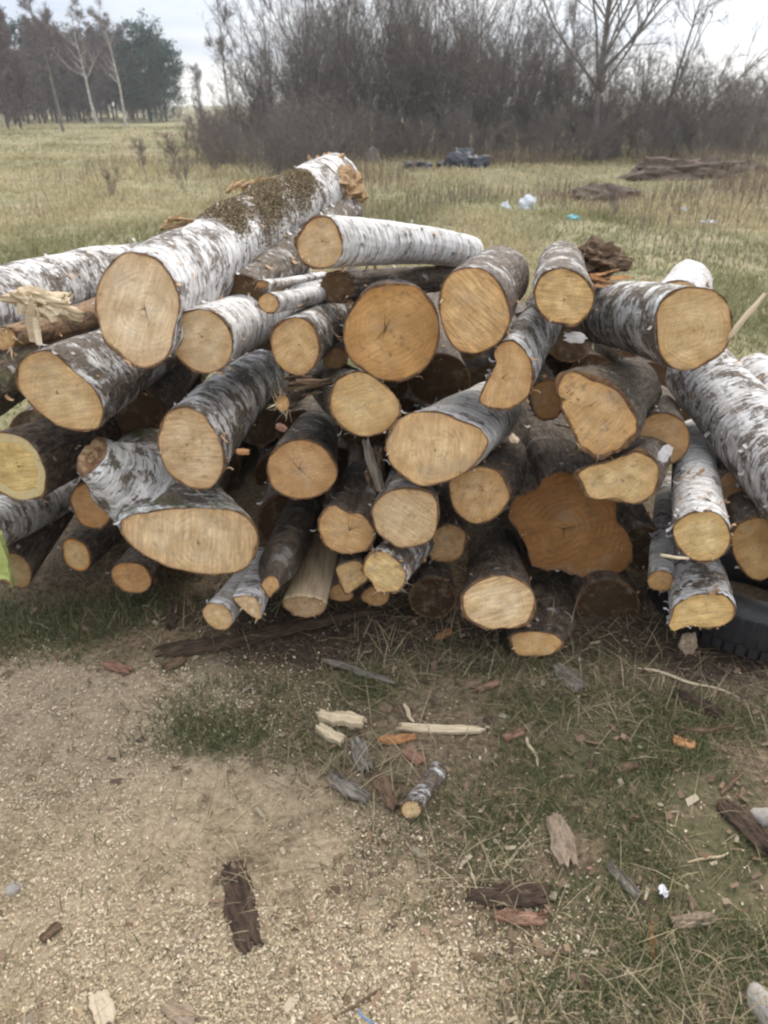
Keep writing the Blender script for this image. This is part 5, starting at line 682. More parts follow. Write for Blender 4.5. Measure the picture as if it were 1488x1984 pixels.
    if cnt > 2:
        P, D, NN, WW = [], [], [], []
        for _ in range(cnt):
            r_ = 1 + int((ns - 2) * random.random() ** 1.6 * .9); i = random.randrange(n)
            p = V[r_ * n + i]; cen = V[r_ * n:(r_ + 1) * n].mean(0)
            nn = p - cen; nn = unit(nn - (nn @ ax) * ax)
            cdir = unit(np.cross(ax, nn)) * random.choice((-1, 1))
            P.append(p); D.append(unit(cdir + ax * random.uniform(-.5, .5)) * random.uniform(.008, .032)); NN.append(nn); WW.append(ax * random.uniform(.002, .012))
        sv, sf = strips(P, D, NN, WW)
        tag(np_mesh('peeling_bark', sv, [sf], [CURL], bark), kind='stuff')
    # ragged fibres left by the saw at the rim
    sp = row.get('splinter', 0) + (0 if row.get('inner') else 5 + int(6 * (rough - 1)))
    if sp:
        SV, SF = [], []
        for _ in range(sp):
            i = random.randrange(n); p = inner[i] * random.uniform(.8, 1.0)
            d = unit(-ax * .6 + inner[i] / Rm * .5 + rs.normal(0, .45, 3)) * random.uniform(.012, .04) * (1.5 if row.get('splinter') else .5)
            w = unit(np.cross(d, (.3, .2, 1))) * random.uniform(.0015, .004); w2 = unit(np.cross(d, w)) * .0015
            b = len(SV); SV += [p - w, p + w, p + w2, p + d]
            SF += [(b, b + 1, b + 3), (b + 1, b + 2, b + 3), (b + 2, b, b + 3)]
        tag(np_mesh('splinters', SV, [SF], [PIECE['palewood']], face), kind='stuff')
    return root, V, n, ns, ax, Rm

def lump(seed, freq, amp):
    import bmesh
    bm = bmesh.new(); bmesh.ops.create_icosphere(bm, subdivisions=4, radius=1)
    V = np.array([v.co * (1 + amp * nz(v.co * freq * .4 + Vector((seed, 0, 0))) + amp * .5 * nz(Vector((v.co.x * freq * .6, v.co.y * freq * 2, v.co.z * freq * 2)) + Vector((0, seed, 0)))) for v in bm.verts])
    F = np.array([[v.index for v in f.verts] for f in bm.faces]); bm.free()
    return V, F

LOG_OBJS = []
for k, row in enumerate(LOG_TABLE):
    root, V, n, ns, ax, Rm = build_log(row, k)
    LOG_OBJS.append(root)
    if row.get('torn'):
        # torn far end: clumps of fibre standing out past the bark, and the moss and sawdust lying on top
        random.seed(5); rs = np.random.default_rng(5)
        endc = V[-n:].mean(0); SV, SF = [], []
        for _ in range(90):
            i = random.randrange(n); p = endc + (V[-n + i] - endc) * random.uniform(.35, 1.02) - ax * random.uniform(.0, .10)
            d = unit(ax * .9 + (V[-n + i] - endc) / Rm * .25 + rs.normal(0, .25, 3)) * random.uniform(.02, .08)
            w = unit(np.cross(d, rs.normal(0, 1, 3))) * random.uniform(.006, .022); w2 = unit(np.cross(d, w)) * random.uniform(.004, .012)
            b = len(SV); SV += [p - w, p + w, p + w2 * 2, p + d - w * .5, p + d + w * .4, p + d * .9 + w2]
            SF += [(b, b + 1, b + 4, b + 3), (b + 1, b + 2, b + 5, b + 4), (b + 2, b, b + 3, b + 5)]
        np_mesh('torn_end', SV, [SF, [(q * 6 + 3, q * 6 + 4, q * 6 + 5) for q in range(90)]], [TORN], root)
        LV, LF = lump(5, 5.0, .55)
        LV = LV * np.array((.15, .10, .10)); side = unit(np.cross(ax, (0, 0, 1))); up = np.cross(side, ax)
        LV = endc - ax * .12 + side * .055 - up * .03 + LV[:, :1] * ax + LV[:, 1:2] * side + LV[:, 2:] * up
        np_mesh('torn_wood', LV, [LF], [TORN], root)
        ring = V.reshape(-1, n, 3)
        # big torn flap of wood on the near side of the far end
        MV, MF, MC = [], [], []
        for _ in range(30000):
            r_ = random.uniform(ns * .36, ns * .78); c = ring[int(r_)].mean(0)
            th = random.gauss(.35, .5)            # from straight up, towards the right
            side = unit(np.cross(ax, (0, 0, 1))); up = np.cross(side, ax)
            dv = up * math.cos(th) + side * math.sin(th)
            loc = ring[int(r_)] - c
            rr = loc[np.argmax(loc @ dv)]; rr = (rr @ dv)
            q = np.array([math.sin(r_ * .55 + th * 3)])[0]
            if random.random() > .80 + .45 * q: continue
            p = c + dv * (rr + random.random() * .010 * (.4 + .6 * q)) + ax * random.uniform(-.03, .03)
            s = random.uniform(.0022, .0062)
            u_ = unit(rs.normal(0, 1, 3)); w_ = unit(np.cross(u_, rs.normal(0, 1, 3)))
            b = len(MV); MV += [p - u_ * s, p + w_ * s * .5, p + u_ * s, p - w_ * s * .5]; MF.append((b, b + 1, b + 2, b + 3))
            t = random.random(); cc = ((.27, .20, .12), (.19, .145, .08), (.34, .265, .17), (.15, .12, .065))[min(3, int(t * 4))]
            MC += [(*cc, 1)] * 4
        tag(np_mesh('moss_and_sawdust', MV, [MF], [LITTER], root, attrs={'col': ('FLOAT_COLOR', MC)}), kind='stuff')
    if row.get('stub'):
        # broken branch stub with a ringed torn end
        tip = np.array(row['stub']); base = np.array(row['stub_base'])
        ax2 = unit(tip - base); Ls = np.linalg.norm(tip - base)
        s1 = unit(np.cross(ax2, (0, 1, 0))); s2 = np.cross(ax2, s1)
        SV, rest2, SF = [], [], []
        prof = [(0, .135), (.3, .118), (.6, .094), (.85, .070), (1.0, .060), (1.02, .046), (.975, .034), (.99, .018), (.96, .001)]
        m2 = 28
        for (t, r_) in prof:
            for i in range(m2):
                an = 2 * math.pi * i / m2
                r2 = r_ * (1 + .05 * nz((math.cos(an) * 7, math.sin(an) * 7, t * 14)) + .18 * nz((math.cos(an) * 2, math.sin(an) * 2, t * 4)))
                SV.append(base + ax2 * (Ls * t + .012 * nz((math.cos(an) * 3, math.sin(an) * 3 + 4, t * 9))) + s1 * r2 * math.cos(an) + s2 * r2 * math.sin(an) * 1.15)
                rest2.append((r_ * math.cos(an), r_ * math.sin(an), t * Ls))
        mi = []
        for r_ in range(len(prof) - 1):
            for i in range(m2):
                SF.append((r_ * m2 + i, r_ * m2 + (i + 1) % m2, (r_ + 1) * m2 + (i + 1) % m2, (r_ + 1) * m2 + i)); mi.append(0 if r_ < 4 else (1 if r_ in (4, 6) else 2))
        stub = np_mesh('branch_stub', SV, [SF], [BARK, RIM, TORN], root, smooth=True, attrs={'rest': ('FLOAT_VECTOR', rest2)}, midx=mi)
        stub['white'] = .72; stub['moss'] = .2
        stub['label'] = 'torn branch stub with brown ringed end'

# ------------------------------------------------------------------ slabs, sticks and stones
def slab_mesh(name, length, width, thick, curl, seed, mat, parent=None, taper=.5, nx=18, ny=8, ridge=.006):
    rs = np.random.default_rng(seed); sd = seed * 3.7
    T, B = [], []
    for i in range(nx):
        u = i / (nx - 1)
        for j in range(ny):
            v = j / (ny - 1) * 2 - 1
            end = (1 if u > .5 else -1) * length * (.16 * nz((v * 2.2 + sd, (u > .5) * 9., 1.)) + .09 * nz((v * 6 + sd, (u > .5) * 9., 4.))) * abs(u - .5) * 2
            x = (u - .5) * length + end
            wprof = 1 - taper * abs(2 * u - 1) ** 3 * .7 + .30 * nz((u * 3.5 + sd, 3.3 * (1 if v > 0 else -1), 7.)) + .10 * nz((u * 8 + sd, 3.3 * (1 if v > 0 else -1), 2.))
            y = v * width * .5 * wprof + .12 * width * nz((u * 1.7 + sd, 2., 0.))
            z = -curl * (v * v) * width + ridge * nz((u * 3 + sd, v * 5, 2.)) * 1.5 + ridge * .7 * nz((u * 14, v * 9 + sd, 5.)) + length * .05 * nz((u * 1.6 + sd, 5., 5.))
            T.append((x, y, z + thick)); B.append((x, y, z))
    N = nx * ny; V = np.array(T + B)
    V[:, 2] -= V[N:, 2].min()
    id_ = lambda i, j: i * ny + j
    F = []
    for i in range(nx - 1):
        for j in range(ny - 1):
            F.append((id_(i, j), id_(i + 1, j), id_(i + 1, j + 1), id_(i, j + 1)))
            F.append((N + id_(i, j), N + id_(i, j + 1), N + id_(i + 1, j + 1), N + id_(i + 1, j)))
    for i in range(nx - 1):
        F.append((id_(i, 0), N + id_(i, 0), N + id_(i + 1, 0), id_(i + 1, 0)))
        F.append((id_(i, ny - 1), id_(i + 1, ny - 1), N + id_(i + 1, ny - 1), N + id_(i, ny - 1)))
    for j in range(ny - 1):
        F.append((id_(0, j), id_(0, j + 1), N + id_(0, j + 1), N + id_(0, j)))
        F.append((id_(nx - 1, j), N + id_(nx - 1, j), N + id_(nx - 1, j + 1), id_(nx - 1, j + 1)))
    return np_mesh(name, V, [F], [mat], parent)

def tube_np(P, Rr, k):
    """P (N,S,3) polylines, Rr (N,S) radii, k sides (2 = ribbon) -> verts, quads"""
    N, S, _ = P.shape
    T = np.empty_like(P); T[:, 1:-1] = P[:, 2:] - P[:, :-2]; T[:, 0] = P[:, 1] - P[:, 0]; T[:, -1] = P[:, -1] - P[:, -2]
    T /= np.linalg.norm(T, axis=2, keepdims=True) + 1e-9
    ref = np.where(np.abs(T[..., 2:3]) > .9, np.array((1., 0, 0)), np.array((0, 0, 1.)))
    A = np.cross(T, ref); A /= np.linalg.norm(A, axis=2, keepdims=True) + 1e-9
    B = np.cross(T, A)
    ph = RNG.uniform(0, 6.28, (N, 1, 1))
    vs_ = []
    for i in range(k):
        an = 2 * math.pi * i / k
        vs_.append(P + Rr[..., None] * (A * np.cos(an + ph) + B * np.sin(an + ph)))
    V = np.stack(vs_, 2)                       # N,S,k,3
    base = np.arange(N * S * k).reshape(N, S, k)
    if k == 2:
        F = np.stack([base[:, :-1, 0], base[:, :-1, 1], base[:, 1:, 1], base[:, 1:, 0]], -1).reshape(-1, 4)
    else:
        nxt = np.roll(base, -1, axis=2)
        F = np.stack([base[:, :-1], nxt[:, :-1], nxt[:, 1:], base[:, 1:]], -1).reshape(-1, 4)
    return V.reshape(-1, 3), F

def stick_mesh(name, length, width, seed, mat, parent=None):
    rs = np.random.default_rng(seed); S = 14
    t = np.linspace(0, 1, S)
    P = np.stack([(t - .5) * length, length * .05 * np.array([nz((q * 2.2 + seed, 0, 0)) for q in t]) * 2, np.full(S, width * .45) + length * .012 * np.array([nz((q * 3, seed, 0)) + .3 for q in t])], 1)[None]
    rr = (width * .5 * (.35 + .65 * np.sin(np.pi * (t * .8 + .15))) * (1 + .25 * np.array([nz((q * 9, seed, 3)) for q in t])))[None]
    rr[0, 0] *= .2; rr[0, -1] *= .2
    V, F = tube_np(P, rr, 8)
    return np_mesh(name, V, [F], [mat], parent, smooth=True)

for k, pc in enumerate(PIECE_TABLE):
    kind = pc['kind']; mat = PIECE[pc['mat']]
    w, l = pc['width'], pc['length']
    if kind in ('stick', 'wood_splinter'): o = stick_mesh(kind, l, max(w, .006), 40 + k, mat)
    elif kind == 'wood_chunk': o = slab_mesh(kind, l, w, .018, .05, 60 + k, mat, taper=.2, ridge=.005)
    elif kind == 'wood_slab': o = slab_mesh(kind, l, w, .009, .0, 60 + k, mat, taper=.2, ridge=.002)
    else: o = slab_mesh(kind, l, w, .007, .16 if l > .08 else .08, 60 + k, mat, taper=.4, ridge=.006 if l > .08 else .003, nx=34 if l > .1 else 20, ny=9)
    o.location = (pc['x'], pc['y'], float(ground_z(pc['x'], pc['y'])) + .002 - (.012 if 'buried' in pc['label'] else 0))
    o.rotation_euler = (random.uniform(-.12, .12), random.uniform(-.05, .05), pc['rot'])
    tag(o, pc['label'], pc['cat'], 'bark and wood scraps on the ground')

def rock(name, loc, size, seed, mat, label, cat):
    import bmesh
    bm = bmesh.new(); bmesh.ops.create_icosphere(bm, subdivisions=3, radius=1)
    for v in bm.verts:
        f = 1 + .28 * nz(v.co * 1.2 + Vector((seed, 0, 0))) + .08 * nz(v.co * 4 + Vector((seed, 2, 0)))
        v.co = Vector((v.co.x * size[0], v.co.y * size[1], v.co.z * size[2])) * f
    me = bpy.data.meshes.new(name); bm.to_mesh(me); bm.free()
    for p in me.polygons: p.use_smooth = True
    me.materials.append(mat)
    o = bpy.data.objects.new(name, me); o.location = loc; link(o); tag(o, label, cat)
    return o
STONE = simple('field_stone', (.22, .20, .175), (.36, .33, .295), 18., .3)
rock('stone', (.925, 1.31, .012), (.034, .026, .022), 3, STONE, 'smooth pale grey stone at the right picture edge', 'stone')
rock('stone', (.735, .875, .004), (.03, .04, .014), 9, STONE, 'dull tan stone in the bottom right corner', 'stone')
rock('stone', (-.825, 1.124, .0), (.02, .02, .012), 5, STONE, 'grey stone in the sawdust at the left edge', 'stone')

# ------------------------------------------------------------------ tyre under the right end of the pile
def tyre():
    m = M('black_rubber'); m.b.inputs['Roughness'].default_value = .6
    nn = m.noise(m.obj(), 25., 4.)
    m.color(m.mix(m.rng(nn, .5, .75), (.008, .008, .009), (.020, .019, .018))); m.bump(nn, .15, .004)
    m.b.inputs['Specular IOR Level'].default_value = .5
    root = empty('tyre', (1.235, 2.17, .0), 'worn black tyre lying flat under the right end of the pile', 'tyre')
    Ro, nseg = .33, 96
    prof = [(.205, .165), (.235, .178), (.275, .180), (.305, .168), (.322, .145), (.330, .115), (.330, .065), (.322, .035), (.305, .012), (.275, .0), (.235, .002), (.205, .015), (.195, .05), (.195, .13)]
    V, F = [], []
    k = len(prof)
    for i in range(nseg):
        an = 2 * math.pi * i / nseg
        for (r_, z) in prof: V.append((r_ * math.cos(an), r_ * math.sin(an), z))
    for i in range(nseg):
        for j in range(k):
            F.append((i * k + j, ((i + 1) % nseg) * k + j, ((i + 1) % nseg) * k + (j + 1) % k, i * k + (j + 1) % k))
    np_mesh('sidewall', V, [F], [m.m], root, smooth=True)
    TV, TF = [], []
    for i in range(60):
        for (z0, z1, sh) in ((.030, .062, 0), (.070, .112, .5), (.120, .150, 0)):
            a0 = 2 * math.pi * (i + sh) / 60; a1 = a0 + 2 * math.pi / 60 * .72
            b = len(TV)
            for a_ in (a0, a1):
                for z in (z0, z1):
                    for r_ in (0.322, .3335): TV.append((r_ * math.cos(a_), r_ * math.sin(a_), z))
            TF += [(b + 1, b + 3, b + 7, b + 5), (b, b + 1, b + 5, b + 4), (b + 2, b + 6, b + 7, b + 3), (b, b + 2, b + 3, b + 1), (b + 4, b + 5, b + 7, b + 6)]
    np_mesh('tread', TV, [TF], [m.m], root)
    root.rotation_euler = (R(-3), R(4), 0)
tyre()
c = slab_mesh('bark_chip', .075, .05, .008, .1, 301, PIECE['dustbark'])
c.location = (.925, 1.90, .095); c.rotation_euler = (R(70), R(80), R(-20))
tag(c, 'pale bark chip leaning against the black tyre', 'bark')

# yellow green plastic scrap at the left edge
m = M('lime_plastic'); m.color((.42, .47, .16)); m.b.inputs['Roughness'].default_value = .45
o = slab_mesh('plastic_scrap', .17, .10, .003, .25, 402, m.m, ridge=.004)
o.location = (-1.127, 1.92, 0.366); o.rotation_euler = (R(10), R(90), R(60))
tag(o, 'lime yellow plastic scrap poking in at the left picture edge', 'plastic')

# loose flakes and splinters caught in the pile
def flake(name, loc, l, w, mat, rot, label, cat, curl=.25, th=.003):
    o = slab_mesh(name, l, w, th, curl, int(loc[0] * 977 + 2000), mat, nx=10, ny=6, ridge=.002)
    o.location = loc; o.rotation_euler = tuple(R(q) for q in rot)
    return tag(o, label, cat)
flake('bark_flake', (-0.378, 1.9, 0.722), 0.034, 0.018, PIECE['orangebark'], (60, 10, 15), 'orange bark flake stuck on the birch log left of centre', 'bark')
flake('bark_flake', (-0.28, 1.97, 0.764), 0.03, 0.02, PIECE['redbark'], (70, 30, 0), 'reddish bark flake in the gap above the radially cracked face', 'bark')
flake('bark_curl', (0.763, 1.93, 0.702), 0.05, 0.03, CURL, (40, -50, 30), 'curl of birch bark sticking up beside the wedge shaped end', 'bark')
flake('wood_chip', (0.342, 1.9, 0.76), 0.028, 0.022, PIECE['palewood'], (60, 45, 0), 'small square wood chip hanging right of the bean shaped face', 'wood chip')
flake('wood_splinter', (0.936, 2.0, 1.06), 0.14, 0.016, PIECE['palewood'], (70, -55, 10), 'long pale splinter sticking out right of the big smooth face', 'splinter')
flake('bark_curl', (0.509, 2.05, 0.988), 0.055, 0.03, CURL, (50, 5, 0), 'white bark curl under the ragged edged log', 'bark')
flake('wood_splinter', (0.814, 1.86, 0.418), 0.085, 0.009, PIECE['palewood'], (60, 8, 0), 'thin pale fibre strip under the slim peeling birch', 'splinter')
flake('bark_flake', (-0.034, 1.95, 0.662), 0.16, 0.03, PIECE['greybark'], (70, 75, 10), 'hanging strip of torn bark left of the bean shaped face', 'bark')

def shards(name, loc, size, n, spread, d, mat, label, cat, seed):
    rs = np.random.default_rng(seed); SV, SF = [], []
    d = unit(np.array(d, float))
    for q in range(n):
        p = rs.normal(0, 1, 3) * np.array(spread)
        v = unit(d + rs.normal(0, .17, 3)) * size * rs.uniform(.45, 1.1)
        w = unit(np.cross(v, rs.normal(0, 1, 3))) * size * rs.uniform(.05, .14); w2 = unit(np.cross(v, w)) * size * rs.uniform(.03, .09)
        b = len(SV); SV += [p - v * .5 - w * .5, p - v * .5 + w, p - v * .45 + w2 * 2, p - w, p + w * .8, p + w2 * 1.6, p + v * .5 - w * .2, p + v * .45 + w * .3, p + v * .55 + w2]
        for o_ in (0, 3): SF += [(b + o_, b + o_ + 1, b + o_ + 4, b + o_ + 3), (b + o_ + 1, b + o_ + 2, b + o_ + 5, b + o_ + 4), (b + o_ + 2, b + o_, b + o_ + 3, b + o_ + 5)]
    o = np_mesh(name, np.array(SV), [SF, [(q * 9 + 6, q * 9 + 7, q * 9 + 8) for q in range(n)] + [(q * 9 + 2, q * 9 + 1, q * 9) for q in range(n)]], [mat], loc=loc)
    return tag(o, label, cat)
LV, LF = lump(19, 7., .7)
o = np_mesh('torn_wood', LV * np.array((.075, .045, .032)), [LF], [PIECE['palewood']], loc=(-0.889, 2.04, 1.082)); tag(o, 'torn lump of pale wood on the peeled brown log', 'wood chip'); o.rotation_euler = (0, .3, .4)
shards('wood_splinter', (-0.898, 1.98, 1.044), .13, 4, (.006, .004, .006), (.12, .1, 1), PIECE['palewood'], 'pale broken splinter leaning against the peeled brown log', 'splinter', 4)
shards('torn_wood', (-0.623, 2.52, 1.218), .08, 14, (.03, .02, .012), (1, .6, .2), TORN, 'pale torn lump on the upper edge of the mossy trunk', 'wood chip', 5)
shards('torn_wood', (-0.475, 3.12, 1.277), .08, 12, (.035, .02, .012), (1, .5, .4), TORN, 'torn bark lump farther up the mossy trunk', 'wood chip', 6)
shards('torn_wood', (-0.199, 1.99, 0.883), .07, 18, (.03, .02, .012), (1, .1, .1), PIECE['brownbark'], 'torn fibres left of the mossy barked round log', 'wood chip', 7)
LV, LF = lump(9, 6., .6)
o = np_mesh('torn_log', LV * np.array((.085, .08, .055)), [LF], [PIECE['brownbark']], loc=(0.694, 2.6, 1.09)); tag(o, 'torn dark brown stump piece lying behind the ragged edged log', 'log')
shards('torn_wood', (0.648, 2.45, 1.064), .07, 16, (.05, .03, .015), (1, .1, .1), PIECE['orangebark'], 'orange torn bark between ragged log and big smooth birch', 'bark', 8)
shards('torn_wood', (-0.013, 1.97, 0.645), .07, 12, (.02, .015, .03), (.2, .1, -1), PIECE['brownbark'], 'hanging torn fibres under the mossy barked round log', 'bark', 9)
o = slab_mesh('paper_scrap', .035, .02, .001, .3, 903, simple('white_paper', (.6, .6, .62), (.75, .75, .78), 20., .2)); o.location = (.61, 1.11, .012); o.rotation_euler = (.6, .4, 1.2); tag(o, 'crumpled white paper scrap in the lower right grass', 'paper')
_m = M('blue_cord'); _m.color((.10, .22, .42))
_t = np.linspace(0, 1, 24); V, F = tube_np(np.stack([.03 + .05 * np.sin(_t * 5) - .03 * _t, .76 + .1 * _t, np.full(24, .012) + .006 * np.sin(_t * 9)], 1)[None], np.full((1, 24), .0016), 6)
tag(np_mesh('string', V, [F], [_m.m], smooth=True), 'thin pale blue string in the sawdust at the bottom', 'string')

# ------------------------------------------------------------------ ground cover
def colmix(n, cols, w=None):
    cols = np.array(cols); i = RNG.choice(len(cols), n, p=w)
    c = cols[i] * RNG.uniform(.75, 1.25, (n, 1))
    return np.concatenate([c, np.ones((n, 1))], 1)

def sample_view(n, y0, y1, xk=.62, x0=.55):
    y = np.exp(RNG.uniform(np.log(y0), np.log(y1), n)); x = RNG.uniform(-1, 1, n) * (x0 + xk * y)
    return x, y

def flat_bits(name, n, y0, y1, lmin, lmax, asp, cols, dens, label, w=None, lift=.004, tilt=.35):
    x, y = sample_view(n, y0, y1)
    keep = RNG.random(n) < dens(x, y)
    x, y = x[keep], y[keep]; n = len(x)
    l = lmin + (lmax - lmin) * RNG.random(n) ** 2.2; wd = l * RNG.uniform(asp * .6, asp * 1.3, n)
    a = RNG.uniform(0, 6.283, n)
    u = np.stack([np.cos(a), np.sin(a), RNG.normal(0, tilt, n)], 1); v = np.stack([-np.sin(a), np.cos(a), RNG.normal(0, tilt, n)], 1)
    c = np.stack([x, y, ground_z(x, y) + lift + RNG.uniform(0, .004, n)], 1)
    U = u * l[:, None] * .5; W = v * wd[:, None] * .5
    V = np.stack([c - U - W, c + U - W * RNG.uniform(.3, 1, (n, 1)), c + U * RNG.uniform(.7, 1.1, (n, 1)) + W, c - U * RNG.uniform(.6, 1, (n, 1)) + W * RNG.uniform(.4, 1, (n, 1))], 1).reshape(-1, 3)
    F = np.arange(4 * n).reshape(n, 4)
    C = np.repeat(colmix(n, cols, w), 4, axis=0)
    return tag(np_mesh(name, V, [F], [LITTER], attrs={'col': ('FLOAT_COLOR', C)}), label, kind='stuff')

saw_d = lambda x, y: np.clip(blob_mask(x, y, SAWDUST_PATCHES) * 1.25 * np.clip((fbm(x * 4, y * 4, 41) - .28) * 2.6, .12, 1.3), .02, 1)
flat_bits('sawdust', 230000, .55, 2.2, .0025, .0085, .6, [(.46, .36, .235), (.53, .43, .29), (.40, .305, .195), (.30, .225, .145), (.60, .51, .37)], saw_d, 'pale sawdust and small wood chips strewn over the ground', tilt=.3)
bark_d = lambda x, y: np.clip(.25 + .7 * fbm(x * 3, y * 3, 61) - .62 * blob_mask(x, y, SAWDUST_PATCHES), .015, 1)
flat_bits('bark_crumbs', 7500, .55, 2.9, .006, .036, .5, [(.13, .085, .052), (.20, .135, .09), (.25, .165, .105), (.085, .058, .04), (.33, .27, .19)], bark_d, 'brown bark crumbs littering the ground before the pile', lift=.006)

def blades(name, x, y, h, w, cols, label, flat=.5, mat=None, wts=None, cmul=None, extra_z=0., curve=.5):
    n = len(x)
    a = RNG.uniform(0, 6.283, n)
    d = np.stack([np.cos(a), np.sin(a), np.zeros(n)], 1); s = np.stack([-np.sin(a), np.cos(a), np.zeros(n)], 1)
    lean = np.clip(RNG.normal(flat, .3, n), .02, 1.35)
    b = np.stack([x, y, ground_z(x, y) - .002 + extra_z], 1)
    up = np.array((0, 0, 1.))
    cl, sl_ = np.cos(lean)[:, None], np.sin(lean)[:, None]
    mid = b + (up * cl + d * sl_) * (h * .55)[:, None]
    lean2 = np.minimum(lean + RNG.uniform(0, curve * 2, n), 1.75)
    tip = mid + (up * np.cos(lean2)[:, None] + d * np.sin(lean2)[:, None]) * (h * .5)[:, None]
    zt = ground_z(tip[:, 0], tip[:, 1]) + .003; tip[:, 2] = np.maximum(tip[:, 2], zt)
    S = s * (w * .5)[:, None]
    V = np.stack([b - S, b + S, mid + S * .8, mid - S * .8, tip], 1).reshape(-1, 3)
    i = np.arange(n) * 5
    F4 = np.stack([i, i + 1, i + 2, i + 3], 1); F3 = np.stack([i + 3, i + 2, i + 4], 1)
    C = colmix(n, cols, wts)
    if cmul is not None: C[:, :3] *= cmul
    return tag(np_mesh(name, V, [F4, F3], [mat or BLADE], attrs={'col': ('FLOAT_COLOR', np.repeat(C, 5, axis=0))}), label, kind='stuff')

# green turf in the patches in front of the pile
x, y = sample_view(420000, .6, 2.6)
dm = blob_mask(x, y, GREEN_PATCHES) * np.clip((fbm(x * 5 + 3, y * 5, 71) - .30) * 3.2, .03, 1.2)
k_ = RNG.random(len(x)) < np.clip(dm, .01, 1) * .8; x, y = x[k_], y[k_]
blades('short_grass', x, y, RNG.uniform(.015, .05, len(x)), RNG.uniform(.0015, .003, len(x)), [(.07, .09, .034), (.095, .11, .045), (.14, .14, .062), (.28, .24, .13)], 'short green grass in patches before the pile', flat=.75)
# dry straw lying about
x, y = sample_view(19000, .6, 2.7)
dm = np.clip((fbm(x * 3.5 + 7, y * 3.5, 81) - .3) * 2.4 - .55 * blob_mask(x, y, SAWDUST_PATCHES), 0, 1)
k_ = RNG.random(len(x)) < dm; x, y = x[k_], y[k_]
blades('dry_straw', x, y, RNG.uniform(.03, .15, len(x)), RNG.uniform(.0014, .0032, len(x)), [(.40, .33, .20), (.47, .39, .25), (.32, .25, .155), (.25, .19, .125)], 'dry straw and dead grass stems strewn before the pile', flat=1.2, curve=.25)

# meadow behind and beside the pile
def meadow():
    n = 460000
    y = np.exp(RNG.uniform(np.log(2.7), np.log(62), n)); x = RNG.uniform(-1, 1, n) * (2.4 + .85 * y)
    tuft = fbm(x * 1.8 / (1 + y * .02), y * 1.1 / (1 + y * .02), 91, 3)
    k_ = (RNG.random(n) < .25 + 1.1 * tuft) & ~((np.abs(x) < 1.5) & (y < 3.4))
    x, y, tuft = x[k_], y[k_], tuft[k_]; n = len(x)
    h = (.035 + .15 * tuft ** 1.5 * RNG.uniform(.5, 1.3, n)) * np.clip(.6 + y * .05, .6, 1.6); w = .0022 + .0010 * y
    g = fbm(x * .35 + 2, y * .22, 95, 3); green = np.clip((g - .50) * 5 + .25 * np.clip(x / (y + 1) * 3, -.5, 1), 0, 1)
    straw = np.array((.43, .365, .22)); olive = np.array((.215, .21, .10))
    m_ = (straw[None] * (1 - green[:, None]) + olive[None] * green[:, None])
    blades('meadow_grass', x, y, h, w, [(1, 1, 1), (.88, .88, .84), (1.08, 1.05, 1.0), (.75, .8, .68)], 'dry pale meadow grass stretching behind the pile', flat=.85, cmul=m_)
meadow()

# ------------------------------------------------------------------ trees and shrubs
def grow_children(P, Ln, n, t0, t1, ang, ratio, trop, wig, S, rs, lmin=0.):
    N = len(P); S0 = P.shape[1] - 1
    pi = np.repeat(np.arange(N), n); K = len(pi)
    t = rs.uniform(t0, t1, K); f = t * S0; i0 = np.minimum(f.astype(int), S0 - 1); fr = (f - i0)[:, None]
    st = P[pi, i0] * (1 - fr) + P[pi, i0 + 1] * fr
    d0 = P[pi, i0 + 1] - P[pi, i0]; d0 /= np.linalg.norm(d0, axis=1, keepdims=True) + 1e-9
    r_ = rs.normal(0, 1, (K, 3)); r_ -= (r_ * d0).sum(1, keepdims=True) * d0; r_ /= np.linalg.norm(r_, axis=1, keepdims=True) + 1e-9
    an = np.clip(rs.normal(ang, ang * .3, K), .05, 2.)[:, None]
    d = d0 * np.cos(an) + r_ * np.sin(an)
    ln = np.maximum(Ln[pi] * ratio * (1.15 - .7 * t) * rs.uniform(.5, 1.15, K), lmin)
    return walk(st, d, ln, trop, wig, S, rs), ln, pi, t
def walk(st, d, ln, trop, wig, S, rs):
    P = [st]; p = st.copy(); d = d.copy()
    for _ in range(S):
        d = d + rs.normal(0, wig, d.shape) + np.array((0, 0, trop)); d /= np.linalg.norm(d, axis=1, keepdims=True) + 1e-9
        p = p + d * (ln / S)[:, None]; P.append(p)
    return np.stack(P, 1)
def radii(r0, r1, S): return r0[:, None] * (1 - np.linspace(0, 1, S + 1))[None] + r1[:, None] * np.linspace(0, 1, S + 1)[None]
def join(parts):
    V, F, o = [], [], 0
    for v, f in parts: V.append(v); F.append(f + o); o += len(v)
    return np.concatenate(V), np.concatenate(F)

GREYTWIG = simple('grey_shrub_bark', (.115, .097, .083), (.215, .185, .162), 8., .3)
BROWNTWIG = simple('brown_twig_bark', (.125, .094, .085), (.225, .175, .16), 8., .3)
WHITEBIRCH = simple('young_birch_bark', (.30, .27, .24), (.66, .62, .57), 6., .2)
DARKTRUNK = simple('dark_trunk_bark', (.06, .05, .043), (.13, .108, .093), 6., .3)
NEEDLE = vcol_mat('pine_needles', .75, .15)

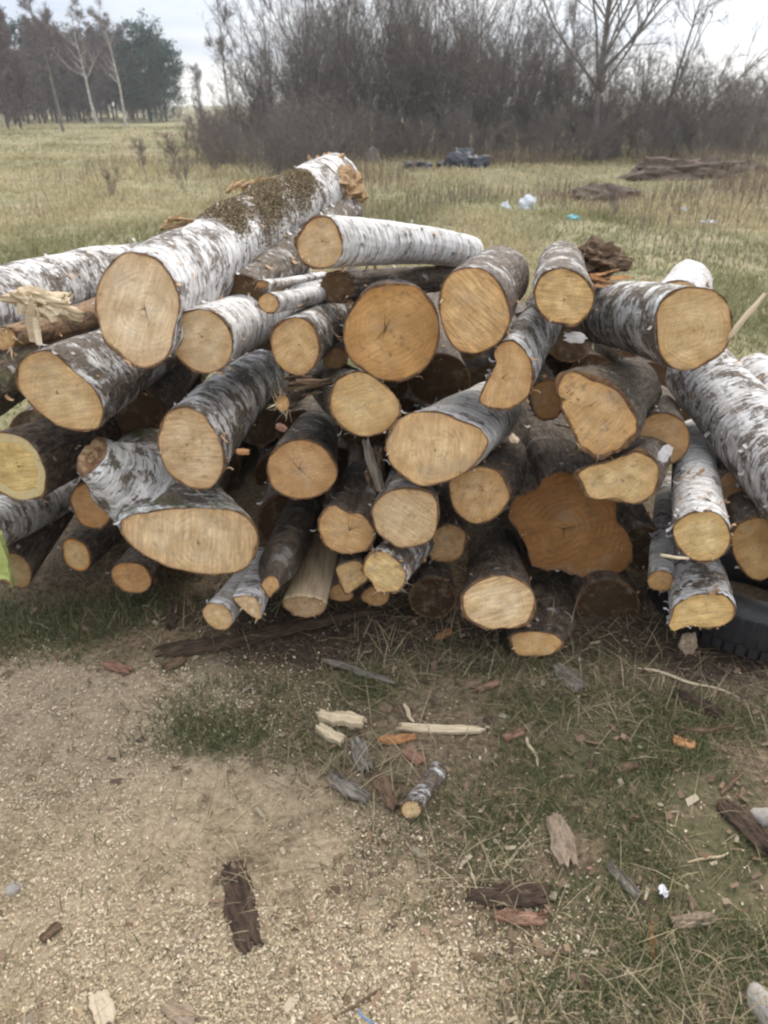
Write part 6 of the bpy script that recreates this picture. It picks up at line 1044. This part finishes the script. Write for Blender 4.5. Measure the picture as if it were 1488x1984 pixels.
def shrub_meshes(seed, h, stems, spread, upright, tw=1.0, tag_='shrub'):
    rs = np.random.default_rng(seed)
    a = rs.uniform(0, 6.283, stems); rr = rs.uniform(0, spread * .35, stems)
    st = np.stack([np.cos(a) * rr, np.sin(a) * rr, np.full(stems, -.05)], 1)
    lean = np.abs(rs.normal(0, .45 - .3 * upright, stems)) + .06
    d = np.stack([np.cos(a) * np.sin(lean), np.sin(a) * np.sin(lean), np.cos(lean)], 1)
    ln = h * rs.uniform(.55, 1.05, stems)
    P0 = walk(st, d, ln, .05, .09, 7, rs); r0 = ln * rs.uniform(.0035, .0055, stems)
    P1, l1, pi, t = grow_children(P0, ln, 12, .06, .97, .55, .42, .10, .13, 4, rs); r1 = r0[pi] * (1 - .75 * t) * .55 + .003
    P2, l2, pi2, t2 = grow_children(P1, l1, 8, .12, 1., .6, .55, .06, .15, 3, rs, .15); r2 = np.full(len(P2), .0042)
    P3, l3, pi3, t3 = grow_children(P2, l2, 4, .2, 1., .6, .6, .05, .15, 2, rs, .12); r3 = np.full(len(P3), .0032)
    vs1, f1 = join([tube_np(P0, radii(r0, r0 * .25, 7), 5), tube_np(P1, radii(r1, r1 * .4, 4), 3)])
    vs2, f2 = join([tube_np(P2, radii(r2 * tw, r2 * .6 * tw, 3), 2), tube_np(P3, radii(r3 * tw, r3 * .6 * tw, 2), 2)])
    return (vs1, f1), (vs2, f2)

def place_copy(proto, loc, rz, sc, label=None, name=None):
    r = proto.copy(); col.objects.link(r); r.location = loc; r.rotation_euler = (0, 0, rz); r.scale = sc
    if label: r['label'] = label
    for ch in proto.children:
        c = ch.copy(); col.objects.link(c); c.parent = r
    return r

def bx_at(px, Y): return (px - 744) * Y * 5.89e-4      # sideways offset of a far thing
THICK = 'bare grey shrub in the dense leafless thicket behind the pile'
protos = []
for i, (h, stems, spr, up) in enumerate([(5.8, 15, 2.2, .75), (5.0, 14, 2.4, .6), (6.4, 13, 1.8, .9), (4.2, 16, 2.6, .4), (3.2, 16, 2.4, .2)]):
    (v1, f1), (v2, f2) = shrub_meshes(200 + i, h, stems, spr, up)
    protos.append((v1, f1, v2, f2))
proto_obj = {}
def shrub(i, x, y, rz, s, label=THICK, group='shrubs of the leafless thicket', mat=None):
    loc = (x, y, float(ground_z(x, y)))
    key = (i, mat)
    if key not in proto_obj:
        v1, f1, v2, f2 = protos[i]
        r = empty('bare_shrub', loc, label, 'shrub', group, rz); r.scale = (s, s, s)
        np_mesh('stems', v1, [f1], [mat or GREYTWIG], r); np_mesh('twigs', v2, [f2], [mat or GREYTWIG], r)
        proto_obj[key] = r; return r
    r = place_copy(proto_obj[key], loc, rz, (s, s, s * RNG.uniform(.78, 1.05)))
    r['label'] = label; r['group'] = group
    return r
# front row, from left to right, then the rows behind
spots = [(3, 430, 26, .60), (3, 480, 27, .75), (1, 530, 27, .8), (0, 575, 27.5, .95), (2, 620, 28, .95), (0, 665, 27, 1.0), (2, 705, 28.5, 1.05), (2, 745, 27, 1.0), (0, 790, 28, 1.1), (2, 830, 27.5, 1.05), (0, 875, 27, 1.0), (1, 920, 28, 1.1), (2, 960, 27.5, .98), (1, 1005, 27, .95), (1, 1050, 28, .9), (3, 1095, 26.5, .95), (3, 1140, 27.5, .9), (3, 1190, 26, .92), (3, 1240, 27, .85), (4, 1290, 26, .95), (4, 1335, 27, .9), (4, 1390, 28, .85), (4, 1440, 29, .85), (4, 1490, 29, .9),
         (0, 560, 32, .85), (2, 640, 33, 1.0), (2, 720, 33, 1.1), (0, 800, 32, 1.15), (2, 880, 33, 1.1), (0, 960, 32, 1.05), (1, 1040, 33, 1.0), (1, 1120, 32, .9), (3, 1210, 33, .95), (3, 1300, 34, .85), (4, 1390, 36, 1.05), (4, 1480, 36, 1.1), (4, 1560, 34, 1.1), (3, 1600, 30, .9), (3, 1680, 28, .9), (1, 1760, 30, .9), (4, 1830, 28, 1.0), (3, 1920, 30, 1.0), (1, 2010, 31, .9), (0, 680, 38, 1.1), (0, 850, 38, 1.15), (1, 1000, 38, 1.1), (3, 500, 31, .8)]
for (i, px, Y, s) in spots:
    shrub(i, bx_at(px, Y) + RNG.uniform(-.2, .2), Y, RNG.uniform(0, 6.28), s)
for q_ in range(24):
    px = 450 + q_ * 46; Y = 24.2 + 1.6 * ((q_ * 7) % 5) / 4
    shrub(4, bx_at(px, Y), Y, RNG.uniform(0, 6.28), .42 + .05 * ((q_ * 3) % 4), 'low bare shrub along the front foot of the leafless thicket', 'low shrubs along the thicket foot')
# low arching shrubs standing nearer, left of the thicket
for (px, Y, s, lab) in [(500, 18.5, .56, 'low spreading bare shrub in the meadow, rising just behind the long mossy trunk'), (590, 20, .60, 'low tangled bare shrub right of the low spreading one'), (440, 22.5, .50, 'small bare shrub at the left foot of the thicket'), (540, 21.5, .66, 'dense bare shrub between the low spreading and low tangled ones'), (640, 22, .62, 'bare shrub right behind the torn far end of the mossy trunk'), (405, 25, .55, 'bare shrub farthest left at the end of the thicket')]:
    shrub(4, bx_at(px, Y), Y, RNG.uniform(0, 6.28), s, lab, 'low shrubs before the thicket')
# thin saplings in the meadow
(v1, f1), (v2, f2) = shrub_meshes(310, 2.0, 3, .3, .9, .9)
sap = None
for (px, Y, s, lab) in [(340, 16, .75, 'thin bare sapling in the meadow left of the thicket, the tallest there'), (262, 20, .5, 'small bare sapling left in the meadow, between trunk and birches'), (192, 15, .35, 'low dry sapling in the left meadow, leftmost of the thin ones'), (375, 24, .9, 'thin bare sapling close to the left edge of the thicket'), (400, 19, .7, 'thin dry sapling just left of the low spreading shrub'), (1220, 12, .32, 'small dry weed stalk in the right meadow before the brown heaps')]:
    x = bx_at(px, Y); loc = (x, Y, float(ground_z(x, Y)))
    if sap is None:
        sap = empty('sapling', loc, lab, 'sapling', 'thin saplings in the meadow'); sap.scale = (s, s, s)
        np_mesh('stems', v1, [f1], [BROWNTWIG], sap); np_mesh('twigs', v2, [f2], [BROWNTWIG], sap)
    else: place_copy(sap, loc, RNG.uniform(0, 6), (s, s, s), lab)

def bare_tree(name, loc, seed, h, r0, label, bark, twig, group=None, spread=.42, n1=18, t0=.3, droop=.06, tw=1., lean=0., tw_r=.006):
    rs = np.random.default_rng(seed)
    P0 = walk(np.array([[0, 0, -.1]]), np.array([[lean, 0, 1.]]), np.array([h]), .10, .05, 10, rs); L0 = np.array([h])
    P1, l1, pi, t = grow_children(P0, L0, n1, t0, .98, .75, spread, .09, .12, 6, rs)
    r1 = r0 * (1 - .85 * t) * .42 + .004
    P2, l2, pi2, t2 = grow_children(P1, l1, 9, .15, 1., .6, .48, droop, .16, 4, rs); r2 = r1[pi2] * .38 + .002
    P3, l3, pi3, t3 = grow_children(P2, l2, 8, .15, 1., .55, .55, droop * .3, .16, 3, rs, .2); r3 = np.full(len(P3), tw_r)
    P4, l4, _, _ = grow_children(P3, l3, 3, .2, 1., .5, .6, 0., .15, 2, rs, .15); r4 = np.full(len(P4), tw_r * .7)
    root = empty(name, loc, label, 'tree', group)
    v, f = join([tube_np(P0, radii(np.array([r0]), np.array([r0 * .12]), 10), 8)]); np_mesh('trunk', v, [f], [bark], root, smooth=True)
    v, f = join([tube_np(P1, radii(r1, r1 * .3, 6), 5), tube_np(P2, radii(r2, r2 * .4, 4), 3)]); np_mesh('limbs', v, [f], [bark], root)
    v, f = join([tube_np(P3, radii(r3, r3 * .6, 3), 2), tube_np(P4, radii(r4, r4 * .6, 2), 2)]); np_mesh('crown', v, [f], [twig], root)
    return root
gz = lambda x, y: (x, y, float(ground_z(x, y)))
# the tall bare tree and its neighbours rising out of the thicket on the right
bare_tree('bare_tree', gz(bx_at(1165, 25), 25), 501, 8.4, .11, 'tall bare tree with spreading limbs rising from the thicket at right', GREYTWIG, GREYTWIG, 'bare trees above the thicket', .72, 26, .16, .05)
bare_tree('bare_tree', gz(bx_at(1275, 26.5), 26.5), 502, 5.4, .06, 'slanting bare tree right of the tall spreading one', GREYTWIG, GREYTWIG, 'bare trees above the thicket', .70, 18, .15, .04, lean=.25)
bare_tree('bare_tree', gz(bx_at(590, 30), 30), 503, 7.6, .06, 'slim bare tree standing out at the left end of the thicket', GREYTWIG, GREYTWIG, 'bare trees above the thicket', .32, 14, .3, .10)
bare_tree('bare_tree', gz(bx_at(445, 40), 40), 504, 6.4, .05, 'thin bare tree alone against the bright sky gap', GREYTWIG, GREYTWIG, 'bare trees above the thicket', .28, 10, .35, .10)
bare_tree('bare_tree', gz(bx_at(385, 105), 105), 505, 4.8, .10, 'small rounded bare tree far off in the bright sky gap', BROWNTWIG, BROWNTWIG, 'bare trees above the thicket', .5, 16, .2, .05, tw_r=.012)
# left wood: white stemmed birches
bare_tree('birch_tree', gz(bx_at(182, 59), 59), 511, 7.2, .10, 'white stemmed birch at the wood edge, left of the two brightest', WHITEBIRCH, BROWNTWIG, 'white birches at the wood edge', .34, 16, .35, .05, lean=-.14, tw_r=.008)
bare_tree('birch_tree', gz(bx_at(238, 59), 59), 512, 7.0, .095, 'white stemmed birch at the wood edge, right of the two brightest', WHITEBIRCH, BROWNTWIG, 'white birches at the wood edge', .32, 16, .3, .05, lean=-.10, tw_r=.008)
bare_tree('birch_tree', gz(bx_at(112, 48), 48), 513, 6.6, .09, 'slender grey birch left of the two white stemmed birches', GREYTWIG, BROWNTWIG, 'white birches at the wood edge', .34, 14, .35, .06, lean=-.06, tw_r=.007)
wood_lab = 'bare brown tree in the leafless wood at the left'
wp = []
for i, (px, Y, h) in enumerate([(30, 52, 5.2), (70, 66, 6.0), (150, 72, 6.0), (215, 75, 5.6)]):
    wp.append(bare_tree('bare_tree', gz(bx_at(px, Y), Y), 530 + i, h, .09, wood_lab, DARKTRUNK, BROWNTWIG, 'bare trees of the left wood', .42, 26, .08, .08, tw_r=.017))
for i, (px, Y) in enumerate([(5, 50), (48, 60), (95, 74), (125, 68), (170, 78), (192, 70), (235, 80), (255, 74), (275, 82), (10, 72), (140, 84), (60, 78), (110, 86), (205, 88), (300, 86), (245, 92), (-30, 55), (-60, 60), (-20, 45), (20, 66), (38, 72), (80, 62), (103, 66), (132, 76), (158, 66), (182, 84), (222, 84), (262, 86), (285, 78), (310, 80), (75, 88), (165, 90), (30, 84)]):
    s = RNG.uniform(.85, 1.1)
    place_copy(wp[i % 4], gz(bx_at(px, Y), Y), RNG.uniform(0, 6.28), (s, s, s))

for (px, Y, s_) in [(8, 58, .7), (50, 64, .65), (90, 70, .7), (128, 74, .75), (160, 74, .7), (200, 76, .75), (240, 78, .75), (270, 80, .8), (305, 82, .7), (335, 74, .5), (30, 74, .8), (110, 80, .8)]:
    shrub(3, bx_at(px, Y), Y, RNG.uniform(0, 6.28), s_, 'brown bare shrub among the trees of the left wood', 'undergrowth of the left wood', BROWNTWIG)
def pine(loc, seed, h, wd, label):
    rs = np.random.default_rng(seed)
    P0 = walk(np.array([[0, 0, -.1]]), np.array([[0, 0, 1.]]), np.array([h]), .12, .03, 8, rs)
    P1, l1, pi, t = grow_children(P0, np.array([wd * 1.5]), 90, .08, .99, 1.25, .5, .10, .08, 4, rs)
    # longer boughs low down, short ones at the top
    root = empty('pine_tree', loc, label, 'tree', 'pines in the left wood')
    v, f = tube_np(P0, radii(np.array([.12]), np.array([.02]), 8), 7); np_mesh('trunk', v, [f], [DARKTRUNK], root, smooth=True)
    r1 = np.full(len(P1), .022); v, f = tube_np(P1, radii(r1, r1 * .3, 4), 3); np_mesh('limbs', v, [f], [DARKTRUNK], root)
    P2, l2, _, _ = grow_children(P1, l1, 9, .25, 1.02, .6, .4, .08, .1, 2, rs, .18)
    K = len(P2); n = 10
    c = np.repeat(P2[:, -1] * .6 + P2[:, 1] * .4, n, axis=0) + rs.normal(0, .14, (K * n, 3))
    u = rs.normal(0, 1, c.shape) + np.array((0, 0, .5)); u /= np.linalg.norm(u, axis=1, keepdims=True)
    w = np.cross(u, rs.normal(0, 1, c.shape)); w /= np.linalg.norm(w, axis=1, keepdims=True)
    L_ = rs.uniform(.12, .26, (len(c), 1)); W_ = .04
    V = np.stack([c - w * W_, c + w * W_, c + u * L_ + w * W_ * .3, c + u * L_ - w * W_ * .3], 1).reshape(-1, 3)
    tone = np.repeat(rs.uniform(.6, 1.25, K), n)[:, None]
    C = np.concatenate([np.array((.048, .082, .058))[None] * tone * rs.uniform(.8, 1.2, (len(c), 1)), np.ones((len(c), 1))], 1)
    np_mesh('crown', V, [np.arange(len(V)).reshape(-1, 4)], [NEEDLE], root, attrs={'col': ('FLOAT_COLOR', np.repeat(C, 4, axis=0))})
    return root
pine(gz(bx_at(288, 72), 72), 601, 6.9, 4.4, 'dark green pine at the right end of the left wood')
pine(gz(bx_at(318, 76), 76), 602, 5.2, 3.6, 'low dark green pine right beside the last big pine')
pine(gz(bx_at(22, 64), 64), 603, 7.4, 3.8, 'tall dark green pine at the far left of the wood')
pine(gz(bx_at(85, 80), 80), 604, 7.4, 4.0, 'dark pine behind the bare trees, second from the left')
pine(gz(bx_at(148, 84), 84), 605, 7.2, 4.2, 'dark pine behind the left white stemmed birch')
pine(gz(bx_at(205, 86), 86), 606, 7.0, 4.2, 'dark pine between the two white stemmed birches')
pine(gz(bx_at(250, 82), 82), 607, 6.4, 4.2, 'dark pine left of the last big pine')

# dead weed stalks along the foot of the thicket
x = np.concatenate([RNG.uniform(-3, 9, 9000), RNG.uniform(3, 9, 5000)]); y = np.concatenate([RNG.normal(23, 2.0, 9000), RNG.normal(17.5, 1.8, 5000)])
x = np.concatenate([x, RNG.uniform(-1.5, 10, 9000), RNG.uniform(-7, 2, 3000)]); y = np.concatenate([y, RNG.uniform(8.5, 22, 9000), RNG.uniform(10, 24, 3000)])
k_ = RNG.random(len(x)) < np.clip((fbm(x * .55, y * .4, 131, 3) - .38) * 3.2, 0, 1); x, y = x[k_], y[k_]
blades('dead_weeds', x, y, RNG.uniform(.15, .7, len(x)) * np.clip(y / 20, .5, 1), np.full(len(x), .007) + .0002 * y, [(.16, .115, .085), (.22, .16, .11), (.12, .085, .07), (.26, .215, .13)], 'reddish brown dead weeds along the foot of the thicket', flat=.22)

# ------------------------------------------------------------------ rubbish and heaps in the field
def crumple(name, loc, size, seed, mat, label, cat, amp=.55, freq=2.8, rz=0.):
    import bmesh
    bm = bmesh.new(); bmesh.ops.create_icosphere(bm, subdivisions=4, radius=1)
    for v in bm.verts:
        c0 = v.co.copy()
        f = 1 + amp * nz(c0 * freq + Vector((seed, 0, 0))) - amp * .6 * abs(nz(c0 * freq * 2.3 + Vector((0, seed, 0))))
        z = c0.z * size[2] * f
        v.co = Vector((c0.x * size[0] * f, c0.y * size[1] * f, max(z, -.06)))
    me = bpy.data.meshes.new(name); bm.to_mesh(me); bm.free(); me.materials.append(mat)
    o = bpy.data.objects.new(name, me); o.location = loc; o.rotation_euler = (0, 0, rz); link(o)
    return tag(o, label, cat)
def plastic(name, c, rough=.4):
    m = M(name); m.color(c); m.b.inputs['Roughness'].default_value = rough; m.b.inputs['Specular IOR Level'].default_value = .5
    return m.m
TARP = plastic('dark_blue_tarp', (.030, .034, .046), .5); WHITEP = plastic('white_plastic', (.62, .64, .67), .5); CYAN = plastic('turquoise_plastic', (.12, .36, .40), .5); GREYP = plastic('grey_plastic', (.42, .46, .50), .5)
EARTH = simple('dug_earth', (.085, .062, .048), (.18, .135, .10), 9., 1., .95, None, .03)
crumple('tarp_heap', gz(bx_at(905, 22), 22), (.62, .42, .42), 4, TARP, 'dark blue crumpled tarp heap at the foot of the thicket', 'tarp', .6, 1.9)
crumple('tarp_scrap', gz(bx_at(812, 22), 22), (.42, .3, .18), 14, TARP, 'smaller dark blue tarp scrap left of the crumpled tarp heap', 'tarp', .6, 1.9)
crumple('plastic_bag', gz(bx_at(1038, 13.6), 13.6), (.16, .12, .20), 6, WHITEP, 'white plastic bag, the larger of two in the weeds', 'bag', .5, 2.)
crumple('plastic_bag', gz(bx_at(994, 13.4), 13.4), (.08, .08, .13), 8, WHITEP, 'small white plastic bag left of the larger white bag', 'bag', .5, 2.)
crumple('plastic_scrap', gz(bx_at(1135, 11.9), 11.9), (.11, .09, .06), 9, CYAN, 'turquoise plastic scrap in the grass', 'plastic', .5, 2.)
crumple('plastic_scrap', gz(bx_at(1415, 11.9), 11.9), (.14, .08, .05), 10, GREYP, 'pale grey plastic scrap in the grass near the right edge', 'plastic', .6, 2.)
crumple('plastic_scrap', gz(bx_at(1360, 13.2), 13.2), (.07, .08, .06), 11, GREYP, 'small pale plastic scrap between the brown heaps and right edge', 'plastic', .6, 2.)
crumple('earth_heap', gz(bx_at(1195, 15.6), 15.6), (.75, .5, .30), 12, EARTH, 'dark brown heap of dug earth in the middle of the weeds', 'earth heap', .5, 2.6)
crumple('earth_heap', gz(bx_at(1350, 18.5), 18.5), (1.35, .6, .40), 13, EARTH, 'long brown earth heap farther back at right', 'earth heap', .5, 2.6)
crumple('earth_heap', gz(bx_at(1465, 19.5), 19.5), (.6, .4, .28), 16, EARTH, 'small earth heap by the right picture edge', 'earth heap', .5, 2.6)
crumple('concrete_lump', gz(bx_at(722, 24), 24), (.24, .2, .40), 17, STONE, 'pale pointed concrete lump behind the torn trunk end', 'concrete', .2, 1.2)


# ------------------------------------------------------------------ damp air
hz = bpy.data.materials.new('damp_air'); hz.use_nodes = True
hz.node_tree.nodes.clear()
_pv = hz.node_tree.nodes.new('ShaderNodeVolumePrincipled'); _out = hz.node_tree.nodes.new('ShaderNodeOutputMaterial')
_pv.inputs['Color'].default_value = (.95, .97, 1.0, 1); _pv.inputs['Density'].default_value = 0.0012; _pv.inputs['Anisotropy'].default_value = 0.2
hz.node_tree.links.new(_pv.outputs[0], _out.inputs['Volume'])
x1 = float(xs.max()) + 5; y0 = float(ys.min()) - 5; y1 = float(ys.max()) + 5
bxv = [(-x1, y0, -3), (x1, y0, -3), (x1, y1, -3), (-x1, y1, -3), (-x1, y0, 12), (x1, y0, 12), (x1, y1, 12), (-x1, y1, 12)]
tag(np_mesh('haze', bxv, [[(0, 3, 2, 1), (4, 5, 6, 7), (0, 1, 5, 4), (1, 2, 6, 5), (2, 3, 7, 6), (3, 0, 4, 7)]], [hz]), 'thin damp haze over the field', kind='stuff')
